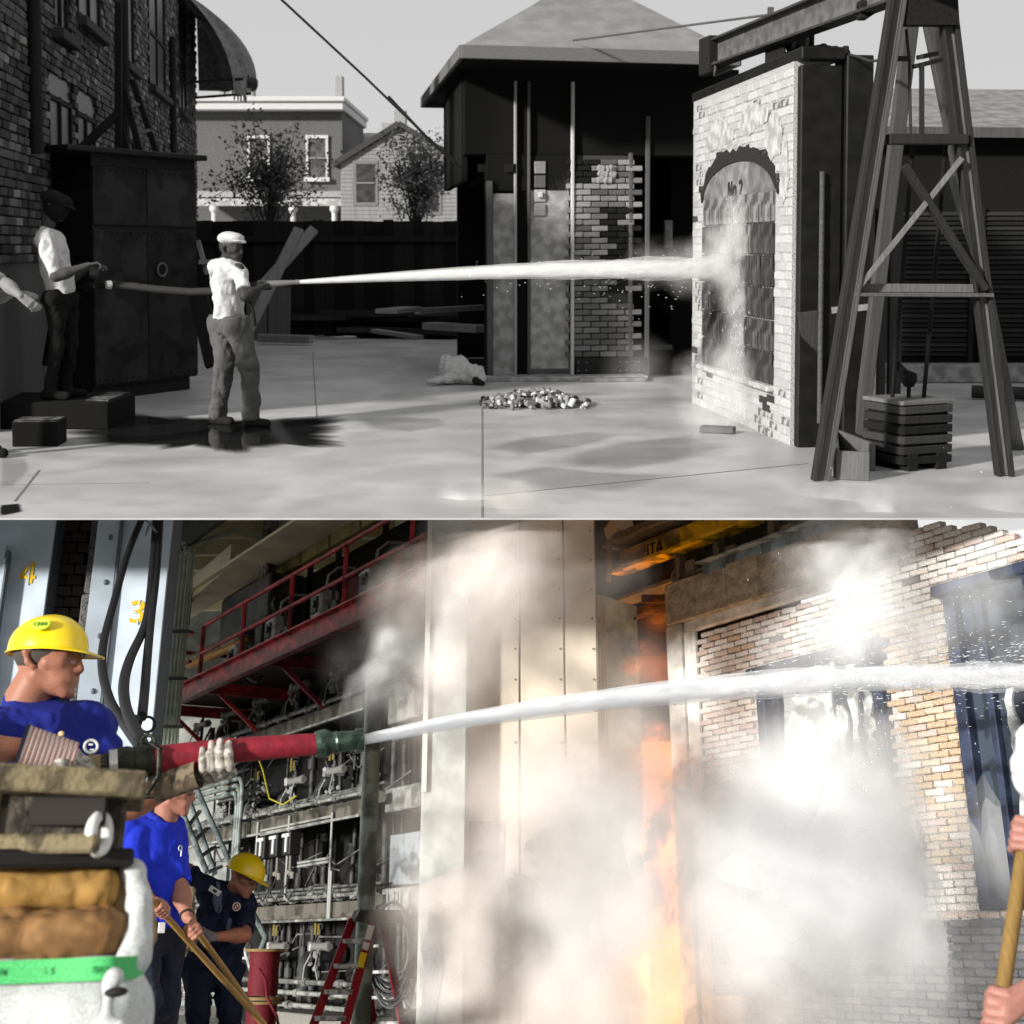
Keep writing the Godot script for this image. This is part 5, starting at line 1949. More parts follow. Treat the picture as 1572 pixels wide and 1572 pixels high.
func yard_people():
	var skin_d := grey("skin_dark", 0.035, "", 1, 0.6)
	var skin_p := grey("skin_pale", 0.2, "", 1, 0.6)
	var white := grey("shirt_white", 0.62, "grain", 3)
	var z := -12.75
	var o := thing("person", Vector3(-2.51, 0, -12.892), YARD, "person in white cap and shirt aiming the fire hose in the old yard", "person")
	var J := {"head": Vector3(-2.5, 1.588, -12.75), "face": Vector3(0.92, 0.02, 0.35), "up": Vector3(0.06, 1, 0), "neck": Vector3(-2.542, 1.467, -12.75), "fwd": Vector3(0.8, 0, 0.6),
		"s": [Vector3(-2.66, 1.43, -12.86), Vector3(-2.40, 1.42, -12.62)], "e": [Vector3(-2.661, 1.116, -13), Vector3(-2.33, 1.174, -12.5)], "w": [Vector3(-2.463, 1.19, -12.9), Vector3(-2.203, 1.256, -12.62)],
		"h": [Vector3(-2.62, 0.93, -12.84), Vector3(-2.44, 0.93, -12.68)], "k": [Vector3(-2.563, 0.567, -12.75), Vector3(-2.333, 0.548, -12.7)], "a": [Vector3(-2.67, 0.09, -12.933), Vector3(-2.327, 0.09, -12.733)], "toe": [Vector3(0.8, 0, 0.5), Vector3(0.95, 0, 0.3)]}
	dress(o, J, {"skin": skin_d, "shirt": white, "trousers": grey("work_trousers", 0.11, "grain", 4, 0.95), "shoes": grey("boot_black", 0.015), "sleeve": 0.75, "baggy": 0.022, "wrinkle": 0.02, "cell": 0.017, "hcell": 0.008, "wfreq": 10.0, "hem": -0.04, "waist": 0.07,
		"hands": [{"grip": Vector3(-2.405, 1.246, -12.78), "axis": Vector3(1, 0.04, 0), "back": Vector3(0, -1, 0.2), "rad": 0.034}, {"grip": Vector3(-2.179, 1.27, -12.75), "axis": Vector3(1, 0.04, 0), "back": Vector3(0, -0.6, 1), "rad": 0.03}]})
	soft_cap(o, J.head + Vector3(-0.0, 0.085, 0.0), J.face, J.up, 0.105, white)
	var st := MB.new()
	st.tube([Vector3(-2.311, 1.173, -12.55), Vector3(-2.267, 1.041, -12.55), Vector3(-2.256, 0.914, -12.58)], 0.014, 6)
	part(o, "strap", st, grey("boot_black", 0.015))
	# the second man: white shirt, everything else painted near black for shade
	var plat := thing("loading_step", Vector3(-3.701, 0, -11.301), YARD, "low black timber step under the men at the left edge of the yard", "step")
	for k in [[Vector3(-4.108, 0, -11.76), 0.62, 0.24, 0.3], [Vector3(-4.117, 0, -13.491), 0.36, 0.22, 0.5]]:
		pass
	var b1 := MB.new()
	var q0: Vector3 = Vector3(-3.844, 0, -11.45)
	b1.box(q0 + Vector3(0, 0.1, -0.15), Vector3(0.36, 0.2, 0.3), Basis(UP, 0.06), 0.008)
	part(plat, "block", b1, grey("step_black", 0.006, "wood", 2))
	var b1t := MB.new()
	b1t.box(q0 + Vector3(0, 0.206, -0.15), Vector3(0.34, 0.012, 0.28), Basis(UP, 0.06))
	part(plat, "pale_top", b1t, grey("step_pale", 0.12, "stain", 2))  # paler sheet on top of the block
	var b2 := MB.new()
	b2.box(Vector3(-4.3, 0.12, -13.0), Vector3(1.5, 0.24, 0.9), Basis(), 0.01)
	part(plat, "block", b2, grey("step_black", 0.006))
	var b2t := MB.new()
	b2t.box(Vector3(-3.68, 0.247, -13.0), Vector3(0.2, 0.012, 0.7), Basis())
	part(plat, "pale_top", b2t, grey("step_pale", 0.12))  # paler strip on the second block
	var p := thing("person", Vector3(-4.1, 0.24, -12.9), YARD, "person in a white shirt, head blacked out to look lost in shadow, holding out one arm", "person")
	var black := grey("cloth_black", 0.008, "", 1, 0.95)  # shade of the dark corner put into this near-black
	J = {"head": Vector3(-4.088, 1.972, -12.85), "face": Vector3(0.97, -0.25, -0.1), "up": Vector3(0.2, 1, 0), "neck": Vector3(-4.149, 1.809, -12.85), "fwd": Vector3(0.9, -0.1, -0.35),
		"s": [Vector3(-4.141, 1.671, -13), Vector3(-4.131, 1.68, -12.68)], "e": [Vector3(-4.032, 1.316, -13.05), Vector3(-3.992, 1.344, -12.55)], "w": [Vector3(-3.844, 1.411, -13), Vector3(-3.72, 1.446, -12.6)],
		"h": [Vector3(-4.03, 1.15, -12.98), Vector3(-4.08, 1.15, -12.76)], "k": [Vector3(-4.0, 0.74, -12.98), Vector3(-4.06, 0.74, -12.76)], "a": [Vector3(-4.05, 0.33, -12.98), Vector3(-4.12, 0.33, -12.74)], "toe": [Vector3(1, 0, 0), Vector3(1, 0, 0.1)]}
	dress(p, J, {"skin": grey("skin_shade", 0.05, "", 1, 0.7), "shirt": white, "trousers": black, "shoes": black, "sleeve": 0.98, "wrinkle": 0.024, "cell": 0.017, "hcell": 0.009, "wfreq": 9.0, "hem": -0.03, "loose": 0.03, "stout": 1.05,  # skin tone darkened to paint in the corner's shade
		"hands": [{"grip": Vector3(-3.765, 1.365, -12.95), "axis": Vector3(1, 0, 0), "back": Vector3(0, 1, 0.2), "rad": 0.03}, {"dir": Vector3(0.97, 0.12, 0), "palm": Vector3(0.2, -0.9, 0.3), "curl": 0.75}]})
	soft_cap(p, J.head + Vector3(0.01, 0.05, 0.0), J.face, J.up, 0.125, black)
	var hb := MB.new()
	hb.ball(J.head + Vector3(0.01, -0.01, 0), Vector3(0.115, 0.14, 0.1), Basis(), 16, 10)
	part(p, "head_shade", hb, black)  # black ball added to lose the head in painted shade
	# the third man, cut by the left edge
	var w := thing("person", Vector3(-4.057, 0.000, -11.000), YARD, "person at the left edge, only a pale sleeve and leg showing", "person")
	J = {"head": Vector3(-4.075, 1.680, -11.045), "face": Vector3(0.9, 0, 0.2), "up": UP, "neck": Vector3(-4.093, 1.520, -11.045), "fwd": Vector3(0.9, 0, 0.3),
		"s": [Vector3(-4.166, 1.430, -11.180), Vector3(-4.039, 1.440, -10.892)], "e": [Vector3(-4.057, 1.200, -11.270), Vector3(-3.827, 1.324, -10.85)], "w": [Vector3(-3.877, 1.250, -11.180), Vector3(-3.686, 1.234, -10.75)],
		"h": [Vector3(-4.148, 0.920, -11.108), Vector3(-4.075, 0.920, -10.946)], "k": [Vector3(-4.102, 0.500, -11.090), Vector3(-4.003, 0.520, -10.910)], "a": [Vector3(-4.148, 0.090, -11.090), Vector3(-4.021, 0.090, -10.892)], "toe": [Vector3(1, 0, 0.2), Vector3(1, 0, 0.3)]}
	dress(w, J, {"skin": skin_p, "shirt": grey("shirt_grey", 0.4, "grain", 3), "trousers": grey("work_trousers_dark", 0.06, "stain", 4), "shoes": black, "sleeve": 0.85, "wrinkle": 0.02, "cell": 0.019, "hcell": 0.012,
		"hands": [{"dir": Vector3(1, 0, 0), "palm": Vector3(0, -1, 0)}, {"dir": Vector3(0.7, -0.5, 0), "palm": Vector3(0, -0.6, -1), "curl": 0.6}]})
	soft_cap(w, J.head + Vector3(0, 0.08, 0), J.face, UP, 0.11, black)
	# hose, couplings and nozzle
	var h := thing("fire_hose", Vector3(-2.932, 1.253, -12.75), YARD, "dark canvas fire hose held by the man in the white cap", "fire hose")
	var hm := grey("hose_canvas", 0.035, "grain", 6, 0.8)
	var t := MB.new()
	t.tube([Vector3(-3.621, 1.268, -12.85), Vector3(-3.417, 1.256, -12.83), Vector3(-3.177, 1.228, -12.8), Vector3(-2.88, 1.206, -12.77), Vector3(-2.643, 1.212, -12.75), Vector3(-2.407, 1.242, -12.73), Vector3(-2.22, 1.271, -12.72)], 0.034, 12)
	part(h, "hose", t, hm)
	t = MB.new()
	t.tube([Vector3(-3.624, 1.267, -12.86), Vector3(-3.802, 1.259, -12.95), Vector3(-4.087, 1.169, -13.2), Vector3(-4.274, 0.875, -13.3), Vector3(-4.374, 0.502, -13.4)], 0.034, 10)
	part(h, "hose", t, grey("cloth_black", 0.008))
	t = MB.new()
	t.lathe(Vector3(-3.584, 1.268, -12.82), Vector3(-1, 0.0, 0.6), [[0.0, 0.0], [0.036, 0.0], [0.04, 0.02], [0.036, 0.045], [0.0, 0.05]], 14)
	part(h, "coupling", t, mk("coupling_bright", lin(0.8, 0.8, 0.8), 0.25, "", 1, 0, 0.6))
	t = MB.new()
	var n0: Vector3 = Vector3(-2.232, 1.271, -12.72)
	var n1: Vector3 = Vector3(-1.887, 1.295, -12.7)
	t.lathe(n0, n1 - n0, [[0.0, -0.02], [0.04, -0.02], [0.04, 0.03], [0.032, 0.05], [0.027, 0.2], [0.019, n0.distance_to(n1) - 0.03], [0.024, n0.distance_to(n1) - 0.03], [0.022, n0.distance_to(n1)], [0.0, n0.distance_to(n1)]], 14)
	part(h, "nozzle", t, grey("nozzle_brass", 0.16, "grain", 4, 0.35))
	# water
	var wm := veil_material("jet_grey", Color(0.95, 0.95, 0.95), 0.7)
	wm.backlight_enabled = true
	wm.backlight = Color(1, 1, 1)
	var jt := thing("water_jet", n1, YARD, "long white water jet from the hose to the test wall", "water jet", "", "stuff")
	jet(jt, [n1, Vector3(-0.962, 1.345, -12.75), Vector3(0.082, 1.39, -12.85), Vector3(1.027, 1.405, -13), Vector3(1.998, 1.408, -13.25)], 0.018, 0.12, wm, 3, 3, 0.5)
	var dm := mk("water_drop", lin(0.9, 0.9, 0.9), 0.3)
	dm.backlight_enabled = true
	dm.backlight = Color(0.8, 0.8, 0.8)
	var a: Vector3 = Vector3(-0.846, 1.345, -12.75)
	var c: Vector3 = Vector3(1.943, 1.36, -13.2)
	drops(jt, func(r: RandomNumberGenerator) -> Vector3:
		var u := sqrt(r.randf())
		return a.lerp(c, u) + Vector3(r.randfn() * 0.05, r.randfn() * (0.05 + 0.09 * u) - 0.03 * u, r.randfn() * 0.08), 260, 0.0025, 3.0, Vector3(1, 0, 0), dm, 4)
	var sm := veil_material("spray_grey", Color(0.8, 0.8, 0.8), 0.4)
	var face := Vector3(-0.9926, 0.1, 0.3).normalized()
	steam("water_spray", YARD, "white spray bursting where the jet strikes the test wall", "water spray", "", sm, [[Vector3(1.968, 1.454, -12.9), Vector3(0.1, 0.16, 0.1), 11, 0.24], [Vector3(2.026, 1.803, -12.8), Vector3(0.05, 0.16, 0.05), 9, 0.2], [Vector3(1.824, 1.482, -13), Vector3(0.15, 0.12, 0.1), 7, 0.26],
		[Vector3(2.026, 1.077, -12.8), Vector3(0.04, 0.14, 0.05), 9, 0.17], [Vector3(2, 0.555, -12.75), Vector3(0.05, 0.16, 0.05), 8, 0.19], [Vector3(1.91, 0.25, -12.6), Vector3(0.22, 0.14, 0.2), 9, 0.3], [Vector3(1.461, 0.337, -12.6), Vector3(0.4, 0.2, 0.3), 6, 0.35, 0.35], [Vector3(1.259, 1.394, -12.95), Vector3(0.3, 0.06, 0.1), 5, 0.24, 0.5]], Vector3(-0.35, 0.05, 0.93).normalized(), 9)
	var fall := thing("water_fall", Vector3(2.035, 0.785, -12.8), YARD, "thin sheet of water running down the hosed tiles", "water", "", "stuff")
	var fa: Vector3 = Vector3(1.998, 2.067, -12.9)
	var fb: Vector3 = Vector3(2.015, 0.106, -12.6)
	drops(fall, func(r: RandomNumberGenerator) -> Vector3:
		var u := r.randf()
		return fa.lerp(fb, u) + Vector3(r.randfn() * 0.05, 0, r.randfn() * 0.09), 250, 0.0022, 6.0, Vector3(0, 1, 0), dm, 6)

# ================================================================ the furnace hall below
func FA() -> Transform3D:
	return Transform3D(Basis(Vector3(0.486, 0, 0.874), UP, Vector3(-0.874, 0, 0.486)), Vector3(-0.79, 0, -13))

# a place on the furnace front: t metres to the left, h up, o out
func F(t: float, h: float, o: float) -> Vector3:
	return Vector3(-0.79, 0, -13) + Vector3(-0.486, 0, -0.874) * t + UP * h + Vector3(-0.874, 0, 0.486) * o

func FV(v: Vector3) -> Vector3:
	return F(v.x, v.y, v.z)

func Wl(s: float, h: float, o: float) -> Vector3:
	return Vector3(1.275, 0, -11.5) + Vector3(0.486, 0, 0.874) * s + UP * h + Vector3(-0.874, 0, 0.486) * o

func WV(v: Vector3) -> Vector3:
	return Wl(v.x, v.y, v.z)

func hall_top(z: float) -> float:
	return 0.75 + 0.285 * absf(z) + 0.05

func hall_ground():
	var m := mk("hall_floor", lin(0.5, 0.49, 0.46), 0.6, "soft", 0.5, 0.2)
	var b := MB.new()
	b.quad(Vector3(-150, 0, 150), Vector3(150, 0, 150), Vector3(150, 0, -150), Vector3(-150, 0, -150), UP)
	single("hall_ground", b, m, HALL, "pale dusty concrete floor of the furnace hall", "ground", "", "structure")
	var w := MB.new()
	w.box(Vector3(-4, 4.4, -23), Vector3(16, 9.0, 0.3))
	single("hall_wall", w, mk("hall_wall_paint", lin(0.42, 0.44, 0.42), 0.8, "blotch", 0.6), HALL, "pale painted rear wall of the furnace hall", "wall", "", "structure")
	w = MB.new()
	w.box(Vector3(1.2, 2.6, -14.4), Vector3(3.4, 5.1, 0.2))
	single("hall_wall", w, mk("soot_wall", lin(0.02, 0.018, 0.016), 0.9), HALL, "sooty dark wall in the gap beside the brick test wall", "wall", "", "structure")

func blue_columns():
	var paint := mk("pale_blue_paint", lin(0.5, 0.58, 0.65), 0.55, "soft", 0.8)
	var edge := mk("blue_dark_edge", lin(0.11, 0.13, 0.15), 0.7, "speck", 2)  # darker blue for the web, flange edges and bolts
	var yel := mk("number_yellow", lin(0.78, 0.5, 0.01), 0.7, "grain", 6)
	var data := [["pale blue steel column stencilled with a yellow 4", -3.60, -3.05, "4", Vector3(-3.19, 3.02, 0)], ["pale blue steel column stencilled with a yellow 3", -2.62, -2.27, "3", Vector3(-2.44, 2.76, 0)]]
	for k in 2:
		var d = data[k]
		var o := thing("blue_column", Vector3((d[1] + d[2]) * 0.5, 0, -9.3), HALL, d[0], "column", "numbered blue columns")
		var b := MB.new()
		var top := hall_top(9.3)
		b.box(Vector3((d[1] + d[2]) * 0.5, top * 0.5, -9.32), Vector3(d[2] - d[1], top, 0.02), Basis(), 0.004)
		part(o, "front_flange", b, paint)
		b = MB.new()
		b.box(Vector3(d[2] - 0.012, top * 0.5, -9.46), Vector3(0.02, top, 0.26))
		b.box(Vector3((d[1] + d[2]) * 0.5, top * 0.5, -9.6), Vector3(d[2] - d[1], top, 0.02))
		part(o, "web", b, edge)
		b = MB.new()
		if k == 0:
			b.box(Vector3(-3.32, 1.55, -9.27), Vector3(0.022, 3.1, 0.1), Basis(), 0.004)
			b.prism(PackedVector2Array([Vector2(0, 0), Vector2(0.3, 0), Vector2(0.3, 3.2), Vector2(0, 3.0)]), Transform3D(Basis(), Vector3(-3.64, 0, -9.305)), 0.05)
		else:
			b.prism(PackedVector2Array([Vector2(-0.14, 0), Vector2(0, 0), Vector2(0, top), Vector2(-0.14, top)]), Transform3D(Basis(UP, 0.35), Vector3(-2.62, 0, -9.305)), 0.02)
		part(o, "side_flange", b, paint)
		if k == 1:
			for h in [1.55, 1.9, 2.25, 2.6, 2.95, 3.25]:
				var r := MB.new()
				r.ball(Vector3(-2.66, h, -9.27), Vector3(0.016, 0.02, 0.012), Basis(), 8, 6)
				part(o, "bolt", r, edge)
			b = MB.new()
			b.box(Vector3(-2.6, top * 0.5, -9.29), Vector3(0.012, top, 0.03))
			part(o, "flange_edge", b, edge)
		else:
			b = MB.new()
			b.box(Vector3(-3.307, 1.6, -9.24), Vector3(0.012, 3.1, 0.06))
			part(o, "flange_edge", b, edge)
		var t := part(o, "stencil_number", text_mesh(d[3], 0.2, 0.004, yel), null)
		t.position = (d[4] as Vector3) + Vector3(0, 0, -9.306) - org[o]
		# stencil bridges
		var sb := MB.new()
		if k == 0:
			sb.box((d[4] as Vector3) + Vector3(0.012, 0.0, -9.301), Vector3(0.008, 0.16, 0.004))
		else:
			sb.box((d[4] as Vector3) + Vector3(-0.02, 0.0, -9.301), Vector3(0.03, 0.008, 0.004))
			sb.box((d[4] as Vector3) + Vector3(0.008, 0.066, -9.301), Vector3(0.008, 0.03, 0.004))
			sb.box((d[4] as Vector3) + Vector3(0.008, -0.066, -9.301), Vector3(0.008, 0.03, 0.004))
		part(t, "stencil_bridge", sb, paint).position = -t.position - org[o]
	# sooty brick return wall between them, with a concrete edge
	var o := thing("brick_return_wall", Vector3(-2.85, 0, -9.8), HALL, "dark brick wall with a rough concrete edge between the blue columns", "wall")
	var b := MB.new()
	var top := hall_top(9.4)
	b.box(Vector3(-2.96, top * 0.5, -10.0), Vector3(0.3, top, 0.9))
	part(o, "wall", b, mk("black_mortar", lin(0.012, 0.011, 0.011), 0.9, "speck", 2))
	rng.seed = 41
	var spots := []
	var h := 1.1
	var row := 0
	while h < top - 0.05:
		for i in 3:
			var x := -3.06 + i * 0.115 + (0.05 if row % 2 else 0.0)
			if x < -2.84:
				spots.append([Transform3D(Basis.from_euler(Vector3(0.0, rng.randfn() * 0.03, -0.03)), Vector3(x, h, -9.55 + rng.randf() * 0.012)), mk("coal_brick_%d" % (rng.randi() % 3), [lin(0.03, 0.022, 0.02), lin(0.045, 0.03, 0.026), lin(0.02, 0.018, 0.018)][rng.randi() % 3], 0.8, "speck", 3)])
		h += 0.074
		row += 1
	pieces(o, "brick", brick_mesh(0.108, 0.066, 0.06, 9), spots)
	var c := MB.new()
	h = 0.0
	while h < top - 0.1:
		var hh := minf(rng.randf_range(0.3, 0.5), top - h)
		c.box(Vector3(-2.765 + rng.randfn() * 0.004, h + hh * 0.5, -9.5 + rng.randfn() * 0.006), Vector3(0.15 + rng.randfn() * 0.006, hh - 0.006, 0.18), Basis(), 0.012)
		h += hh
	part(o, "concrete_edge", c, mk("rough_concrete", lin(0.13, 0.125, 0.12), 0.95, "speck", 2, 1.2))

func slings():
	# the sling ropes hang from the deck's edge and carry the nozzle's tail
	var m := mk("sling_black", lin(0.007, 0.007, 0.009), 0.6, "grain", 6)
	var o := thing("hanging_sling", Vector3(-2.275, 3.275, -8.9), HALL, "black rope slings hanging down to carry the fire hose coupling", "sling")
	for q in [[[Vector3(-2.367, 3.275, -8.9), Vector3(-2.325, 2.942, -8.5), Vector3(-2.233, 2.552, -8), Vector3(-2.127, 2.217, -7.5), Vector3(-1.975, 1.979, -7), Vector3(-1.726, 1.723, -6.3), Vector3(-1.497, 1.546, -5.7), Vector3(-1.248, 1.372, -5)], 0.022], [[Vector3(-2.275, 3.275, -8.9), Vector3(-2.193, 2.968, -8.6), Vector3(-2.061, 2.574, -8.1), Vector3(-1.972, 2.336, -7.7), Vector3(-1.847, 2.041, -7), Vector3(-1.705, 1.817, -6.4), Vector3(-1.521, 1.611, -5.8), Vector3(-1.239, 1.367, -5)], 0.024], [[Vector3(-2.263, 3.289, -8.95), Vector3(-2.114, 2.798, -8.4), Vector3(-1.967, 2.399, -7.8), Vector3(-1.79, 2.059, -7.1), Vector3(-1.661, 1.821, -6.6), Vector3(-1.56, 1.648, -6.2)], 0.022]]:
		var b := MB.new()
		var cv := Curve3D.new()
		var pts: Array = q[0]
		for i in pts.size():
			var tn: Vector3 = ((pts[mini(i + 1, pts.size() - 1)] as Vector3) - (pts[maxi(i - 1, 0)] as Vector3)) / 6.0
			cv.add_point(pts[i], -tn, tn)
		var path := []
		for i in 40:
			path.append(cv.sample_baked(cv.get_baked_length() * i / 39.0))
		b.tube(path, q[1], 8)
		part(o, "rope", b, m)
	var s := MB.new()
	s.ring(Vector3(-1.461, 1.574, -5.9), Vector3(0.2, 0, 1), 0.03, 0.006)
	s.tube([Vector3(-1.535, 1.599, -6), Vector3(-1.521, 1.549, -5.9)], 0.03, 8)
	part(o, "shackle", s, m)
	var w := MB.new()
	w.tube([Vector3(-2.35, 3.27, -8.9), Vector3(-2.279, 3.204, -8.8), Vector3(-2.228, 3.14, -8.75)], 0.008, 6)
	w.tube([Vector3(-2.283, 3.27, -8.9), Vector3(-2.294, 3.195, -8.8), Vector3(-2.292, 3.123, -8.75)], 0.008, 6)
	part(o, "tie_wire", w, mk("tie_wire", lin(0.3, 0.36, 0.4), 0.4))

func balcony():
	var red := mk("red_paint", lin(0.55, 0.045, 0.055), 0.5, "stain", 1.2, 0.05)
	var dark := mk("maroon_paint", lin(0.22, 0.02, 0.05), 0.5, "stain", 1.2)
	var o := thing("balcony", F(2, 3.3, 0.9), HALL, "red steel service balcony with railings high on the furnace front", "balcony")
	var h0 := 3.29
	var b := MB.new()
	b.bar(F(-1.9, h0 + 0.07, 0.9), F(5.35, h0 + 0.07, 0.9), 0.012, 0.2, UP)
	part(o, "fascia_channel", b, red)
	for k in [-0.1, 0.1]:
		b = MB.new()
		b.bar(F(-1.9, h0 + 0.07 + k, 0.93), F(5.35, h0 + 0.07 + k, 0.93), 0.08, 0.014, UP)
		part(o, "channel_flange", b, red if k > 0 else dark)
	b = MB.new()
	b.bar(F(-1.9, h0 + 0.12, 0.35), F(5.3, h0 + 0.12, 0.35), 1.1, 0.02, UP)
	part(o, "deck_grating", b, mk("deck_steel", lin(0.05, 0.03, 0.035), 0.7, "speck", 2))
	for t in [5.3, 3.6, 1.7, -0.2]:
		b = MB.new()
		b.bar(F(t, h0 + 0.04, 0.88), F(t, h0 + 0.04, -0.3), 0.06, 0.12, UP)
		b.bar(F(t, h0 - 0.02, 0.7), F(t, h0 - 0.5, 0.1), 0.04, 0.04, UP)
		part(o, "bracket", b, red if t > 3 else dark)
	# railing
	for t in [-1.65, -0.3, 1.0, 2.35, 3.7]:
		b = MB.new()
		b.bar(F(t, h0 + 0.15, 0.92), F(t, h0 + 0.72, 0.92), 0.045, 0.04, UP, 0.004)
		part(o, "rail_post", b, red)
	for h in [0.72, 0.42]:
		b = MB.new()
		b.tube([F(-1.9, h0 + h, 0.92), F(3.7, h0 + h, 0.92)], 0.022, 8)
		part(o, "rail", b, red)
	for q in [[4.1, 0.72, 5.3, 0.72], [4.1, 0.4, 5.3, 0.4], [5.3, 0.1, 5.3, 0.72], [4.75, 0.1, 4.75, 0.72]]:
		b = MB.new()
		b.tube([F(q[0], h0 + q[1], 0.92), F(q[2], h0 + q[3], 0.92)], 0.022, 8)
		part(o, "rail", b, red)
	for h in [0.72, 0.4]:
		b = MB.new()
		b.tube([F(5.3, h0 + h, 0.92), F(5.3, h0 + h, -0.1)], 0.022, 8)
		part(o, "rail", b, red)
	b = MB.new()
	b.tube([F(5.6, 0.1, 1.1), F(5.6, 4.1, 1.1)], 0.02, 8)
	part(o, "down_pipe", b, red)
	# limit boxes on the deck
	rng.seed = 51
	var n := 0
	for q in [[3.35, 0.34], [2.2, 0.42], [0.95, 0.44], [-0.2, 0.42]]:
		var e := thing("control_box", F(q[0], h0 + 0.14, 0.55), HALL, ["grey control box at the far left end of the red balcony", "grey control box with looped cables, second from the balcony's left end", "pale grey control box with a curved conduit in the middle of the balcony", "grey control box nearest the steam on the red balcony"][n], "control box", "control boxes on the balcony")
		var g := MB.new()
		var c := F(q[0], h0 + q[1], 0.6)
		g.box(c, Vector3(0.26, 0.26, 0.2), FA().basis * Basis(Vector3.BACK, 0.1), 0.02)
		part(e, "case", g, mk("switch_grey", lin(0.7, 0.72, 0.7), 0.5, "blotch", 2))
		g = MB.new()
		g.box(c + FA().basis.z * 0.11, Vector3(0.16, 0.16, 0.02), FA().basis, 0.01)
		g.lathe(c + FA().basis.z * 0.1 + FA().basis.x * 0.05, FA().basis.z, [[0.0, 0.05], [0.035, 0.05], [0.035, 0.0]], 10)
		part(e, "cover", g, mk("switch_dark", lin(0.06, 0.065, 0.07), 0.5))
		g = MB.new()
		g.tube([c + Vector3(0, 0.12, 0), c + Vector3(0.02, 0.3, 0), c + Vector3(0.1, 0.4, -0.1), c + Vector3(0.25, 0.42, -0.2)], 0.014, 6)
		part(e, "conduit", g, mk("conduit_pale", lin(0.5, 0.52, 0.48), 0.5))
		for k in 3:
			g = MB.new()
			var p := c + FA().basis.x * (0.05 + 0.09 * k) - UP * 0.05
			g.tube([p, p + Vector3(0.05, -0.18, 0.04), p + Vector3(0.14, -0.24, 0.05), p + Vector3(0.28, -0.12 + 0.03 * k, 0.0), p + Vector3(0.34, 0.02, -0.1)], 0.014, 6)
			part(e, "cable", g, mk("cable_%d" % k, [lin(0.02, 0.02, 0.02), lin(0.3, 0.31, 0.3), lin(0.015, 0.03, 0.025)][k], 0.6))
		g = MB.new()
		g.bar(c + FA().basis.x * 0.2 - UP * 0.3, c + FA().basis.x * 0.2 + UP * 0.15, 0.03, 0.03)
		g.bar(c + FA().basis.x * 0.1 - UP * 0.02, c + FA().basis.x * 0.55 - UP * 0.12, 0.05, 0.04)
		g.lathe(c + FA().basis.x * 0.36 - UP * 0.08, FA().basis.z, [[0.0, -0.03], [0.07, -0.03], [0.07, 0.06], [0.0, 0.06]], 12)
		part(e, "actuator", g, mk("switch_dark", lin(0.06, 0.065, 0.07), 0.5))
		n += 1
	# furnace side behind the balcony: red doors, khaki fascia, dark duct
	var f := thing("furnace_casing", F(1, 3.5, -0.2), HALL, "sooty furnace casing with red doors behind the red balcony", "furnace")
	for q in [[-0.9, 1.15, -0.06, lin(0.22, 0.03, 0.06)], [0.35, 1.0, -0.05, lin(0.40, 0.03, 0.035)], [-1.75, 0.6, -0.04, lin(0.16, 0.05, 0.08)], [1.6, 0.8, -0.07, lin(0.16, 0.02, 0.025)]]:
		b = MB.new()
		b.box(F(q[0], 3.85, q[2]), Vector3(q[1], 0.85, 0.05), FA().basis, 0.01)
		part(f, "door_panel", b, mk("door_red_%d" % int(q[0] * 100 + 200), q[3], 0.6, "stain", 1.0, 0.2))
	for t in [-1.3, -0.3, 0.9, 2.1, 2.9, 4.2]:
		b = MB.new()
		b.bar(F(t, 3.4, 0.02), F(t, 4.9 if t > 0 else 4.2, 0.02), 0.06, 0.06)
		part(f, "stay", b, mk("soot_steel", lin(0.025, 0.025, 0.026), 0.7, "grain", 2))
	b = MB.new()
	b.box(F(2.6, 1.9, -0.75), Vector3(7.6, 3.8, 0.6), FA().basis)
	b.box(F(2.6, 4.0, -0.55), Vector3(7.6, 1.4, 0.6), FA().basis)
	part(f, "casing", b, mk("casing_black", lin(0.008, 0.008, 0.008), 0.8, "grain", 1))
	b = MB.new()
	b.box(F(2.65, 4.78, 0.2), Vector3(5.1, 0.46, 0.1), FA().basis, 0.01)
	part(f, "khaki_fascia", b, mk("khaki_paint", lin(0.36, 0.29, 0.1), 0.7, "blotch", 0.8))
	for t in range(7):
		b = MB.new()
		b.box(F(0.2 + t * 0.8, 4.78, 0.255), Vector3(0.03, 0.46, 0.012), FA().basis)
		part(f, "seam_strip", b, mk("khaki_seam", lin(0.12, 0.09, 0.03), 0.7))
	b = MB.new()
	b.box(F(3.5, 4.2, 0.35), Vector3(1.6, 0.5, 0.4), FA().basis, 0.02)
	b.tube([F(2.6, 4.1, 0.4), F(4.2, 4.1, 0.4)], 0.13, 10)
	part(f, "duct", b, mk("duct_grey", lin(0.07, 0.075, 0.07), 0.6, "stain", 1))
	b = MB.new()
	b.bar(F(3.05, 3.4, 0.5), F(3.05, 5.6, 0.5), 0.2, 0.03, FA().basis.z)
	b.bar(F(3.16, 3.4, 0.42), F(3.16, 5.6, 0.42), 0.02, 0.18, FA().basis.z)
	part(f, "building_column", b, mk("column_grey", lin(0.2, 0.2, 0.18), 0.7, "stain", 1))
	for k in 14:
		b = MB.new()
		b.ball(F(3.0, 4.4 + k * 0.08, 0.52), Vector3.ONE * 0.016, Basis(), 6, 4)
		part(f, "rivet", b, mk("rust_red", lin(0.2, 0.08, 0.03), 0.8))

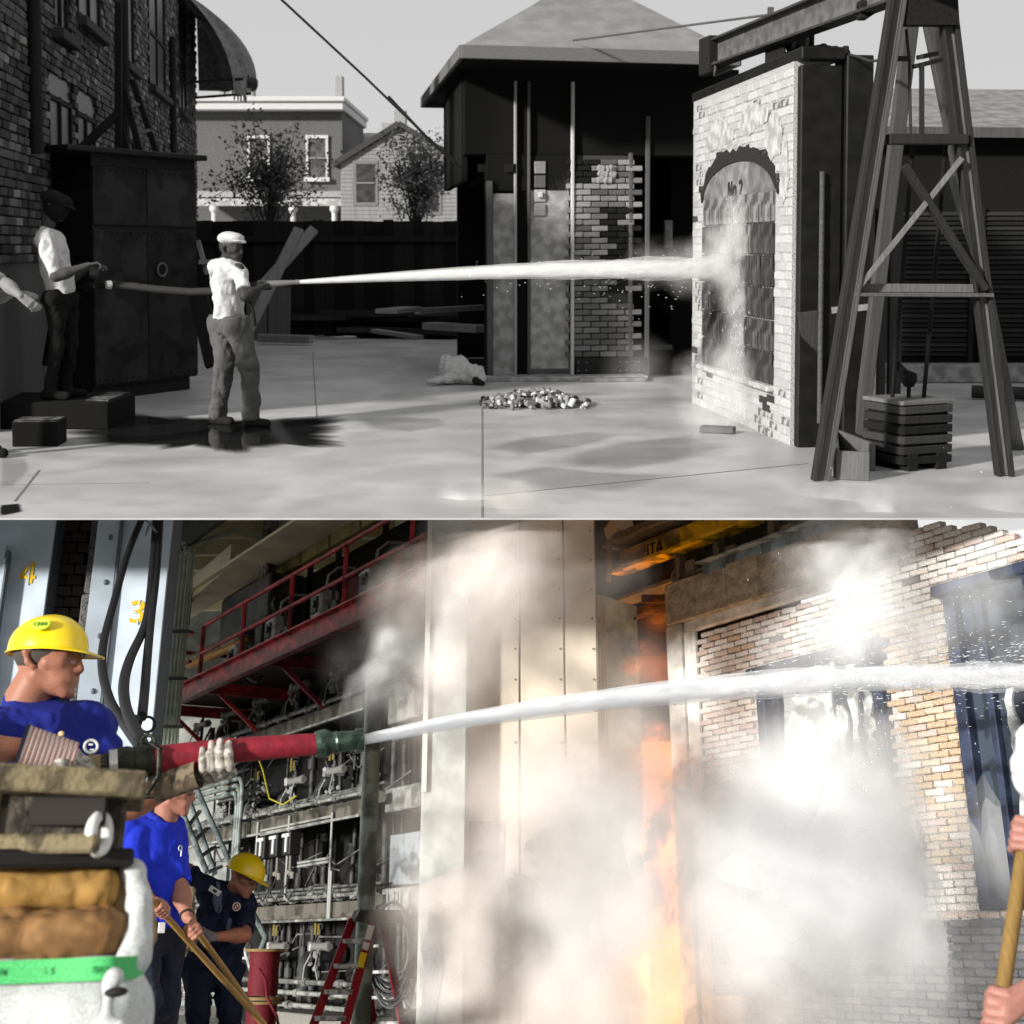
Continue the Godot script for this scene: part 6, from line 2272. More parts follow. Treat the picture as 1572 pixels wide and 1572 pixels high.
func ceiling_steel():
	var cream := mk("cream_paint", lin(0.8, 0.72, 0.5), 0.7, "soft", 0.6)
	var o := thing("hall_ceiling", Vector3(-4, 5.3, -17), HALL, "cream painted ceiling slab and ribs above the red balcony", "ceiling")
	var b := MB.new()
	b.box(Vector3(-4.0, 5.55, -18.5), Vector3(6.5, 0.12, 6.0))
	part(o, "slab", b, cream)
	for k in 7:
		b = MB.new()
		b.bar(Vector3(-6.8, 5.38, -16 - k * 0.8), Vector3(-1.4, 5.38, -16 - k * 0.8), 0.1, 0.22, UP)
		part(o, "rib", b, cream)
	b = MB.new()
	b.bar(F(6.6, 4.55, 0.75), F(3.4, 4.75, 0.75), 0.06, 0.26, UP)
	b.bar(F(6.6, 4.62, 0.6), F(0.5, 4.62, 0.6), 0.5, 0.03, UP)
	part(o, "tie_plate", b, cream)
	b = MB.new()
	b.tube([F(5.9, 3.95, 0.5), F(4.4, 3.95, 0.5), F(3.6, 3.92, 0.5)], 0.07, 10)
	part(o, "lagged_pipe", b, mk("lagging", lin(0.55, 0.5, 0.4), 0.8, "stain", 2))
	b = MB.new()
	b.tube([F(5.2, 3.84, 0.6), F(3.2, 3.78, 0.6)], 0.045, 8)
	part(o, "gas_pipe", b, mk("gas_orange", lin(0.62, 0.27, 0.01), 0.5))
	var g := thing("crane_rail", F(4.5, 5.0, 1.2), HALL, "dark green crane rail girder crossing the top left of the hall", "girder")
	for q in [[5.0, 0.3, 0.06, lin(0.02, 0.024, 0.016)], [5.22, 0.14, 0.2, lin(0.05, 0.07, 0.05)]]:
		b = MB.new()
		b.bar(F(6.9, q[0], 1.2), F(2.2, q[0], 1.2), q[2], q[1], UP)
		part(g, "girder", b, mk("girder_%d" % int(q[0] * 100), q[3], 0.7, "speck", 2))
	b = MB.new()
	b.tube([F(6.9, 5.36, 1.28), F(2.0, 5.36, 1.28)], 0.02, 6)
	part(g, "conductor", b, mk("conductor_red", lin(0.5, 0.16, 0.1), 0.5))
	var l := thing("speaker_horn_box", F(4.9, 4.45, 0.95), HALL, "black square box with a curved mark high beside the pipe bundle", "box")
	b = MB.new()
	b.box(F(4.95, 4.46, 0.95), Vector3(0.42, 0.42, 0.36), Basis(UP, 0.1), 0.02)
	part(l, "case", b, mk("box_black", lin(0.01, 0.01, 0.01), 0.6))
	b = MB.new()
	var c := F(4.95, 4.5, 0.95) + Vector3(0.03, 0, 0.2)
	b.ring(c - UP * 0.05, Vector3(0, 0, 1), 0.1, 0.007, 10, 0.5, 2.2)
	b.box(c + Vector3(0, 0.02, 0), Vector3(0.012, 0.06, 0.008))
	b.tube([c + Vector3(0.12, 0.0, 0), c + Vector3(0.15, -0.06, 0)], 0.006, 5)
	part(l, "mark", b, mk("mark_white", lin(0.6, 0.6, 0.58), 0.6))
	b = MB.new()
	b.ring(F(4.95, 4.25, 1.0), Vector3(0.3, 0, 1), 0.14, 0.012, 14, PI, TAU)
	part(l, "cable", b, mk("cable_0", lin(0.02, 0.02, 0.02), 0.6))
	# bundle of conduits that comes down the front
	var p := thing("conduit_bundle", F(3.62, 0, 1.2), HALL, "tall bundle of pale green conduits running down past the balcony", "pipes")
	rng.seed = 3
	for i in 9:
		b = MB.new()
		var off := Vector3((i - 4) * 0.019, 0, 0.012 * (i % 2))
		var top := 4.72 + 0.04 * (i % 3)
		var base := F(3.62, 0, 1.2)
		var pts := [base + off + UP * 0.4, base + off + UP * top]
		if i % 3 == 0:
			pts.append(base + off + Vector3(0.06, top + 0.14, 0))
			pts.append(base + off + Vector3(0.5, top + 0.34, -0.1))
			pts.append(base + off + Vector3(1.0, top + 0.22, -0.2))
		elif i % 3 == 1:
			pts.append(base + off + Vector3(-0.06, top + 0.12, 0))
			pts.append(base + off + Vector3(-0.4, top + 0.22, -0.1))
		b.tube(pts, 0.0105, 6)
		part(p, "conduit", b, mk("conduit_green_%d" % (i % 3), [lin(0.46, 0.54, 0.44), lin(0.36, 0.42, 0.34), lin(0.56, 0.62, 0.52)][i % 3], 0.5, "soft", 2))
	for h in [2.9, 3.4, 3.9]:
		b = MB.new()
		b.box(F(3.62, h, 1.2) + Vector3(0, 0, 0.02), Vector3(0.24, 0.03, 0.06))
		part(p, "strap", b, mk("switch_dark", lin(0.06, 0.065, 0.07), 0.5))

func burner_row(level: float, ts: Array, big: bool, row: int):
	var metal := mk("dusty_metal", lin(0.2, 0.2, 0.19), 0.6, "speck", 3)
	var dirty := mk("dirty_pipe", lin(0.055, 0.055, 0.052), 0.6, "stain", 3)
	var ash := mk("ash_grey", lin(0.24, 0.24, 0.23), 0.9, "speck", 3, 0.6)
	var brass := mk("valve_brass", lin(0.22, 0.16, 0.03), 0.45)
	rng.seed = 70 + row
	for i in ts.size():
		var t: float = ts[i]
		var where: String = ["top", "middle", "bottom"][row]
		var rank: String = ["nearest the green pole", "second from the green pole", "third from the green pole", "fourth from the green pole", "fifth from the green pole", "farthest left"][i]
		var o := thing("burner_valve", F(t, level, 0.1), HALL, "upright burner valve set on the %s shelf, %s" % [where, rank], "valve", "burner valves along the furnace front")
		var b := MB.new()
		b.tube([F(t, level, 0.1), F(t, level + 0.47, 0.1)], 0.02, 8)
		b.lathe(F(t, level + 0.3, 0.1), UP, [[0.02, 0], [0.034, 0.0], [0.034, 0.03], [0.02, 0.03]], 10)
		b.lathe(F(t, level + 0.42, 0.1), UP, [[0.02, 0], [0.036, 0.0], [0.036, 0.05], [0.0, 0.06]], 8)
		part(o, "riser", b, dirty)
		b = MB.new()
		b.bar(F(t + 0.05, level + 0.37, 0.14), F(t + 0.05, level + 0.5, 0.14), 0.014, 0.02)
		b.bar(F(t - 0.03, level + 0.37, 0.14), F(t - 0.03, level + 0.46, 0.14), 0.012, 0.016)
		part(o, "valve_handle", b, brass)
		b = MB.new()
		b.tube([F(t + 0.1, level + 0.27, 0.12), F(t - 0.22, level + 0.27, 0.1)], 0.036, 10)
		b.lathe(F(t - 0.18, level + 0.27, 0.1), FA().basis.x, [[0.0, 0], [0.045, 0.0], [0.045, 0.05], [0.03, 0.06], [0.0, 0.06]], 10)
		part(o, "actuator", b, metal)
		b = MB.new()
		b.box(F(t + 0.12, level + 0.27, 0.13), Vector3(0.06, 0.085, 0.08), FA().basis, 0.01)
		part(o, "actuator_head", b, mk("head_white", lin(0.5, 0.5, 0.48), 0.6, "stain", 3))
		b = MB.new()
		for k in 7:
			b.ball(F(t + rng.randfn() * 0.06, level + 0.06 + rng.randf() * 0.16, 0.12 + rng.randf() * 0.05), Vector3(rng.randf_range(0.015, 0.045), rng.randf_range(0.015, 0.03), 0.03), Basis.from_euler(Vector3(rng.randf(), rng.randf(), rng.randf())), 8, 5)
		part(o, "crusted_fittings", b, ash)
		b = MB.new()
		b.tube([F(t + 0.08, level + 0.2, 0.16), F(t + 0.12, level + 0.1, 0.2), F(t + 0.1, level - 0.02, 0.22)], 0.008, 5)
		b.tube([F(t - 0.06, level + 0.24, 0.14), F(t - 0.14, level + 0.1, 0.2), F(t - 0.22, level - 0.02, 0.2)], 0.008, 5)
		part(o, "thin_tube", b, mk("tube_grey", lin(0.3, 0.31, 0.3), 0.4))
		if big and i < ts.size() - 1:
			var e := thing("pipe_elbow", F(t + 0.62, level, -0.05), HALL, "fat dark pipe elbow on the %s shelf, beside the valve %s" % [where, rank], "pipe", "fat pipe elbows along the furnace front")
			b = MB.new()
			var p := F(t + 0.62, level, 0.0)
			var inw := -FA().basis.z
			var pts := [p - UP * 0.15, p + UP * 0.06]
			for k in 6:
				var a := k / 5.0 * PI * 0.5
				pts.append(p + UP * (0.06 + 0.14 * sin(a)) + inw * (0.14 * (1 - cos(a))))
			pts.append(p + UP * 0.2 + inw * 0.4)
			b.tube(pts, 0.075, 12)
			part(e, "elbow", b, mk("elbow_grey", lin(0.045, 0.05, 0.05), 0.6, "stain", 2))
			b = MB.new()
			b.lathe(p - UP * 0.02, UP, [[0.076, 0], [0.1, 0.0], [0.1, 0.025], [0.076, 0.025]], 14)
			part(e, "collar", b, dirty)

func pipe_shelf(level: float, t0: float, t1: float, label: String, row: int):
	var tan_ := mk("shelf_steel", lin(0.12, 0.11, 0.09), 0.8, "stain", 1.5, 0.3)
	var pale := mk("pipe_pale", lin(0.3, 0.31, 0.29), 0.5, "stain", 2)
	var o := thing("pipe_shelf", F(t0, level, 0.2), HALL, label, "pipe rack")
	var b := MB.new()
	b.box(F((t0 + t1) * 0.5, level - 0.09, 0.28), Vector3(t1 - t0, 0.13, 0.03), FA().basis, 0.004)
	part(o, "shelf_edge", b, tan_)
	b = MB.new()
	b.box(F((t0 + t1) * 0.5, level - 0.05, -0.1), Vector3(t1 - t0, 0.02, 0.74), FA().basis)
	part(o, "shelf_plate", b, mk("soot_steel", lin(0.025, 0.025, 0.026), 0.7, "grain", 2))
	b = MB.new()
	b.bar(F(t0, level - 0.17, 0.32), F(t1, level - 0.17, 0.32), 0.04, 0.02, UP)
	part(o, "shelf_lip", b, pale)
	rng.seed = 90 + row
	for k in 4:
		b = MB.new()
		var h: float = level + [0.03, 0.075, 0.02, 0.12][k]
		var out: float = [0.27, 0.2, 0.14, 0.1][k]
		b.tube([F(t0 - 0.02, h, out), F(t1, h + 0.01, out)], [0.018, 0.016, 0.022, 0.013][k], 8)
		var n := 0
		var t := t0 + 0.1 + 0.1 * k
		while t < t1:
			b.lathe(F(t, h, out), FA().basis.x, [[0.0, -0.035], [0.03, -0.035], [0.03, 0.035], [0.0, 0.035]], 8)
			t += rng.randf_range(0.4, 0.8)
		part(o, "pipe", b, pale if k % 2 == 0 else mk("pipe_mid", lin(0.16, 0.165, 0.16), 0.5, "stain", 2))
	b = MB.new()
	b.box(F(t0 + 0.06, level + 0.05, 0.22), Vector3(0.1, 0.12, 0.14), FA().basis, 0.02)
	b.lathe(F(t0 - 0.05, level - 0.02, 0.2), FA().basis.x, [[0.0, -0.08], [0.05, -0.08], [0.05, 0.12], [0.0, 0.12]], 10)
	part(o, "end_fitting", b, mk("fitting_ash", lin(0.26, 0.25, 0.22), 0.9, "speck", 3, 0.4))
	b = MB.new()
	for k in 46:
		var t := rng.randf_range(t0, t1)
		b.box(F(t, level + 0.02 + rng.randf() * 0.04, rng.randf_range(0.05, 0.28)), Vector3(rng.randf_range(0.04, 0.16), rng.randf_range(0.015, 0.05), 0.05), FA().basis * Basis.from_euler(Vector3(rng.randfn(), rng.randfn(), rng.randfn()) * 0.3), 0.008)
	part(o, "ash_lumps", b, mk("ash_grey", lin(0.24, 0.24, 0.23), 0.9), "", "stuff")

func furnace_racks():
	pipe_shelf(2.92, 0.55, 6.6, "top pipe shelf of the furnace front, under the red balcony", 0)
	pipe_shelf(2.0, 0.55, 6.6, "middle pipe shelf of the furnace front", 1)
	pipe_shelf(1.16, 0.55, 6.0, "third pipe shelf of the furnace front, behind the yellow helmet", 2)
	burner_row(3.02, [1.69, 2.8, 3.94, 5.05, 6.1], true, 0)
	burner_row(2.06, [1.73, 2.77, 3.85, 4.9], true, 1)
	burner_row(0.5, [1.88, 2.99, 4.1], true, 2)
	var pale := mk("pipe_pale", lin(0.3, 0.31, 0.29), 0.5, "stain", 2)
	var o := thing("floor_pipes", F(0.6, 0.3, 0.3), HALL, "pale pipes running along the floor below the furnace shelves", "pipes")
	for k in 3:
		var b := MB.new()
		var h: float = [0.47, 0.38, 0.28][k]
		b.tube([F(0.5 + 0.05 * k, h, 0.3 + 0.03 * k), F(6.0, h, 0.3 + 0.03 * k)], 0.022, 8)
		for t in [0.9, 1.7, 2.6, 3.5]:
			b.lathe(F(t + 0.12 * k, h, 0.3 + 0.03 * k), FA().basis.x, [[0.0, -0.04], [0.036, -0.04], [0.036, 0.04], [0.0, 0.04]], 8)
		part(o, "pipe", b, pale)
	var b := MB.new()
	b.lathe(F(0.75, 0.4, 0.1), FA().basis.x, [[0.0, -0.25], [0.12, -0.22], [0.14, 0.0], [0.12, 0.22], [0.0, 0.25]], 14)
	b.box(F(1.6, 0.12, 0.2), Vector3(2.4, 0.2, 0.4), FA().basis, 0.01)
	part(o, "filter_drum", b, mk("fitting_ash", lin(0.26, 0.25, 0.22), 0.9))
	# three gauge glasses hanging on the third bay
	for k in 3:
		var t := 2.98 - k * 0.36
		var g := thing("gauge_box", F(t, 1.75, 0.3), HALL, ["left of three small glass-fronted gauges above the yellow helmet", "middle of three small glass-fronted gauges above the yellow helmet", "right of three small glass-fronted gauges above the yellow helmet"][k], "gauge", "gauges on the furnace front")
		b = MB.new()
		b.box(F(t, 1.69, 0.3), Vector3(0.2, 0.22, 0.12), FA().basis, 0.01)
		part(g, "case", b, mk("box_black", lin(0.01, 0.01, 0.01), 0.6))
		b = MB.new()
		b.box(F(t, 1.765, 0.365), Vector3(0.18, 0.03, 0.012), FA().basis)
		b.box(F(t - 0.02, 1.69, 0.365), Vector3(0.04, 0.16, 0.012), FA().basis)
		part(g, "bright_frame", b, mk("bright_metal", lin(0.62, 0.64, 0.64), 0.3))
		b = MB.new()
		b.tube([F(t, 1.58, 0.3), F(t, 1.4, 0.3)], 0.014, 6)
		b.lathe(F(t, 1.44, 0.3), UP, [[0.0, -0.03], [0.04, -0.03], [0.04, 0.0], [0.0, 0.03]], 8)
		b.lathe(F(t - 0.08, 1.4, 0.3), UP, [[0.0, -0.03], [0.024, -0.03], [0.024, 0.03], [0.0, 0.03]], 8)
		part(g, "cock", b, mk("fitting_ash", lin(0.26, 0.25, 0.22), 0.9))
		b = MB.new()
		b.tube([F(t, 1.4, 0.3), F(t + 0.05, 1.25, 0.34), F(t - 0.06, 1.18, 0.32), F(t - 0.14, 1.3, 0.28)], 0.007, 5)
		part(g, "capillary", b, mk("cable_0", lin(0.02, 0.02, 0.02), 0.6))
	var fr := thing("rack_frame", F(1.2, 1.2, 0.32), HALL, "thin steel frame of the third bay with tie bars and risers", "frame")
	for q in [[1.2, 0.98, 1.2, 1.9], [2.3, 1.2, 2.3, 1.95], [3.2, 1.2, 3.2, 1.95], [3.1, 1.86, 1.2, 1.87], [3.1, 1.82, 1.2, 1.83], [2.0, 1.5, 1.2, 1.51], [2.0, 1.47, 1.2, 1.48], [1.16, 0.98, 1.16, 1.4]]:
		b = MB.new()
		b.tube([F(q[0], q[1], 0.32), F(q[2], q[3], 0.32)], 0.013, 6)
		part(fr, "bar", b, mk("tube_grey", lin(0.3, 0.31, 0.3), 0.4))
	# three nested conduits that bend down off the middle shelf
	var nb := thing("bent_conduits", F(4, 2.4, 0.5), HALL, "three nested grey conduits bending down behind the blue shirt", "pipes")
	for k in 3:
		b = MB.new()
		var d := 0.07 * k
		var pts := [F(6.0, 2.42 - d, 0.42)]
		pts.append(F(3.75 + d, 2.42 - d, 0.42))
		for q in 5:
			var a := q / 4.0 * PI * 0.5
			pts.append(F(3.62 + d - 0.14 * sin(a), 2.28 - d + 0.14 * cos(a), 0.42))
		pts.append(F(3.48 + d, 1.3, 0.42))
		b.tube(pts, 0.026, 8)
		part(nb, "conduit", b, mk("conduit_teal", lin(0.2, 0.24, 0.23), 0.4, "stain", 2))
	# stair handrails rising behind the men
	var st := thing("stair_rail", F(4.5, 0.5, 1.6), HALL, "steep blue grey stair handrails behind the two standing workers", "stair rail")
	for q in [[Vector3(-2.874, 2.133, -13.5), Vector3(-2.269, 1.298, -12.6)], [Vector3(-2.885, 1.851, -13.2), Vector3(-2.507, 1.323, -12.6)], [Vector3(-2.973, 1.99, -13.9), Vector3(-2.559, 1.35, -13.2)], [Vector3(-2.098, 1.001, -12.6), Vector3(-1.959, 0.829, -12.4)], [Vector3(-1.959, 0.829, -12.4), Vector3(-2.012, 0.64, -12.3)]]:
		b = MB.new()
		b.tube(q, 0.024, 8)
		part(st, "rail", b, mk("rail_bluegrey", lin(0.16, 0.2, 0.2), 0.4, "stain", 2))
	for k in 5:
		b = MB.new()
		b.bar((Vector3(-2.865, 2.032, -13.5) as Vector3).lerp(Vector3(-2.45, 1.388, -12.9), k / 4.0), (Vector3(-2.885, 1.851, -13.2) as Vector3).lerp(Vector3(-2.507, 1.323, -12.6), k / 4.0), 0.03, 0.02)
		part(st, "rung", b, mk("rail_bluegrey", lin(0.16, 0.2, 0.2), 0.4))
	# little teal guard and boxes by the third column
	var tg := thing("teal_guard_rail", F(6.4, 2.2, 1.0), HALL, "small teal guard rail beyond the number 3 column", "railing")
	for q in [[Vector3(-4.235, 3.082, -17), Vector3(-4.086, 3.169, -17)], [Vector3(-4.086, 3.169, -17), Vector3(-4.055, 2.849, -17)], [Vector3(-4.21, 2.98, -17), Vector3(-3.864, 2.965, -17)], [Vector3(-4.201, 2.893, -17), Vector3(-3.856, 2.878, -17)], [Vector3(-4.235, 3.082, -17), Vector3(-4.189, 2.777, -17)], [Vector3(-3.958, 3.009, -17), Vector3(-3.922, 2.634, -17)]]:
		b = MB.new()
		b.tube(q, 0.025, 6)
		part(tg, "rail", b, mk("teal_paint", lin(0.08, 0.16, 0.16), 0.5))
	# yellow tags and wires hung about the rack
	var yw := thing("yellow_wire", F(3, 2.1, 0.3), HALL, "thin yellow wire looped along the middle shelf", "wire")
	b = MB.new()
	b.tube([F(3.4, 2.62, 0.3), F(3.1, 2.45, 0.34), F(2.8, 2.15, 0.36), F(2.4, 2.06, 0.36), F(2.1, 2.12, 0.34)], 0.008, 5)
	b.tube([F(3.9, 2.35, 0.34), F(3.75, 2.3, 0.4), F(3.6, 2.4, 0.36)], 0.008, 5)
	b.tube([F(4.4, 1.05, 0.34), F(4.1, 1.25, 0.36), F(3.9, 1.22, 0.36)], 0.008, 5)
	part(yw, "wire", b, mk("wire_yellow", lin(0.4, 0.36, 0.02), 0.5))
	# concrete ledges and a steel cabinet door right of the pole
	var lg := thing("ledge_wall", F(0, 1.5, 0), HALL, "grey concrete ledges and dark recesses between the green pole and the white column", "wall")
	var conc := mk("ledge_concrete", lin(0.3, 0.31, 0.3), 0.85, "stain", 1.2, 0.3)
	for q in [[2.62, 2.98], [1.86, 2.06], [1.02, 1.23], [0.3, 0.52]]:
		b = MB.new()
		b.box(F(-0.1, (q[0] + q[1]) * 0.5, -0.06), Vector3(1.3, q[1] - q[0], 0.3), FA().basis, 0.01)
		part(lg, "ledge", b, conc)
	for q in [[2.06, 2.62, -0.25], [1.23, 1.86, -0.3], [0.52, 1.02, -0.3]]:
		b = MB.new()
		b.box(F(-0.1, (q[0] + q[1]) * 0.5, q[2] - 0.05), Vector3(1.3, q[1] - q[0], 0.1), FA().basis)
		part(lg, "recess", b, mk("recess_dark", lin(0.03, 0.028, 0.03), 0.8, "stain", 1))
	b = MB.new()
	b.box(F(0.3, 1.47, -0.02), Vector3(0.66, 0.42, 0.02), FA().basis, 0.006)
	part(lg, "cabinet_door", b, mk("cabinet_bluegrey", lin(0.32, 0.36, 0.38), 0.5, "stain", 1))
	var pl := thing("green_pole", Vector3(-0.909, 0, -9.971), HALL, "round pale green steel pole rising behind the red stepladder", "pole")
	b = MB.new()
	var foot: Vector3 = Vector3(-1.153, 0.995, -12.3)
	b.lathe(Vector3(foot.x - 0.01, 0, foot.z), UP, [[0.16, 0], [0.16, 0.02], [0.072, 0.02], [0.072, 2.86], [0.06, 2.885], [0.0, 2.89]], 24)
	part(pl, "post", b, mk("pole_green", lin(0.3, 0.36, 0.32), 0.5, "stain", 0.9, 0.1))

func rack_clutter():
	# dim pipes, hoses and wires that fill the bays behind the valves
	rng.seed = 404
	for bay in [[2.0, 2.85], [1.16, 1.9], [0.1, 1.05], [2.95, 3.3]]:
		for g in 2:
			var b := MB.new()
			for i in 16:
				var t := rng.randf_range(0.7, 6.4)
				var z := rng.randf_range(-0.32, -0.05)
				var r := rng.randf_range(0.01, 0.035)
				if g == 0:
					b.tube([F(t, bay[0], z), F(t + rng.randfn() * 0.03, bay[1], z)], r, 6)
					b.lathe(F(t, lerpf(bay[0], bay[1], rng.randf()), z), UP, [[0.0, -0.05], [r + 0.02, -0.05], [r + 0.02, 0.05], [0.0, 0.05]], 8)
				else:
					var h := rng.randf_range(bay[0] + 0.1, bay[1])
					b.tube([F(t, h, z + 0.1), F(t - 0.12, h - rng.randf() * 0.25, z + 0.22), F(t - 0.3, h - rng.randf() * 0.3, z + 0.2), F(t - 0.45, h - rng.randf() * 0.1, z)], r * 0.4, 5)
			var o := single("bay_piping" if g == 0 else "bay_wiring", b, mk("bay_%d" % g, [lin(0.06, 0.06, 0.058), lin(0.14, 0.14, 0.135)][g], 0.6, "stain", 3), HALL, "dim tangle of %s behind the valves in the %s bay of the furnace front" % [["upright pipes", "sagging wires"][g], "top" if bay[0] > 2.5 else "second" if bay[0] > 1.9 else "third" if bay[0] > 1.0 else "lowest"], "pipes" if g == 0 else "wires", "", "stuff")

func ladder():
	var red := mk("ladder_red", lin(0.28, 0.006, 0.02), 0.4, "grain", 2)
	var alu := mk("ladder_tread", lin(0.5, 0.5, 0.49), 0.4, "stain", 4)
	var D := 13.3
	var o := thing("stepladder", Vector3(-0.871, 0, -9.108), HALL, "red fibreglass stepladder with a black top standing before the green pole", "stepladder")
	var tl: Vector3 = Vector3(-1.24, 0.957, -12.05)
	var tm: Vector3 = Vector3(-1.073, 0.956, -12)
	var tr: Vector3 = Vector3(-1.032, 0.972, -12.35)
	var tq: Vector3 = Vector3(-1.198, 0.963, -12.4)
	var d0: Vector3 = Vector3(-1.455, 0.244, -11.7)
	var d1: Vector3 = Vector3(-1.22, 0.246, -11.65)
	var d2: Vector3 = Vector3(-0.886, 0.192, -12.9)
	var d3: Vector3 = Vector3(-1.133, 0.189, -12.95)
	var low := func(a: Vector3, b: Vector3) -> Vector3:
		return a + (b - a) * (a.y / (a.y - b.y))
	for q in [[tl, d0, "front_rail"], [tm, d1, "front_rail"], [tr, d2, "rear_rail"], [tq, d3, "rear_rail"]]:
		var b := MB.new()
		b.bar(q[0], (low as Callable).call(q[0], q[1]), 0.065, 0.026, Vector3(0.6, 0, 1), 0.004)
		part(o, q[2], b, red)
	for k in 4:
		var f := (0.28 + 0.32 * k) * 0.89
		var b := MB.new()
		b.bar(tl.lerp(d0, f * 0.86 - 0.0), tm.lerp(d1, f * 0.86), 0.09, 0.035, UP, 0.004)
		part(o, "tread", b, alu)
		b = MB.new()
		b.bar(tq.lerp(d3, f * 0.86 + 0.04), tr.lerp(d2, f * 0.86 + 0.04), 0.03, 0.025, UP, 0.004)
		part(o, "rear_bar", b, alu)
	var b := MB.new()
	b.prism(PackedVector2Array([Vector2(-0.19, 0), Vector2(0.2, 0), Vector2(0.17, 0.085), Vector2(-0.15, 0.085)]), Transform3D(Basis(UP, 0.25), (tl + tm) * 0.5 + Vector3(0.06, -0.015, -0.2)), 0.3)
	part(o, "top_cap", b, mk("cap_black", lin(0.015, 0.015, 0.016), 0.5, "speck", 4))
	b = MB.new()
	var pc := (tl + tm) * 0.5 + Vector3(0.0, 0.03, 0.11)
	b.ring(pc, Vector3(0.25, 0, 1), 0.035, 0.005, 16)
	b.box(pc, Vector3(0.05, 0.008, 0.004), Basis(UP, 0.25))
	part(o, "cap_emblem", b, mk("mark_white", lin(0.6, 0.6, 0.58), 0.6))
	for q in [[0.06, 0.2, lin(0.7, 0.7, 0.68)], [0.23, 0.3, lin(0.7, 0.7, 0.68)], [0.33, 0.47, lin(0.8, 0.6, 0.01)]]:
		b = MB.new()
		b.bar(tm.lerp(d1, q[0]) + Vector3(0, 0, 0.035), tm.lerp(d1, q[1]) + Vector3(0, 0, 0.035), 0.05, 0.012, Vector3(0, 0.2, 1))
		part(o, "sticker", b, mk("sticker_%d" % int(q[0] * 100), q[2], 0.5, "speck", 5))
	# coil of cable on the ledge's hooks
	var c := thing("cable_coil", Vector3(-1.001, 0.783, -12.9), HALL, "hanging coil of grey cable behind the red stepladder", "cable")
	rng.seed = 15
	for k in 12:
		b = MB.new()
		var ctr: Vector3 = Vector3(-0.99, 0.802, -12.75)
		var pts := []
		var rx := rng.randf_range(0.14, 0.19)
		var ry := rng.randf_range(0.3, 0.4)
		var dz := rng.randfn() * 0.03
		for j in 29:
			var a := TAU * j / 28.0
			pts.append(ctr + Vector3(cos(a) * rx + rng.randfn() * 0.002, sin(a) * ry - 0.05 + (0.35 - ry), dz + 0.02 * sin(a * 2.0 + k)))
		b.tube(pts, 0.009, 6)
		part(c, "loop", b, mk("cable_grey_%d" % (k % 2), [lin(0.06, 0.065, 0.075), lin(0.14, 0.145, 0.15)][k % 2], 0.5))
	for x in [573, 592, 612]:
		b = MB.new()
		var p: Vector3 = fpt(x, 13.05)
		b.tube([p + UP * 1.22, p + UP * 1.0], 0.008, 5)
		part(c, "hook", b, mk("tube_grey", lin(0.3, 0.31, 0.3), 0.4))
	# cable reels
	var r := thing("cable_reel", Vector3(-2.201, 0, -14.007), HALL, "red wound cable reels with plywood flanges behind the helmeted worker", "cable reel")
	for k in 2:
		var base: Vector3 = Vector3(-1.925, 0.344, -12.2)
		base.y = 0.02 + 0.37 * k
		b = MB.new()
		b.lathe(base, UP, [[0.0, 0.03], [0.115, 0.03], [0.12, 0.1], [0.115, 0.2], [0.12, 0.32], [0.115, 0.34], [0.0, 0.34]], 20)
		part(r, "wound_cable", b, mk("reel_red", lin(0.15, 0.004, 0.012), 0.6, "grain", 8, 0.3))
		for h in [0.0, 0.34]:
			b = MB.new()
			b.lathe(base + UP * h, UP, [[0.0, 0.0], [0.155, 0.0], [0.155, 0.02], [0.0, 0.02]], 24)
			part(r, "flange", b, mk("plywood", lin(0.32, 0.2, 0.07), 0.7, "wood", 3))
	b = MB.new()
	b.tube([Vector3(-1.931, 0.607, -12), Vector3(-1.86, 0.532, -11.9), Vector3(-1.835, 0.421, -11.85), Vector3(-1.746, 0.291, -11.8), Vector3(-1.713, 0.161, -11.8)], 0.012, 6)
	part(r, "loose_end", b, mk("reel_red", lin(0.25, 0.005, 0.02), 0.5))
	var sl := thing("old_ladder", Vector3(-2.432, 0, -12.332), HALL, "red ladder partly hidden behind the two workers", "stepladder")
	for q in [[Vector3(-2.659, 0.781, -12.3), Vector3(-2.621, 0.231, -12)], [Vector3(-2.536, 0.781, -12.3), Vector3(-2.385, 0.231, -12)]]:
		b = MB.new()
		b.bar(q[0], q[1] + (q[1] - q[0]) * 0.3, 0.07, 0.03, Vector3(0.3, 0, 1), 0.004)
		part(sl, "rail", b, red)
	for k in 4:
		b = MB.new()
		b.bar((Vector3(-2.659, 0.781, -12.3) as Vector3).lerp(Vector3(-2.621, 0.231, -12), 0.3 + 0.28 * k), (Vector3(-2.536, 0.781, -12.3) as Vector3).lerp(Vector3(-2.385, 0.231, -12), 0.3 + 0.28 * k), 0.06, 0.03)
		part(sl, "tread", b, alu)
	b = MB.new()
	b.bar(Vector3(-2.18, 0.83, -12.6), Vector3(-2.044, 0.564, -12.4), 0.03, 0.03)
	b.bar(Vector3(-2.184, 0.686, -12.5), Vector3(-2.048, 0.677, -12.5), 0.05, 0.02)
	part(sl, "pale_strut", b, alu)

func fpt(px: float, d: float) -> Vector3:
	return Vector3((px - 786.0) / 2399.0 * d, 0, -d)

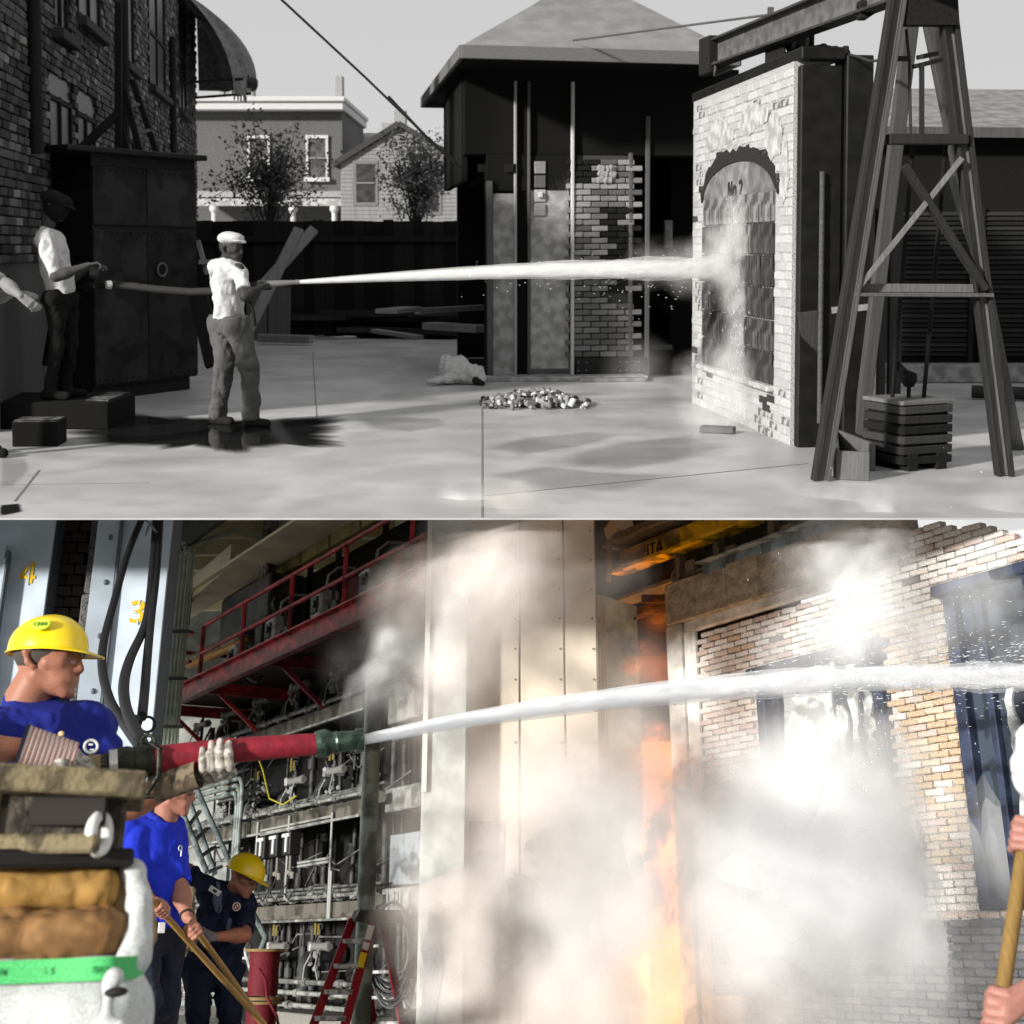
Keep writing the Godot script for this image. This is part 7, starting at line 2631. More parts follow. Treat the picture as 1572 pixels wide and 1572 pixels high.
func white_column_and_panels():
	var top := hall_top(10.7)
	var a: Vector3 = Vector3(-0.648, 1.846, -10.7)
	var c: Vector3 = Vector3(-0.317, 1.846, -10.7)
	var o := thing("white_column", Vector3((a.x + c.x) * 0.5, 0, -10.85), HALL, "broad whitewashed square column half hidden in steam", "column")
	var b := MB.new()
	b.box(Vector3((a.x + c.x) * 0.5, top * 0.5, -10.86), Vector3(c.x - a.x, top, 0.3), Basis(), 0.02)
	part(o, "shaft", b, mk("column_white", lin(0.42, 0.45, 0.43), 0.7, "blotch", 0.8, 0.2))
	b = MB.new()
	b.box(Vector3(a.x + 0.02, (1.75 + top) * 0.5, -10.69), Vector3(0.035, top - 1.8, 0.03))
	part(o, "edge_strip", b, mk("strip_pale", lin(0.6, 0.6, 0.54), 0.6))
	# scorched bluish patch near the foot
	var poly := PackedVector2Array()
	rng.seed = 4
	for k in 16:
		var an := TAU * k / 16.0
		poly.append(Vector2(cos(an) * 0.07 * rng.randf_range(0.7, 1.2), sin(an) * 0.34 * rng.randf_range(0.8, 1.15)))
	b = MB.new()
	b.prism(poly, Transform3D(Basis(), Vector3(a.x + 0.1, 0.62, -10.707)), 0.003)
	part(o, "scorch_mark", b, mk("scorch_blue", lin(0.25, 0.28, 0.31), 0.8, "speck", 3))
	# sheet steel enclosure
	var beige := mk("panel_beige", lin(0.72, 0.64, 0.52), 0.55, "soft", 0.7)
	var e := thing("panel_enclosure", Vector3(0.15, 0, -11.3), HALL, "tall beige sheet steel enclosure behind the steam", "enclosure")
	var t2 := hall_top(11.0) + 0.1
	var xs := [-0.33, 0.06, 0.40, 0.65]
	for k in 3:
		b = MB.new()
		b.box(Vector3((xs[k] + xs[k + 1]) * 0.5, t2 * 0.5, -10.98 - 0.004 * k), Vector3(xs[k + 1] - xs[k] - 0.012, t2, 0.03), Basis(), 0.006)
		part(e, "panel", b, beige)
		b = MB.new()
		b.box(Vector3(xs[k + 1] - 0.006, t2 * 0.5, -10.988), Vector3(0.02, t2, 0.02))
		part(e, "seam", b, mk("seam_brown", lin(0.16, 0.12, 0.08), 0.8))  # dark brown strip along each panel joint
		b = MB.new()
		for j in 13:
			b.ball(Vector3(xs[k + 1] - 0.035, 1.0 + 0.23 * j, -10.96), Vector3.ONE * 0.008, Basis(), 6, 4)
		part(e, "rivet_line", b, mk("seam_brown", lin(0.16, 0.12, 0.08), 0.8))
	b = MB.new()
	b.box(Vector3(-0.35, t2 * 0.5, -10.95), Vector3(0.05, t2, 0.1), Basis(), 0.005)
	part(e, "edge_post", b, mk("panel_cream", lin(0.55, 0.5, 0.36), 0.6, "stain", 1))
	b = MB.new()
	b.box(Vector3(-0.3, t2 * 0.46, -12.1), Vector3(0.04, t2 * 0.92, 1.7))
	part(e, "glow_block_panel", b, beige)  # unseen panel added to keep furnace glow off the pole
	b = MB.new()
	b.box(Vector3(-0.18, 1.35, -10.962), Vector3(0.26, 0.5, 0.003))
	part(e, "faded_patch", b, mk("patch_mauve", lin(0.42, 0.3, 0.3), 0.7, "stain", 1.5))
	var d := thing("furnace_door", Vector3(0.85, 0, -11.45), HALL, "beige furnace door leaf standing ajar beside the glowing gap", "door")
	var p0 := Vector3(0.665, 0, -11.2)
	var p1 := Vector3(1.0, 0, -11.63)
	var dir := (p1 - p0).normalized()
	b = MB.new()
	b.box((p0 + p1) * 0.5 + UP * 1.655, Vector3(p0.distance_to(p1), 3.31, 0.05), Basis(dir, UP, dir.cross(UP)), 0.008)
	part(d, "leaf", b, mk("door_olive", lin(0.42, 0.38, 0.24), 0.6, "stain", 0.8))
	for q in [0.03, 0.06]:
		b = MB.new()
		b.box(p0 + dir * q + UP * 1.6 + dir.cross(UP) * 0.03, Vector3(0.012, 3.2, 0.014), Basis(dir, UP, dir.cross(UP)))
		part(d, "hinge_strip", b, mk("hinge_ochre", lin(0.4, 0.26, 0.1), 0.6))
	b = MB.new()
	b.ball(p1 - dir * 0.05 + UP * 3.2 + dir.cross(UP) * 0.03, Vector3.ONE * 0.014, Basis(), 8, 6)
	part(d, "bolt", b, mk("soot_steel", lin(0.025, 0.025, 0.026), 0.7))
	# glowing furnace chamber seen through the gap
	var g := thing("furnace_chamber", Vector3(1.1, 0, -12.4), HALL, "furnace mouth glowing orange in the gap by the brick wall", "furnace")
	b = MB.new()
	b.box(Vector3(1.32, 1.2, -12.9), Vector3(1.0, 2.4, 0.1))
	part(g, "hot_wall", b, mk("hot_brick", lin(0.7, 0.36, 0.14), 0.9, "soft", 0.8, 0.4))
	for h in [0.95, 1.35, 1.75]:
		b = MB.new()
		b.box(Vector3(1.32, h, -12.84), Vector3(1.0, 0.012, 0.03))
		part(g, "brick_course", b, mk("seam_brown", lin(0.16, 0.12, 0.08), 0.8))
	var fm := veil_material("flame_glow", lin(1.0, 0.3, 0.05), 0.3)
	fm.emission_enabled = true
	fm.emission = lin(1.0, 0.48, 0.16)
	fm.emission_energy_multiplier = 1.2
	fm.backlight_enabled = false
	rng.seed = 33
	var list := []
	for i in 9:
		list.append([Transform3D(Basis.from_euler(Vector3(rng.randfn() * 0.2, rng.randfn() * 0.2, rng.randfn() * 0.3)).scaled(Vector3(0.17, 0.4, 0.2)), Vector3(1.16 + rng.randfn() * 0.06, 0.9 + rng.randf() * 1.3, -11.5 - rng.randf() * 0.4)), Color(1, 1, 1, 1)])
	var fl := thing("flame", Vector3(1.15, 0.9, -12.2), HALL, "soft orange flame glowing in the furnace gap", "flame", "", "stuff")
	mass(fl, "flame_tongue", veils[1], list, fm)
	for h in [0.6, 1.4]:
		var lamp := OmniLight3D.new()
		lamp.name = "furnace_glow"
		lamp.light_color = Color(1.0, 0.7, 0.38)
		lamp.light_energy = 2.2
		lamp.light_size = 0.15
		lamp.omni_range = 8
		lamp.omni_attenuation = 2
		lamp.shadow_enabled = true
		lamp.position = Vector3(1.12, h, -11.75) - Vector3(1.15, 0.9, -12.2)
		fl.add_child(lamp, true)

func overhead_crane():
	var o := thing("crane_beam", Wl(0, 3.8, 0), HALL, "yellow travelling crane beam with scrawled black letters over the furnace gap", "crane")
	var yel := mk("crane_yellow", lin(0.68, 0.42, 0.0), 0.5, "stain", 1.5)
	var steel := mk("crane_steel", lin(0.06, 0.055, 0.045), 0.7, "stain", 1.5, 0.3)
	var dusty := mk("crane_dusty", lin(0.2, 0.18, 0.13), 0.8, "speck", 2, 0.5)
	var b := MB.new()
	b.bar(Wl(-0.7, 3.79, 0), Wl(1.2, 3.79, 0), 0.02, 0.2, UP)
	part(o, "web", b, mk("crane_web", lin(0.4, 0.3, 0.1), 0.7, "stain", 0.9))
	b = MB.new()
	b.bar(Wl(-0.72, 3.7, 0.03), Wl(1.2, 3.7, 0.03), 0.16, 0.03, UP)
	part(o, "yellow_flange", b, yel)
	b = MB.new()
	b.box(Wl(0.55, 3.8, 0.014), Vector3(0.7, 0.16, 0.006), FA().basis)
	part(o, "yellow_patch", b, yel)
	b = MB.new()
	b.box(Wl(-0.15, 3.79, 0.014), Vector3(0.26, 0.14, 0.006), FA().basis)
	part(o, "yellow_patch", b, yel)
	var t := part(o, "scrawl", text_mesh("JTA", 0.16, 0.004, mk("scrawl_black", lin(0.02, 0.02, 0.015), 0.8)), null)
	t.transform = Transform3D(FA().basis, Wl(-0.16, 3.79, 0.02) - org[o])
	b = MB.new()
	b.bar(Wl(-0.8, 3.95, 0.02), Wl(1.2, 3.95, 0.02), 0.2, 0.03, UP)
	part(o, "top_flange", b, dusty)
	var r := thing("crane_rack", Wl(0, 3.7, -0.2), HALL, "dark trolley girder with brackets hanging below the yellow crane beam", "girder")
	b = MB.new()
	b.bar(Wl(-1.5, 3.62, -0.2), Wl(1.85, 3.62, -0.2), 0.05, 0.24, UP)
	part(r, "girder", b, steel)
	b = MB.new()
	b.bar(Wl(-1.5, 3.51, -0.14), Wl(1.85, 3.51, -0.14), 0.2, 0.03, UP)
	part(r, "lower_flange", b, dusty)
	b = MB.new()
	b.bar(Wl(-1.4, 3.5, -0.5), Wl(0.3, 3.5, -0.5), 0.12, 0.06, UP)
	b.bar(Wl(-0.55, 3.46, -0.1), Wl(-0.1, 3.46, -0.9), 0.05, 0.06, UP)
	part(r, "rusty_tie", b, mk("rust_brown", lin(0.13, 0.05, 0.02), 0.85, "stain", 2))
	rng.seed = 19
	for s in [0.1, 0.62, 1.3]:
		b = MB.new()
		b.box(Wl(s, 3.58, -0.05), Vector3(0.07, 0.34, 0.08), FA().basis, 0.01)
		b.box(Wl(s + 0.16, 3.56, -0.04), Vector3(0.12, 0.1, 0.05), FA().basis, 0.01)
		b.ring(Wl(s + 0.02, 3.5, 0.02), FA().basis.z, 0.05, 0.012, 12)
		b.tube([Wl(s, 3.7, 0.0), Wl(s + 0.1, 3.6, 0.03), Wl(s + 0.03, 3.45, 0.02)], 0.01, 5)
		part(r, "hanger", b, dusty)
	b = MB.new()
	for k in 12:
		b.lathe(Wl(-0.62 + k * 0.07, 3.99 + 0.005 * (k % 2), 0.08), FA().basis.x, [[0.0, -0.03], [0.035, -0.03], [0.035, 0.03], [0.0, 0.03]], 8)
	b.tube([Wl(-0.72, 3.98, 0.1), Wl(-0.68, 3.8, 0.12), Wl(-0.72, 3.62, 0.12)], 0.03, 6)
	part(r, "chain", b, dusty)
	b = MB.new()
	b.box(Wl(-0.7, 4.08, 0.0), Vector3(0.18, 0.14, 0.2), FA().basis * Basis(Vector3.BACK, 0.4), 0.01)
	part(r, "pale_block", b, mk("block_cream", lin(0.55, 0.52, 0.42), 0.7))
	b = MB.new()
	b.box(Wl(-1.55, 3.75, -0.2), Vector3(0.5, 0.6, 0.1), FA().basis, 0.01)
	part(r, "gusset", b, steel)
	b = MB.new()
	b.box(Wl(0.4, 3.6, -0.45), Vector3(2.4, 0.5, 0.1), FA().basis)
	part(r, "back_plate", b, mk("soot_wall", lin(0.02, 0.018, 0.016), 0.9))

func hall_wall_brick():
	var f := FA()
	f.origin = Vector3(1.275, 0, -11.5)
	var o := thing("brick_test_panel", Wl(1.5, 0, 0), HALL, "concrete framed brick test panel with windows being hosed on the right", "wall")
	var W := 3.72
	var b := MB.new()
	b.box(Wl(W * 0.5, 1.45, -0.13), Vector3(W, 2.9, 0.2), f.basis)
	part(o, "mortar", b, mk("panel_mortar", lin(0.64, 0.62, 0.56), 0.9, "grain", 2))
	var conc := mk("panel_concrete", lin(0.46, 0.42, 0.33), 0.95, "blotch", 2.0, 1.2)
	# concrete lintel cast in lumpy lengths
	rng.seed = 61
	var s := 0.0
	while s < 2.5:
		var l := rng.randf_range(0.25, 0.5)
		b = MB.new()
		b.box(Wl(s + l * 0.5, 3.28 + rng.randfn() * 0.004, -0.02 + rng.randfn() * 0.006), Vector3(l + 0.002, 0.34, 0.16), f.basis, 0.014)
		part(o, "lintel", b, conc)
		s += l
	b = MB.new()
	b.box(Wl(0.09, 1.56, -0.02), Vector3(0.2, 3.1, 0.14), f.basis, 0.01)
	part(o, "concrete_post", b, mk("post_concrete", lin(0.6, 0.6, 0.56), 0.9, "blotch", 1.0, 0.8))
	var white := mk("border_white", lin(0.84, 0.83, 0.78), 0.8, "blotch", 1.0, 0.3)
	b = MB.new()
	b.box(Wl(0.26, 1.52, 0.0), Vector3(0.14, 3.04, 0.05), f.basis, 0.015)
	part(o, "white_border", b, white)
	b = MB.new()
	b.box(Wl(1.4, 3.075, 0.0), Vector3(2.4, 0.11, 0.05), f.basis, 0.015)
	part(o, "white_border", b, white)
	b = MB.new()
	b.bar(Wl(0.55, 3.46, 0.05), Wl(2.2, 3.46, 0.05), 0.03, 0.09, UP)
	b.bar(Wl(0.55, 3.5, 0.09), Wl(2.2, 3.5, 0.09), 0.1, 0.012, UP)
	part(o, "blue_channel", b, mk("channel_blue", lin(0.2, 0.29, 0.34), 0.5, "stain", 1.5))
	var win := [[1.08, 2.36, 0.95, 2.6], [2.98, 3.7, 0.95, 2.82]]
	rng.seed = 62
	var spots := []
	var row := 0
	var h := 0.06
	while h < 3.24:
		s = 0.4 if row % 2 == 0 else 0.48
		while s < W - 0.05:
			var inside: bool = h > 3.0 and s < 2.45
			for w in win:
				if s + 0.03 > w[0] and s - 0.03 < w[1] and h > w[2] and h < w[3]:
					inside = true
			if h > 2.97 + 0.5 * (3.2 - 0.874 * s):
				inside = true
			if not inside:
				var r := rng.randf()
				var k := 0
				if s > 2.2 and s < 3.1 and h > 1.2 and h < 2.75:
					k = 3 if r < 0.4 else 4 if r < 0.75 else 2 if r < 0.88 else 1
				elif h < 0.9:
					k = 6 if r < 0.6 else 7
				else:
					k = 0 if r < 0.5 else 1 if r < 0.82 else 2 if r < 0.99 else 5
					if s < 1.0 and h > 2.3 and r < 0.5:
						k = 2 if r < 0.2 else 3 if r < 0.3 else 1
				spots.append([Transform3D(f.basis * Basis.from_euler(Vector3(rng.randfn() * 0.03, rng.randfn() * 0.03, rng.randfn() * 0.02)), Wl(s, h, -0.026 + rng.randf() * 0.008)), k, s])
			s += 0.163
		h += 0.0435
		row += 1
	var cols := [lin(0.74, 0.71, 0.66), lin(0.71, 0.65, 0.59), lin(0.58, 0.46, 0.4), lin(0.54, 0.4, 0.27), lin(0.64, 0.52, 0.38), lin(0.12, 0.1, 0.09), lin(0.1, 0.1, 0.11), lin(0.16, 0.15, 0.15)]
	spots.sort_custom(func(p, q): return p[2] > q[2])
	var near := []
	var rest := []
	for q in spots:
		if near.size() < 295:
			near.append([q[0], mk("panel_tone_%d" % q[1], cols[q[1]], 0.85, "speck", 3.0)])
		else:
			rest.append([q[0], (cols[q[1]] as Color).srgb_to_linear()])
	var bm := brick_mesh(0.155, 0.037, 0.06, 12)
	pieces(o, "brick", bm, near)
	var fm := mk("panel_brick_far", Color.WHITE, 0.85, "speck", 3.0)
	fm.vertex_color_use_as_albedo = true
	mass(o, "brick", bm, rest, fm)
	# windows: blue black steel frames, sheets half burnt away inside
	var blue := mk("frame_blueblack", lin(0.035, 0.045, 0.085), 0.5, "stain", 2)
	for i in 2:
		var w = win[i]
		var fr := MB.new()
		for x in [w[0] + 0.04, w[1] - 0.04]:
			fr.box(Wl(x, (w[2] + w[3]) * 0.5, 0.0), Vector3(0.09, w[3] - w[2], 0.1), f.basis, 0.008)
		fr.box(Wl((w[0] + w[1]) * 0.5, w[3] - 0.02, 0.02), Vector3(w[1] - w[0] + 0.12, 0.07, 0.14), f.basis, 0.01)
		fr.box(Wl((w[0] + w[1]) * 0.5, w[2] + 0.03, 0.01), Vector3(w[1] - w[0], 0.06, 0.1), f.basis, 0.01)
		if i == 1:
			fr.box(Wl(w[0] + 0.26, (w[2] + w[3]) * 0.5, 0.0), Vector3(0.05, w[3] - w[2], 0.06), f.basis, 0.006)
		else:
			fr.box(Wl(w[0] + 0.2, (w[2] + w[3]) * 0.5, 0.0), Vector3(0.03, w[3] - w[2], 0.05), f.basis, 0.006)
		var wn := part(o, "window", fr, blue)
		var bk := MB.new()
		bk.box(Wl((w[0] + w[1]) * 0.5, (w[2] + w[3]) * 0.5, -0.03), Vector3(w[1] - w[0], w[3] - w[2], 0.015), f.basis)
		part(wn, "pane", bk, mk("pane_blueblack", lin(0.05, 0.062, 0.085), 0.3, "stain", 2))
		# white ceramic blanket hanging in torn strips
		for q in ([[0.24, 0.78, 0.0, 1.6], [0.8, 0.86, 0.2, 1.3], [0.92, 1.0, 0.5, 1.55], [1.06, 1.12, 0.9, 1.5]] if i == 0 else [[0.5, 0.7, 0.0, 1.0], [0.78, 1.2, 0.0, 1.35], [0.36, 0.42, 0.3, 1.2]]):
			var poly := PackedVector2Array()
			var n := 14
			for k in n + 1:
				poly.append(Vector2(q[0] + rng.randf_range(-0.02, 0.02), lerpf(q[2], q[3], float(k) / n)))
			for k in n + 1:
				poly.append(Vector2(q[1] + rng.randf_range(-0.035, 0.035), lerpf(q[3], q[2], float(k) / n)))
			var st := MB.new()
			st.prism(poly, Transform3D(f.basis, Wl(w[0], w[2], -0.018)), 0.02)
			part(wn, "torn_blanket", st, mk("blanket_white", lin(0.6, 0.63, 0.62), 0.9, "stain", 1.5, 0.4))
	b = MB.new()
	b.box(Wl(W * 0.5, 0.45, -0.025), Vector3(W - 0.7, 0.88, 0.02), f.basis)
	part(o, "wet_mortar", b, mk("wet_mortar", lin(0.05, 0.052, 0.056), 0.5))
	# wet kerb at its foot
	b = MB.new()
	b.box(Wl(W * 0.5, 0.09, 0.1), Vector3(W, 0.18, 0.2), f.basis, 0.02)
	part(o, "foot_kerb", b, mk("wet_kerb", lin(0.07, 0.075, 0.085), 0.3, "stain", 1.5, 0.5))
	b = MB.new()
	b.box(Wl(0.55, 0.32, 0.02), Vector3(0.36, 0.26, 0.08), f.basis, 0.02)
	part(o, "patched_block", b, mk("patch_pale", lin(0.42, 0.42, 0.4), 0.9, "speck", 4, 1.0))

func stack_and_bags():
	# weathered steel box on a pile of sacks, close to us
	var D := 3.0
	var o := thing("weathered_box", Vector3(-0.905, 0.922, -3), HALL, "weathered brown box with a wide lid on the pile of sacks", "box")
	var tan_ := mk("box_khaki", lin(0.2, 0.16, 0.09), 0.8, "stain", 4, 0.3)
	var brown := mk("box_brown", lin(0.1, 0.085, 0.065), 0.8, "stain", 4, 0.4)
	var l: Vector3 = Vector3(-1.058, 1.034, -2.95)
	var r: Vector3 = Vector3(-0.802, 1.038, -2.95)
	var lb: Vector3 = Vector3(-1.041, 0.917, -2.95)
	var hh := l.y - lb.y
	var w := r.x - l.x
	var c := Vector3((l.x + r.x) * 0.5, (l.y + lb.y) * 0.5, -3.1)
	var b := MB.new()
	b.box(c + Vector3(0, 0, -0.02), Vector3(w, hh, 0.26), Basis(UP, 0.24), 0.008)
	part(o, "case", b, brown)
	b = MB.new()
	b.box(c + Vector3(0.02, hh * 0.5 + 0.018, 0.02), Vector3(w + 0.05, 0.05, 0.36), Basis(UP, 0.24) * Basis(Vector3.BACK, -0.03), 0.006)
	part(o, "lid", b, tan_)
	b = MB.new()
	b.box(c + Vector3(0.055, 0.025, 0.125), Vector3(w * 0.6, hh * 0.5, 0.01), Basis(UP, -0.08), 0.003)
	part(o, "recess_shade", b, mk("recess_brown", lin(0.018, 0.014, 0.012), 0.8))  # dark plate on the face stands for shade inside a recess
	b = MB.new()
	b.box(c + Vector3(0.0, -hh * 0.5 + 0.02, 0.14), Vector3(w * 1.0, 0.035, 0.03), Basis(UP, -0.08), 0.006)
	b.box(c + Vector3(-0.09, 0.0, 0.13), Vector3(0.03, hh, 0.03), Basis(UP, -0.08), 0.004)
	part(o, "rim", b, tan_)
	b = MB.new()
	b.lathe(Vector3(-0.969, 1.071, -2.92), Vector3(1, 0, 0.1), [[0.0, 0], [0.012, 0.0], [0.012, 0.03], [0.0, 0.03]], 10)
	part(o, "blue_bolt", b, mk("bolt_blue", lin(0.03, 0.04, 0.09), 0.5))
	b = MB.new()
	b.ring(Vector3(-0.811, 0.957, -2.98), Vector3(1, 0, 0.25), 0.033, 0.012, 18)
	part(o, "white_ring", b, mk("ring_white", lin(0.7, 0.7, 0.68), 0.5))
	# brown sacks
	var sackm := [mk("sack_ochre", lin(0.36, 0.2, 0.05), 0.8, "blotch", 3), mk("sack_brown", lin(0.27, 0.14, 0.05), 0.8, "blotch", 3), mk("sack_tan", lin(0.4, 0.27, 0.13), 0.8, "blotch", 3)]
	var defs := [[Vector3(-1.11, 0.857, -3.1), Vector3(-0.822, 0.861, -3.1), 0.052, 0, "upper brown paper sack of the pile under the weathered box"], [Vector3(-1.081, 0.762, -3.06), Vector3(-0.795, 0.779, -3.06), 0.058, 1, "lower brown paper sack of the pile, just above the white bag"], [Vector3(-0.805, 0.869, -3.16), Vector3(-0.769, 0.77, -3.12), 0.035, 2, "folded ochre sack corner sticking out at the pile's right side"]]
	for d in defs:
		b = MB.new()
		var rr: float = d[2]
		skin(b, [bone(d[0] + Vector3(0, 0, 0.03), d[1] + Vector3(0, 0, 0.03), rr, rr * 0.9, Vector3.BACK, 0.75), bone(d[0] + Vector3(0, 0, -0.12), d[1] + Vector3(0, 0, -0.12), rr, rr * 0.9, Vector3.BACK, 0.75)], 0.008, 0.012, [], 0.009, 9.0)
		single("paper_sack", b, sackm[d[3]], HALL, d[4], "sack", "sacks piled at the left front")
	b = MB.new()
	b.bar(Vector3(-1.069, 0.908, -3), Vector3(-0.788, 0.917, -3.12), 0.2, 0.035, UP, 0.006)
	single("black_sheet", b, mk("sheet_black", lin(0.01, 0.009, 0.008), 0.7), HALL, "black sheeting folded between the box and the brown sacks", "sheeting")
	# white bulk bag whose skirt wraps the sacks
	var wb := thing("white_bulk_bag", Vector3(-2.372, 0, -8.386), HALL, "big white bulk bag with a green printed band under the sacks", "bulk bag")
	b = MB.new()
	var lo: Vector3 = Vector3(-1.019, 0.419, -3)
	var hi: Vector3 = Vector3(-0.692, 0.419, -3)
	var bx: Vector3 = Vector3(-0.916, 0.538, -3.12)
	var white := mk("bag_white", lin(0.62, 0.64, 0.63), 0.7, "grain", 5)
	var half: float = ((Vector3(-0.702, 0.633, -3) as Vector3).x - (Vector3(-1.052, 0.633, -3) as Vector3).x) * 0.5
	var cx: float = ((Vector3(-0.702, 0.633, -3) as Vector3).x + (Vector3(-1.052, 0.633, -3) as Vector3).x) * 0.5
	var ytop: float = (Vector3(-0.904, 0.719, -3) as Vector3).y
	skin(b, [bone(Vector3(cx - half + 0.09, 0.1, -3.02), Vector3(cx - half + 0.09, ytop - 0.085, -3.02), 0.09, 0.09), bone(Vector3(cx + half - 0.09, 0.1, -3.02), Vector3(cx + half - 0.09, ytop - 0.085, -3.02), 0.09, 0.09), bone(Vector3(cx - half + 0.09, 0.1, -3.02), Vector3(cx + half - 0.09, 0.1, -3.02), 0.1, 0.1), bone(Vector3(cx - half + 0.09, ytop - 0.09, -3.02), Vector3(cx + half - 0.09, ytop - 0.09, -3.02), 0.1, 0.1), bone(Vector3(cx - half + 0.09, ytop * 0.5, -3.02), Vector3(cx + half - 0.09, ytop * 0.5, -3.02), 0.105, 0.105), bone(Vector3(cx - half + 0.1, ytop * 0.75, -3.02), Vector3(cx + half - 0.1, ytop * 0.75, -3.02), 0.1, 0.1), bone(Vector3(cx - half + 0.1, ytop * 0.25, -3.02), Vector3(cx + half - 0.1, ytop * 0.25, -3.02), 0.1, 0.1), bone(Vector3(cx - half + 0.2, ytop * 0.6, -3.2), Vector3(cx + half - 0.12, ytop * 0.4, -3.2), 0.16, 0.16)], 0.011, 0.02, [], 0.008, 5.0)
	part(wb, "bag", b, white)
	b = MB.new()
	skin(b, [bone(Vector3(-0.76, 0.892, -3.08), Vector3(-0.737, 0.84, -3.05), 0.016, 0.022), bone(Vector3(-0.737, 0.84, -3.05), Vector3(-0.727, 0.769, -3.03), 0.022, 0.024), bone(Vector3(-0.727, 0.769, -3.03), Vector3(-0.735, 0.726, -3), 0.024, 0.03), bone(Vector3(-0.784, 0.909, -3.12), Vector3(-0.76, 0.892, -3.08), 0.012, 0.016), bone(Vector3(-0.77, 0.82, -3.2), Vector3(-0.773, 0.734, -3.2), 0.03, 0.04)], 0.007, 0.012, [], 0.006, 10.0)
	part(wb, "bag_skirt", b, white)
	b = MB.new()
	skin(b, [bone(Vector3(-0.73, 0.628, -2.86), Vector3(-0.733, 0.692, -2.88), 0.008, 0.01), bone(Vector3(-0.733, 0.692, -2.88), Vector3(-0.727, 0.703, -2.88), 0.012, 0.016), bone(Vector3(-0.744, 0.623, -2.86), Vector3(-0.703, 0.623, -2.86), 0.012, 0.012)], 0.006, 0.008)
	part(wb, "lifting_loop", b, white)
	b = MB.new()
	b.ball(Vector3(-0.718, 0.678, -2.865), Vector3(0.022, 0.009, 0.012), Basis(Vector3.BACK, 0.1), 12, 8)
	part(wb, "loop_hole", b, mk("sheet_black", lin(0.01, 0.009, 0.008), 0.7))
	# printed green band round the top of the bag
	b = MB.new()
	var y1: float = (Vector3(-0.873, 0.712, -2.9) as Vector3).y
	var grid := []
	for j in 2:
		var rowp := []
		for i in 25:
			var u := i / 24.0
			var x := lerpf(cx - half - 0.0, cx + half - 0.005, u)
			rowp.append(Vector3(x, y1 + (0.02 if j == 0 else -0.02) + 0.012 * u - 0.006, -2.905 - 0.11 * pow(absf(u - 0.5) * 2.0, 14.0) + 0.004 * sin(u * 9.0)))
		grid.append(rowp)
	tri_sheet(b, grid)
	part(wb, "green_band", b, mk("band_green", lin(0.08, 0.56, 0.16), 0.6, "grain", 6))
	var words := ["NOVIN", "S", "NOVI"]
	for i in 3:
		var tm := text_mesh(words[i], 0.016, 0.002, mk("band_print", lin(0.03, 0.25, 0.07), 0.8))
		var n := part(wb, "band_lettering", tm, null)
		n.position = Vector3(lerpf(cx - half * 0.5, cx + half * 0.7, i / 2.0), y1 - 0.002 + 0.0025 * i, -2.898) - org[wb]

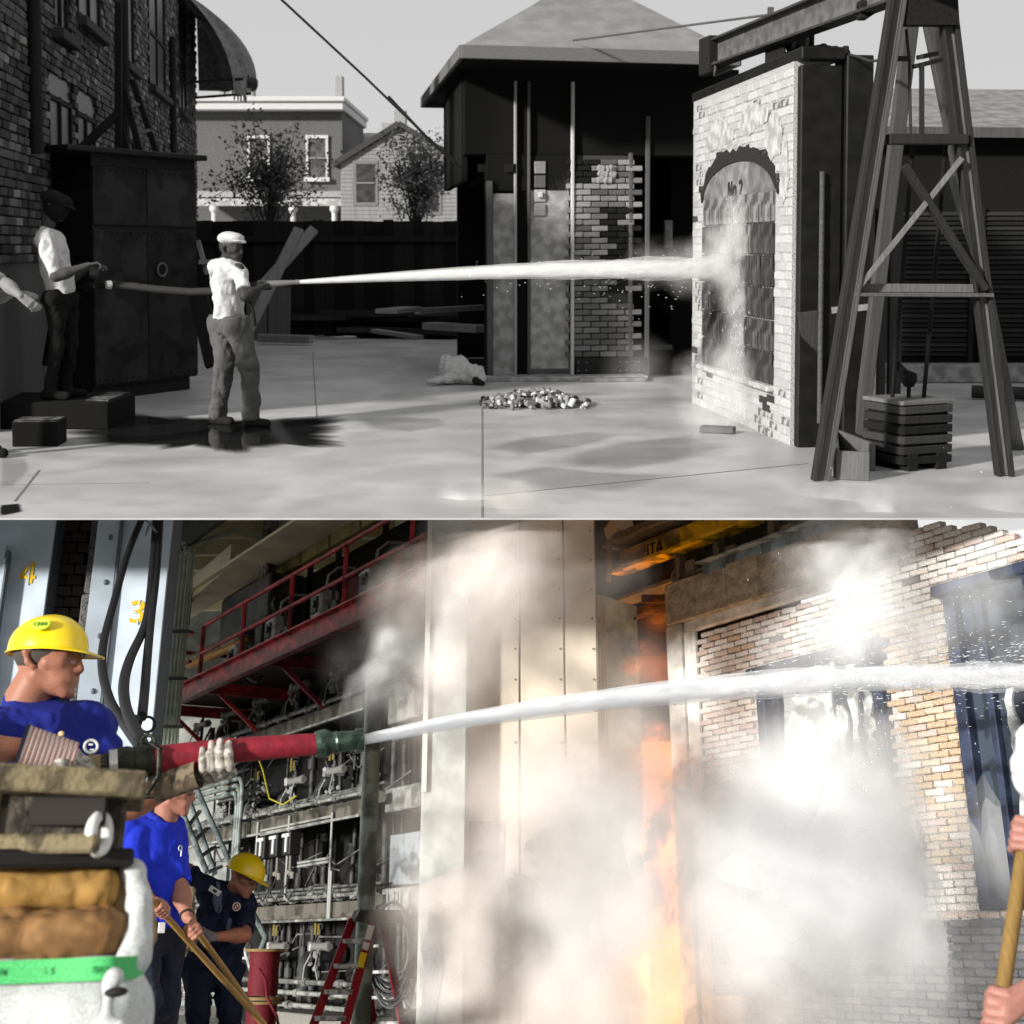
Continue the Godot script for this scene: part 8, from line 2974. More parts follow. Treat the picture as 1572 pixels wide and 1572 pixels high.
func hall_people():
	var navy := mk("cloth_navy", lin(0.012, 0.018, 0.045), 0.9, "grain", 8)
	var royal := mk("cloth_royal", lin(0.012, 0.035, 0.62), 0.85, "grain", 8)
	var deep := mk("cloth_deepblue", lin(0.008, 0.018, 0.24), 0.85, "grain", 8)
	var skin_a := mk("skin_tan", lin(0.40, 0.17, 0.105), 0.5, "grain", 8)
	skin_a.subsurf_scatter_enabled = true
	skin_a.subsurf_scatter_strength = 0.08
	var skin_b := mk("skin_ruddy", lin(0.43, 0.19, 0.13), 0.5, "grain", 8)
	var boot := mk("boot_hall", lin(0.015, 0.014, 0.013), 0.6)
	var glove := mk("glove_canvas", lin(0.5, 0.46, 0.4), 0.9, "stain", 8, 0.1)
	var yellow := mk("helmet_yellow", lin(0.86, 0.62, 0.0), 0.25, "", 1, 0, 0, 0.6)
	# the man with the hose
	var o := thing("person", Vector3(-1.729, 0, -6.039), HALL, "person in yellow hard hat and blue polo shirt holding the red fire hose", "person")
	var J := {"head": Vector3(-1.517, 1.616, -4.72), "face": Vector3(0.985, 0.03, 0.16), "up": Vector3(0.03, 1, 0.03), "neck": Vector3(-1.573, 1.482, -4.74), "fwd": Vector3(0.42, 0, 0.9),
		"s": [Vector3(-1.663, 1.357, -4.6), Vector3(-1.377, 1.421, -4.86)], "e": [Vector3(-1.619, 1.279, -4.28), Vector3(-1.241, 1.155, -4.72)], "w": [Vector3(-1.419, 1.293, -4.4), Vector3(-1.058, 1.229, -4.75)],
		"h": [Vector3(-1.581, 0.853, -4.72), Vector3(-1.439, 0.865, -4.84)], "k": [Vector3(-1.494, 0.498, -4.7), Vector3(-1.335, 0.49, -4.85)], "a": [Vector3(-1.782, 0.09, -5.796), Vector3(-1.63, 0.09, -6.073)], "toe": [Vector3(0.7, 0, 0.7), Vector3(0.9, 0, 0.4)]}
	dress(o, J, {"skin": skin_a, "shirt": deep, "trousers": navy, "shoes": boot, "sleeve": 0.8, "cell": 0.013, "hcell": 0.0042, "ccell": 0.011, "wrinkle": 0.014, "wfreq": 13.0, "stout": 1.05, "jowl": 1.12, "loose": 0.022, "hem": 0.08, "waist": 0.05, "hh": 0.24, "collar": deep,
		"hands": [{"glove": glove, "dir": Vector3(0.97, -0.22, 0.05), "palm": Vector3(0.1, -0.8, -0.5), "curl": 0.95, "size": 1.25, "cell": 0.005}, {"glove": glove, "grip": Vector3(-0.922, 1.31, -4.66), "axis": Vector3(0.995, 0.09, -0.03), "back": Vector3(0, -1, 0.35), "rad": 0.042, "size": 1.28, "thumb": -1.0, "cell": 0.0045, "wrap": 0.72}]})
	var hat := hard_hat(o, J.head + Vector3(0.0, 0.028, 0.0), Vector3(0.985, 0.0, 0.16), Vector3(-0.03, 1, 0.02), 0.116, yellow)
	var b := MB.new()
	var hc: Vector3 = J.head
	b.ball(hc + Vector3(-0.01, 0.03, 0), Vector3(0.103, 0.085, 0.09), Basis(), 20, 10)
	part(o, "hair", b, mk("hair_grey", lin(0.08, 0.07, 0.06), 0.9, "speck", 12))
	# sticker on the helmet
	b = MB.new()
	var f: Vector3 = (J.face as Vector3).normalized()
	var sd := Vector3(-0.16, 0.3, 0.94).normalized()
	var stc := hc + Vector3(-0.01, 0.028, 0.0) + Vector3(0.012, 0.062, 0.107)
	var sb := Basis(Vector3(0.985, 0, 0.1).normalized(), UP, Vector3(-0.1, 0, 0.985)) * Basis(Vector3.RIGHT, -0.42)
	var poly := PackedVector2Array()
	for k in 20:
		poly.append(Vector2(cos(TAU * k / 20) * 0.03, sin(TAU * k / 20) * 0.021))
	b.prism(poly, Transform3D(sb, stc), 0.004)
	var stk := part(hat, "sticker", b, mk("sticker_lime", lin(0.5, 0.78, 0.05), 0.4))
	var tx := part(stk, "lettering", text_mesh("CBBK", 0.019, 0.001, mk("band_ink", lin(0.08, 0.14, 0.02), 0.8)), null)
	tx.transform = Transform3D(sb, stc + sb * Vector3(0, 0, 0.0055))
	# safety glasses
	b = MB.new()
	var e0 := hc + f * 0.088
	var side := f.cross(UP).normalized()
	for k in [-1.0, 1.0]:
		var g := []
		for j in 5:
			var rw := []
			for i in 9:
				var u := i / 8.0 - 0.5
				rw.append(hc + f * (0.108 - 0.06 * pow(absf(u + 0.35) * 1.2, 2.0)) + side * k * (0.036 + u * 0.07) + UP * (0.012 - j * 0.009))
			g.append(rw)
		tri_sheet(b, g)
	var lens := StandardMaterial3D.new()
	lens.resource_name = "lens_clear"
	lens.transparency = BaseMaterial3D.TRANSPARENCY_ALPHA
	lens.albedo_color = Color(0.95, 0.97, 1, 0.12)
	lens.roughness = 0.05
	mats["lens_clear"] = lens
	var gl := part(o, "safety_glasses", b, lens)
	b = MB.new()
	for k in [-1.0, 1.0]:
		b.tube([hc + f * 0.085 + side * k * 0.074 + UP * 0.012, hc + f * 0.03 + side * k * 0.09 + UP * 0.014, hc - f * 0.01 + side * k * 0.095 + UP * 0.016], 0.0035, 6)
		b.tube([hc + f * 0.113 + side * k * 0.01 + UP * 0.013, hc + f * 0.102 + side * k * 0.06 + UP * 0.015, hc + f * 0.085 + side * k * 0.074 + UP * 0.012], 0.0028, 6)
	b.tube([hc + f * 0.112 - side * 0.04 + UP * 0.014, hc + f * 0.116 + UP * 0.012, hc + f * 0.112 + side * 0.04 + UP * 0.014], 0.0025, 6)
	part(gl, "temple", b, mk("frame_dark_glass", lin(0.05, 0.03, 0.02), 0.4))
	b = MB.new()
	for k in [-1.0, 1.0]:
		b.tube([hc + f * 0.101 + side * k * 0.012 + UP * 0.031, hc + f * 0.096 + side * k * 0.034 + UP * 0.036, hc + f * 0.08 + side * k * 0.052 + UP * 0.03], [0.004, 0.0045, 0.002], 6)
	part(o, "eyebrow", b, mk("brow_brown", lin(0.1, 0.05, 0.03), 0.9))
	b = MB.new()
	b.tube([hc + f * 0.092 - side * 0.026 - UP * 0.071, hc + f * 0.1005 - side * 0.01 - UP * 0.0715, hc + f * 0.1005 + side * 0.01 - UP * 0.0715, hc + f * 0.092 + side * 0.026 - UP * 0.071], [0.002, 0.0035, 0.0035, 0.002], 6)
	part(o, "lips", b, mk("lip_red", lin(0.3, 0.09, 0.07), 0.5))
	# striped cuff on the near wrist
	var c0: Vector3 = Vector3(-1.444, 1.297, -4.37)
	var c1: Vector3 = Vector3(-1.305, 1.266, -4.42)
	for k in 11:
		b = MB.new()
		b.lathe(c0.lerp(c1, k / 11.0), c1 - c0, [[lerpf(0.062, 0.05, k / 11.0), 0.0], [lerpf(0.064, 0.05, k / 11.0), c0.distance_to(c1) / 22.0], [lerpf(0.061, 0.05, k / 11.0), c0.distance_to(c1) / 11.0]], 20)
		part(o, "cuff_band", b, mk("cuff_pale", lin(0.62, 0.5, 0.44), 0.9, "grain", 8))
		b = MB.new()
		b.lathe(c0.lerp(c1, (k + 0.9) / 11.0), c1 - c0, [[lerpf(0.063, 0.051, k / 11.0), 0.0], [lerpf(0.063, 0.051, k / 11.0), 0.004]], 20)
		part(o, "cuff_stripe", b, mk("cuff_red", lin(0.24, 0.1, 0.09), 0.9))
	b = MB.new()
	b.lathe(c0 - (c1 - c0).normalized() * 0.008, c1 - c0, [[0.056, 0], [0.066, 0.0], [0.066, 0.01], [0.06, 0.01]], 20)
	part(o, "cuff_hem", b, mk("hem_navy", lin(0.01, 0.01, 0.02), 0.9))
	var d0: Vector3 = Vector3(-1.111, 1.216, -4.66)
	var d1: Vector3 = Vector3(-0.974, 1.249, -4.64)
	b = MB.new()
	b.lathe(d0, d1 - d0, [[0.05, 0.0], [0.052, 0.02], [0.044, d0.distance_to(d1)]], 18)
	part(o, "glove_cuff", b, mk("cuff_dirty", lin(0.2, 0.15, 0.1), 0.9, "stain", 6))
	# chest badge and button
	b = MB.new()
	b.ring(Vector3(-1.325, 1.334, -4.665), Vector3(0.35, 0.15, 0.95), 0.02, 0.005, 18)
	b.box(Vector3(-1.327, 1.34, -4.665), Vector3(0.014, 0.005, 0.004))
	b.box(Vector3(-1.321, 1.324, -4.665), Vector3(0.014, 0.005, 0.004))
	part(o, "chest_emblem", b, mk("mark_white", lin(0.6, 0.6, 0.58), 0.6))
	b = MB.new()
	b.ball(Vector3(-1.404, 1.363, -4.6), Vector3(0.01, 0.01, 0.006), Basis(), 10, 6)
	part(o, "button", b, mk("button_cream", lin(0.6, 0.42, 0.22), 0.5))

	# the fire hose
	var h := thing("fire_hose", Vector3(-0.993, 1.306, -4.66), HALL, "red fire hose with bronze coupling and nozzle", "fire hose")
	var q0: Vector3 = Vector3(-1.121, 1.285, -4.62)
	var q1: Vector3 = Vector3(-0.617, 1.351, -4.74)
	b = MB.new()
	var L := q0.distance_to(q1)
	var pts := []
	var rad := []
	for i in 41:
		var u := i / 40.0
		pts.append(q0.lerp(q1, u) + UP * 0.006 * sin(u * PI))
		var r := lerpf(0.044, 0.034, u)
		if u > 0.36 and u < 0.52:
			r += 0.0025 * sin(u * 160.0)
		rad.append(r)
	b.tube(pts, rad, 24)
	part(h, "hose", b, mk("hose_red", lin(0.25, 0.012, 0.025), 0.6, "blotch", 5, 0.1))
	var ax := (q1 - q0).normalized()
	var bronze := mk("bronze_green", lin(0.07, 0.11, 0.085), 0.35, "stain", 6, 0.1, 0.6)
	b = MB.new()
	b.lathe(q1, ax, [[0.03, -0.015], [0.04, -0.012], [0.043, 0.0], [0.045, 0.02], [0.041, 0.03], [0.033, 0.045], [0.033, 0.05], [0.036, 0.055], [0.033, 0.062], [0.031, 0.11], [0.03, 0.118], [0.037, 0.12], [0.037, 0.14], [0.033, 0.142], [0.02, 0.142], [0.018, 0.12]], 28)
	part(h, "nozzle", b, bronze)
	var dk := mk("bronze_dark", lin(0.035, 0.035, 0.025), 0.45, "stain", 6, 0.1, 0.5)
	b = MB.new()
	b.lathe(q0 - ax * 0.13, ax, [[0.0, -0.02], [0.036, -0.02], [0.036, 0.0], [0.042, 0.004], [0.045, 0.02], [0.045, 0.03], [0.05, 0.035], [0.052, 0.06], [0.047, 0.08], [0.052, 0.085], [0.052, 0.11], [0.046, 0.125], [0.046, 0.14]], 28)
	part(h, "coupling", b, dk)
	b = MB.new()
	b.lathe(q0 - ax * 0.125, ax, [[0.044, 0.0], [0.047, 0.002], [0.047, 0.026], [0.044, 0.028]], 28)
	part(h, "silver_band", b, mk("band_silver", lin(0.62, 0.6, 0.55), 0.3, "grain", 6, 0, 0.7))
	b = MB.new()
	b.tube([q0 - ax * 0.19 + Vector3(-0.25, -0.1, 0.05), q0 - ax * 0.22 + Vector3(-0.08, -0.02, 0.02), q0 - ax * 0.2, q0 - ax * 0.14], 0.036, 16)
	part(h, "hose_tail", b, mk("hose_tan", lin(0.27, 0.2, 0.1), 0.8, "grain", 6))
	b = MB.new()
	for s in [-1.0, 1.0]:
		b.tube([q0 + Vector3(0.0, 0.05, 0.03 * s), q0 + Vector3(0.035, 0.03, 0.05 * s), q0 + Vector3(0.04, -0.05, 0.052 * s), q0 + Vector3(0.01, -0.1, 0.05 * s), q0 + Vector3(-0.03, -0.1, 0.045 * s)], 0.009, 8)
	b.ring(q0 + Vector3(-0.015, 0.055, 0), Vector3(0, 0, 1), 0.022, 0.007)
	part(h, "handle", b, dk)
	# water
	var n := q1 + ax * 0.142
	var wm := veil_material("jet_hall", lin(0.97, 0.98, 1.0), 0.8)
	wm.backlight_enabled = true
	wm.backlight = Color(1, 1, 1)
	var jt := thing("water_jet", n, HALL, "white water jet from the bronze nozzle arching across the steam", "water jet", "", "stuff")
	var far_: Vector3 = Vector3(2.884, 2.139, -8.2)
	jet(jt, [n, Vector3(-0.202, 1.5, -5.3), Vector3(0.191, 1.631, -5.8), Vector3(0.725, 1.783, -6.4), Vector3(1.39, 1.926, -7), Vector3(2.186, 2.067, -7.7), Vector3(3.479, 2.204, -8.5)], 0.016, 0.1, wm, 3, 12, 0.8)
	var dm := mk("water_drop_hall", lin(0.93, 0.95, 0.97), 0.3)
	dm.backlight_enabled = true
	dm.backlight = Color(0.8, 0.8, 0.8)
	var a0: Vector3 = Vector3(0.601, 1.756, -6.3)
	var a1: Vector3 = Vector3(3.18, 2.207, -8.3)
	drops(jt, func(r: RandomNumberGenerator) -> Vector3:
		var u := sqrt(r.randf())
		return a0.lerp(a1, u) + Vector3(0, r.randfn() * (0.03 + 0.1 * u) + 0.05 * u, r.randfn() * 0.08), 900, 0.002, 6.0, ax, dm, 14)
	var r0: Vector3 = Vector3(2.541, 2.391, -8.9)
	drops(jt, func(r: RandomNumberGenerator) -> Vector3:
		return r0 + Vector3(r.randfn() * 0.45, r.randfn() * 0.4, r.randfn() * 0.2), 700, 0.0022, 2.5, Vector3(0.3, -1, 0.1), dm, 15)

	# the worker in the royal blue shirt
	var p := thing("person", Vector3(-2.251, 0, -10.214), HALL, "person in khaki cap and bright blue polo shirt leaning on a wooden pole", "person")
	J = {"head": Vector3(-1.836, 1.529, -8.1), "face": Vector3(0.97, 0.0, -0.12), "up": Vector3(0.0, 1, 0), "neck": Vector3(-1.86, 1.401, -8.12), "fwd": Vector3(0.75, 0, 0.62),
		"s": [Vector3(-2.018, 1.287, -8), Vector3(-1.836, 1.33, -8.25)], "e": [Vector3(-1.947, 1.06, -7.92), Vector3(-1.749, 1.041, -8.1)], "w": [Vector3(-1.812, 0.974, -7.75), Vector3(-1.669, 0.893, -7.98)],
		"h": [Vector3(-1.909, 0.848, -8.05), Vector3(-1.815, 0.859, -8.2)], "k": [Vector3(-1.843, 0.513, -8), Vector3(-1.788, 0.507, -8.2)], "a": [Vector3(-2.316, 0.09, -10.243), Vector3(-2.273, 0.09, -10.539)], "toe": [Vector3(1, 0, 0.2), Vector3(1, 0, 0)]}
	var pole0: Vector3 = Vector3(-1.784, 0.955, -7.72)
	var pole1: Vector3 = Vector3(-1.344, 0.378, -8.6)
	var pd := (pole1 - pole0).normalized()
	dress(p, J, {"skin": skin_b, "shirt": royal, "trousers": mk("trousers_slate", lin(0.02, 0.024, 0.045), 0.9, "grain", 8), "shoes": boot, "sleeve": 0.92, "cell": 0.013, "hcell": 0.0075, "wrinkle": 0.016, "wfreq": 12.0, "loose": 0.024, "hem": 0.02, "waist": 0.03, "collar": mk("cloth_royal_dark", lin(0.008, 0.02, 0.3), 0.85),
		"hands": [{"grip": pole0 + pd * 0.05, "axis": pd, "back": Vector3(0.2, 0.6, 0.8), "rad": 0.017, "cell": 0.006}, {"grip": Vector3(-1.632, 0.837, -7.95), "axis": Vector3(0.6, -0.75, -0.2), "back": Vector3(0.2, 0.5, 0.9), "rad": 0.017, "cell": 0.006}]})
	cap_with_peak(p, J.head, J.face, mk("cap_khaki", lin(0.5, 0.44, 0.3), 0.9, "grain", 6))
	glasses_small(p, J.head, J.face)
	b = MB.new()
	b.lathe((J.w[0] as Vector3).lerp(J.e[0], 0.08), J.e[0] - J.w[0], [[0.032, 0.0], [0.035, 0.0], [0.035, 0.02], [0.032, 0.02]], 14)
	b.box((J.w[0] as Vector3) + Vector3(-0.01, 0.02, 0.035), Vector3(0.03, 0.03, 0.012), Basis(), 0.004)
	part(p, "wrist_watch", b, mk("watch_dark", lin(0.03, 0.028, 0.02), 0.3))
	b = MB.new()
	b.lathe((J.w[1] as Vector3).lerp(J.e[1], 0.1), J.e[1] - J.w[1], [[0.03, 0.0], [0.036, 0.0], [0.036, 0.012], [0.03, 0.012]], 14)
	part(p, "bracelet", b, mk("watch_dark", lin(0.03, 0.028, 0.02), 0.3))
	b = MB.new()
	b.box(Vector3(-1.772, 0.848, -7.86), Vector3(0.035, 0.05, 0.006), Basis(UP, 0.5), 0.002)
	part(p, "name_badge", b, mk("badge_white", lin(0.75, 0.75, 0.74), 0.4))
	b = MB.new()
	b.ring(Vector3(-1.749, 1.237, -8.03), Vector3(0.8, 0, 0.6), 0.012, 0.003, 12)
	b.box(Vector3(-1.743, 1.211, -8.03), Vector3(0.006, 0.03, 0.004))
	part(p, "chest_emblem", b, mk("mark_white", lin(0.6, 0.6, 0.58), 0.6))
	for k in [[pole0 - pd * 0.05, pole1 + pd * 0.25, "longer wooden pole held by the worker in the bright blue shirt"], [Vector3(-1.662, 0.887, -7.98), (Vector3(-1.662, 0.887, -7.98) as Vector3) + ((Vector3(-1.422, 0.404, -8.9) as Vector3) - (Vector3(-1.662, 0.887, -7.98) as Vector3)) * 1.1, "second wooden pole behind, gripped by the grey gloved hand"], [Vector3(-2.348, 0.498, -10.5), Vector3(-2.2, 0.269, -10.4), "wooden pole end low between the workers' legs"]]:
		b = MB.new()
		b.tube([k[0], k[1]], 0.0165, 10)
		single("wooden_pole", b, mk("pole_wood", lin(0.42, 0.24, 0.07), 0.6, "wood", 4), HALL, k[2], "pole", "wooden poles held by the workers")
	# khaki bag between the two
	b = MB.new()
	skin(b, [bone(Vector3(-1.874, 1.042, -8.9), Vector3(-1.868, 0.807, -8.9), 0.05, 0.075), bone(Vector3(-1.897, 0.807, -8.9), Vector3(-1.942, 0.732, -8.9), 0.08, 0.07)], 0.014, 0.02, [], 0.02, 12.0)
	single("canvas_bag", b, mk("canvas_khaki", lin(0.3, 0.24, 0.15), 0.95, "stain", 5), HALL, "khaki canvas bag hanging between the two standing workers", "bag")

	# the worker in the second yellow helmet
	var w := thing("person", Vector3(-2.38, 0, -12.711), HALL, "person in yellow hard hat and navy shirt bending to look right", "person")
	J = {"head": Vector3(-1.907, 1.219, -10.9), "face": Vector3(0.86, -0.34, 0.3), "up": Vector3(0.3, 0.95, 0), "neck": Vector3(-2, 1.111, -11), "fwd": Vector3(0.32, -0.15, 0.93),
		"s": [Vector3(-2.194, 1.145, -10.98), Vector3(-1.882, 1.025, -11)], "e": [Vector3(-2.342, 1.272, -11.1), Vector3(-1.844, 0.835, -10.75)], "w": [Vector3(-2.474, 1.219, -11.3), Vector3(-2.003, 0.825, -10.55)],
		"h": [Vector3(-2.193, 0.66, -11), Vector3(-2, 0.651, -11.05)], "k": [Vector3(-2.156, 0.359, -10.9), Vector3(-1.95, 0.357, -10.95)], "a": [Vector3(-2.31, 0.09, -11.69), Vector3(-2.085, 0.09, -11.92)], "toe": [Vector3(0.4, 0, 1), Vector3(0.7, 0, 0.7)]}
	dress(w, J, {"skin": skin_b, "shirt": mk("cloth_navy_shirt", lin(0.015, 0.022, 0.06), 0.9, "stain", 4), "trousers": navy, "shoes": boot, "sleeve": 0.85, "cell": 0.014, "hcell": 0.008, "wrinkle": 0.016, "wfreq": 12.0, "loose": 0.03, "stout": 1.1, "hem": 0.03, "waist": 0.02, "baggy": 0.015,
		"hands": [{"dir": Vector3(-1, -0.3, -0.3), "palm": Vector3(0, -1, 0)}, {"glove": mk("glove_grey", lin(0.16, 0.17, 0.2), 0.9, "speck", 6), "grip": Vector3(-2.08, 0.817, -10.5), "axis": Vector3(0.6, -0.75, -0.2), "back": Vector3(0, 0.5, 0.9), "rad": 0.017, "size": 1.1, "cell": 0.007}]})
	hard_hat(w, J.head + Vector3(0.01, 0.03, 0.0), J.face + Vector3(0, 0.02, 0), J.up, 0.13, yellow)
	glasses_small(w, J.head, J.face)
	b = MB.new()
	b.ring((J.head as Vector3) + Vector3(0.085, 0.075, 0.085), Vector3(0.6, 0.2, 0.8), 0.024, 0.004, 14)
	part(w, "helmet_emblem", b, mk("scrawl_black", lin(0.02, 0.02, 0.015), 0.8))
	b = MB.new()
	b.box(Vector3(-2.08, 1.121, -10.78), Vector3(0.09, 0.04, 0.008), Basis(Vector3.BACK, -0.5), 0.003)
	var patch := part(w, "name_patch", b, mk("badge_white", lin(0.75, 0.75, 0.74), 0.4))
	b = MB.new()
	b.box((Vector3(-2.08, 1.121, -10.78) as Vector3) + Vector3(0, 0, 0.006), Vector3(0.03, 0.016, 0.004), Basis(Vector3.BACK, -0.5))
	part(patch, "lettering", b, mk("band_ink_dark", lin(0.04, 0.04, 0.05), 0.8))
	b = MB.new()
	b.lathe(Vector3(-1.925, 1.02, -10.8), Vector3(0.3, -0.1, 0.95), [[0.0, 0.008], [0.026, 0.008], [0.03, 0.0]], 18)
	var bd := part(w, "round_badge", b, mk("badge_white", lin(0.75, 0.75, 0.74), 0.4))
	b = MB.new()
	b.ring((Vector3(-1.925, 1.02, -10.8) as Vector3) + Vector3(0.003, 0, 0.009), Vector3(0.3, -0.1, 0.95), 0.018, 0.004, 14)
	b.box((Vector3(-1.925, 1.02, -10.8) as Vector3) + Vector3(0.003, 0, 0.01), Vector3(0.008, 0.025, 0.004), Basis(Vector3.BACK, 0.6))
	part(bd, "emblem", b, mk("badge_red", lin(0.4, 0.03, 0.04), 0.5))
	b = MB.new()
	rng.seed = 2
	for k in 8:
		b.ball((Vector3(-2.035, 1.019, -10.78) as Vector3) + Vector3(rng.randfn() * 0.03, rng.randfn() * 0.08, 0.0), Vector3(0.02, 0.05, 0.008) * rng.randf_range(0.5, 1.1), Basis(Vector3.BACK, rng.randfn() * 0.3), 8, 5)
	part(w, "ash_smear", b, mk("smear_grey", lin(0.12, 0.14, 0.2), 0.95, "speck", 8))

	# the man at the right edge with the pole
	var z := thing("person", Vector3(1.9, 0, -3.7), HALL, "person at the right edge, only two hands on a pole showing", "person")
	J = {"head": Vector3(1.75, 1.62, -3.85), "face": Vector3(-1, -0.1, 0.0), "up": UP, "neck": Vector3(1.78, 1.45, -3.85), "fwd": Vector3(-1, 0, -0.1),
		"s": [Vector3(1.76, 1.36, -4.03), Vector3(1.78, 1.36, -3.67)], "e": [Vector3(1.62, 1.16, -3.95), Vector3(1.66, 1.02, -3.45)], "w": [Vector3(1.274, 1.019, -3.62), Vector3(1.174, 0.677, -3.5)],
		"h": [Vector3(1.8, 0.88, -3.93), Vector3(1.8, 0.88, -3.75)], "k": [Vector3(1.76, 0.48, -3.95), Vector3(1.78, 0.48, -3.72)], "a": [Vector3(1.8, 0.09, -3.96), Vector3(1.8, 0.09, -3.7)], "toe": [Vector3(-1, 0, 0), Vector3(-1, 0, 0.2)]}
	var ga: Vector3 = Vector3(1.211, 0.971, -3.6)
	var gb: Vector3 = Vector3(1.068, 0.598, -3.5)
	var gd := (gb - ga).normalized()
	dress(z, J, {"skin": mk("skin_pink", lin(0.42, 0.19, 0.15), 0.5, "grain", 8), "shirt": mk("shirt_white_hall", lin(0.66, 0.66, 0.68), 0.85, "grain", 6), "trousers": navy, "shoes": boot, "sleeve": 1.3, "cell": 0.014, "hcell": 0.01, "wrinkle": 0.012, "loose": 0.02,
		"hands": [{"grip": ga + gd * -0.02, "axis": gd, "back": Vector3(-0.5, 0.2, 0.8), "rad": 0.017, "cell": 0.0045}, {"grip": ga + gd * 0.385, "axis": gd, "back": Vector3(-0.5, 0.2, 0.8), "rad": 0.017, "cell": 0.0045}]})
	hard_hat(z, J.head + Vector3(0, 0.03, 0), J.face, UP, 0.122, yellow)
	b = MB.new()
	var sw: Vector3 = Vector3(1.251, 1.136, -3.62)
	skin(b, [bone(sw + Vector3(0.03, 0.08, 0), sw + Vector3(0.02, 0.0, 0), 0.05, 0.055), bone(sw + Vector3(0.02, 0.0, 0), sw + Vector3(0.06, -0.08, 0), 0.05, 0.04)], 0.008, 0.012, [], 0.01, 16.0)
	part(z, "hanging_sleeve", b, mk("shirt_white_hall", lin(0.66, 0.66, 0.68), 0.85))
	b = MB.new()
	b.tube([ga - gd * 0.05, gb + gd * 0.45], 0.0175, 12)
	single("wooden_pole", b, mk("pole_brown", lin(0.3, 0.18, 0.05), 0.6, "wood", 4), HALL, "wooden pole held by the two hands at the right edge", "pole", "wooden poles held by the workers")

func cap_with_peak(o: Node3D, c: Vector3, f: Vector3, m: Material):
	f = f.normalized()
	var b := MB.new()
	var s := f.cross(UP).normalized()
	skin(b, [bone(c + UP * 0.045 - f * 0.02, c + UP * 0.05 + f * 0.02, 0.093, 0.086), bone(c + f * 0.11 + UP * 0.035 - s * 0.03, c + f * 0.11 + UP * 0.035 + s * 0.03, 0.045, 0.045, UP, 6.0), bone(c + f * 0.08 + UP * 0.045, c + f * 0.15 + UP * 0.03, 0.05, 0.035, UP, 5.0)], 0.0075, 0.006, [[c + UP * 0.03, Vector3(0, -1, 0) - f * 0.0]])
	part(o, "cap", b, m)

func glasses_small(o: Node3D, c: Vector3, f: Vector3):
	f = f.normalized()
	var s := f.cross(UP).normalized()
	var u := s.cross(f).normalized()
	var b := MB.new()
	for k in [-1.0, 1.0]:
		b.ring(c + f * 0.1 + s * k * 0.035 + u * 0.0, f + s * k * 0.3, 0.022, 0.0035, 14)
		b.tube([c + f * 0.09 + s * k * 0.06 + u * 0.005, c + s * k * 0.088 + u * 0.008], 0.003, 5)
	b.tube([c + f * 0.108 - s * 0.014, c + f * 0.108 + s * 0.014], 0.003, 5)
	part(o, "glasses", b, mk("frame_dark_glass", lin(0.05, 0.03, 0.02), 0.4))

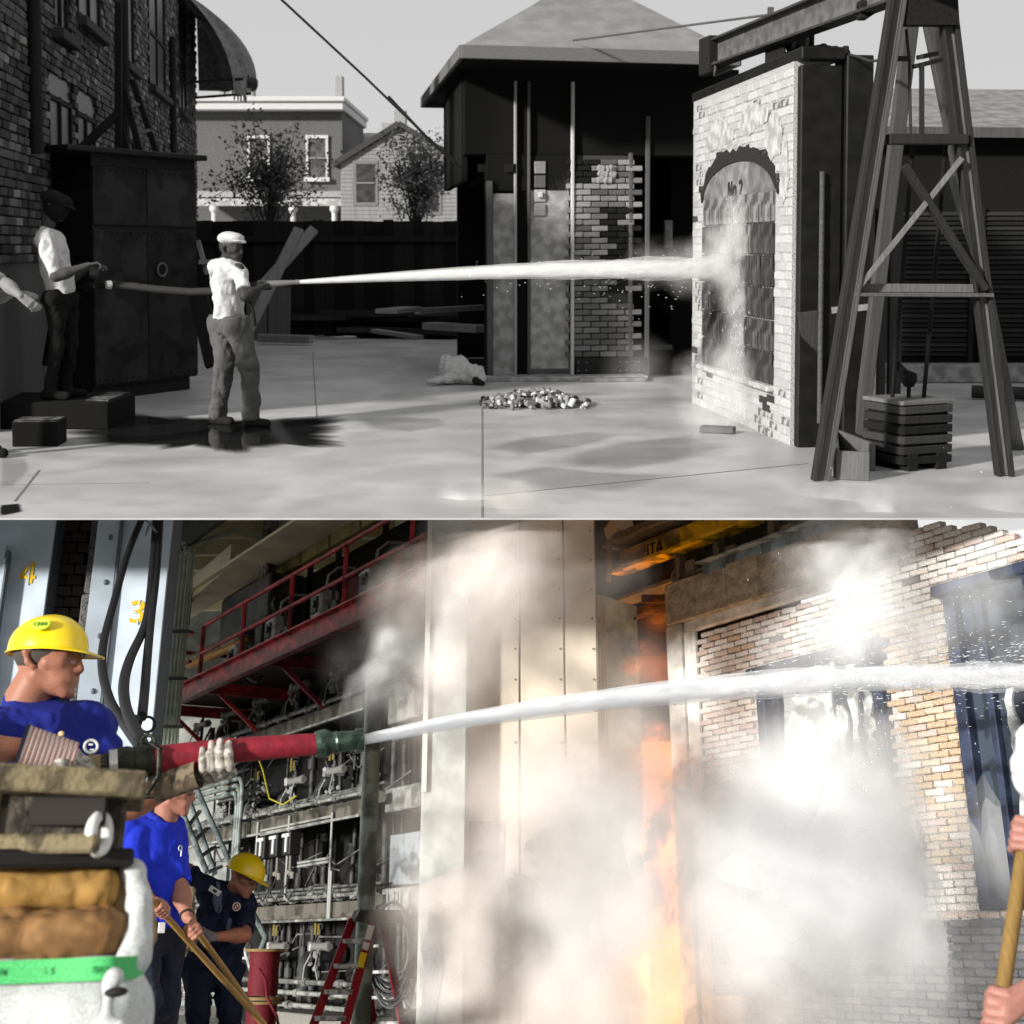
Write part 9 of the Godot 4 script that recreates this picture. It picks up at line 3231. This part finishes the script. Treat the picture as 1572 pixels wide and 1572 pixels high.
func hall_steam():
	var m := veil_material("steam_white", lin(0.78, 0.79, 0.8), 0.64)
	m.backlight_enabled = true
	m.backlight = Color(0.4, 0.4, 0.4)
	var face := Vector3(-0.3, 0.15, 0.94).normalized()
	# low bank boiling off the brick panel
	steam("steam_cloud", HALL, "broad white steam bank rolling low across the brick test panel", "steam", "steam round the test", m, [
		[Vector3(1.883, 1.296, -9.5), Vector3(0.75, 0.26, 0.25), 22, 0.86], [Vector3(1.604, 1.827, -10.1), Vector3(0.15, 0.3, 0.15), 5, 0.63, 0.6], [Vector3(1.529, 1.592, -10.3), Vector3(0.25, 0.3, 0.2), 5, 0.57], [Vector3(2.492, 1.278, -9.2), Vector3(0.35, 0.25, 0.2), 5, 0.52], [Vector3(1.683, 0.966, -9.9), Vector3(0.2, 0.45, 0.25), 6, 0.57], [Vector3(2.156, 1.583, -9.7), Vector3(0.6, 0.15, 0.2), 5, 0.46, 0.7], [Vector3(1.614, 0.587, -9.9), Vector3(0.4, 0.2, 0.2), 3, 0.52, 0.7], [Vector3(2.652, 0.772, -8.9), Vector3(0.4, 0.3, 0.2), 3, 0.52, 0.5], [Vector3(2.83, 1.551, -8.9), Vector3(0.15, 0.2, 0.15), 2, 0.37, 0.7]], face, 101)
	steam("steam_cloud", HALL, "bright steam puff rising over the first window's head", "steam", "steam round the test", m, [
		[Vector3(2.066, 2.691, -8.8), Vector3(0.22, 0.18, 0.1), 5, 0.37], [Vector3(2.161, 2.887, -8.6), Vector3(0.16, 0.25, 0.1), 3, 0.34, 0.8], [Vector3(2.671, 2.743, -8.5), Vector3(0.35, 0.25, 0.12), 5, 0.46, 0.6], [Vector3(1.93, 2.589, -9.4), Vector3(0.16, 0.06, 0.1), 2, 0.28], [Vector3(2.446, 2.491, -8.8), Vector3(0.25, 0.1, 0.1), 2, 0.34, 0.6]], face, 102)
	# steam before the enclosure, furnace warmth put into its colour
	var wm := veil_material("steam_warm_tint", lin(0.79, 0.73, 0.68), 0.64)
	wm.backlight_enabled = true
	wm.backlight = Color(0.4, 0.4, 0.4)
	steam("steam_cloud", HALL, "tall veil of steam coloured warm for furnace glow before the beige enclosure", "steam", "steam round the test", wm, [
		[Vector3(0.183, 0.699, -10), Vector3(0.45, 0.3, 0.2), 14, 0.80], [Vector3(0.238, 1.584, -10.2), Vector3(0.35, 0.3, 0.15), 8, 0.75, 0.8], [Vector3(0.408, 1.214, -10.2), Vector3(0.2, 0.35, 0.15), 6, 0.63], [Vector3(-0.11, 1.936, -9.6), Vector3(0.2, 0.4, 0.15), 6, 0.63, 0.6], [Vector3(-0.268, 2.45, -9), Vector3(0.16, 0.35, 0.12), 6, 0.48, 0.9], [Vector3(-0.222, 2.887, -8.6), Vector3(0.18, 0.12, 0.06), 5, 0.41, 0.9], [Vector3(0.226, 2.654, -9.2), Vector3(0.25, 0.3, 0.1), 5, 0.57, 0.4]], face, 103)
	# wisp that drifts left over the racks
	steam("steam_cloud", HALL, "wisp of steam curling left past the end of the red balcony", "steam", "steam round the test", m, [
		[Vector3(-0.698, 2.752, -10.6), Vector3(0.16, 0.22, 0.15), 5, 0.37], [Vector3(-1.068, 2.729, -11), Vector3(0.14, 0.1, 0.12), 3, 0.28, 0.8], [Vector3(-0.387, 2.732, -8.8), Vector3(0.14, 0.3, 0.1), 3, 0.39], [Vector3(-0.888, 2.232, -11.6), Vector3(0.1, 0.3, 0.1), 2, 0.34, 0.5], [Vector3(-0.894, 1.488, -12), Vector3(0.1, 0.2, 0.1), 2, 0.34, 0.4]], face, 104)
	var om := veil_material("smoke_orange", lin(0.95, 0.46, 0.16), 0.65)  # orange furnace light is put into the smoke colour
	om.backlight_enabled = true
	om.backlight = Color(1, 1, 1)
	steam("smoke_plume", HALL, "smoke coloured orange for furnace glow billowing up out of the furnace gap", "smoke", "", om, [
		[Vector3(1.147, 2.944, -11.9), Vector3(0.05, 0.15, 0.1), 7, 0.2], [Vector3(1.185, 3.239, -11.9), Vector3(0.03, 0.06, 0.06), 3, 0.13], [Vector3(0.924, 2.758, -11.3), Vector3(0.03, 0.04, 0.04), 3, 0.12], [Vector3(1.181, 2.22, -11.9), Vector3(0.05, 0.2, 0.1), 3, 0.24], [Vector3(1.036, 1.42, -10.9), Vector3(0.04, 0.4, 0.1), 8, 0.24, 0.8]], face, 105)
	var pm := veil_material("steam_peach", lin(0.88, 0.62, 0.44), 0.55)  # peach stands for furnace glow, put into the steam colour
	pm.backlight_enabled = true
	pm.backlight = Color(1, 1, 1)
	steam("steam_cloud", HALL, "peach tinted steam spilling left from the glowing gap", "steam", "steam round the test", pm, [
		[Vector3(0.714, 1.601, -10.4), Vector3(0.08, 0.35, 0.1), 4, 0.4], [Vector3(0.753, 0.697, -10.4), Vector3(0.1, 0.2, 0.1), 3, 0.42]], face, 106)

func _ready():
	build_light_and_camera()
	make_veils()
	# the old yard
	yard_ground()
	brick_building()
	iron_shed()
	fence_and_stuff()
	houses()
	tree(Vector3(-5.1, 0, -30), Vector3(-5.0, 3.15, -30), Vector3(0.95, 1.15, 0.7), 5000, "thin leafy tree in front of the dark brick house", 61, 0.05, 0.11)
	tree(Vector3(-2.12, 0, -30), Vector3(-1.95, 3.2, -30), Vector3(0.8, 0.85, 0.6), 5000, "small pale leafy tree in front of the clapboard house", 62, 0.05, 0.2)
	kiosk()
	test_wall()
	gantry()
	hoist_frame()
	back_shed()
	# the furnace hall
	hall_ground()
	blue_columns()
	ceiling_steel()
	balcony()
	furnace_racks()
	rack_clutter()
	white_column_and_panels()
	overhead_crane()
	hall_wall_brick()
	slings()
	ladder()
	stack_and_bags()
	yard_people()
	hall_people()
	hall_steam()
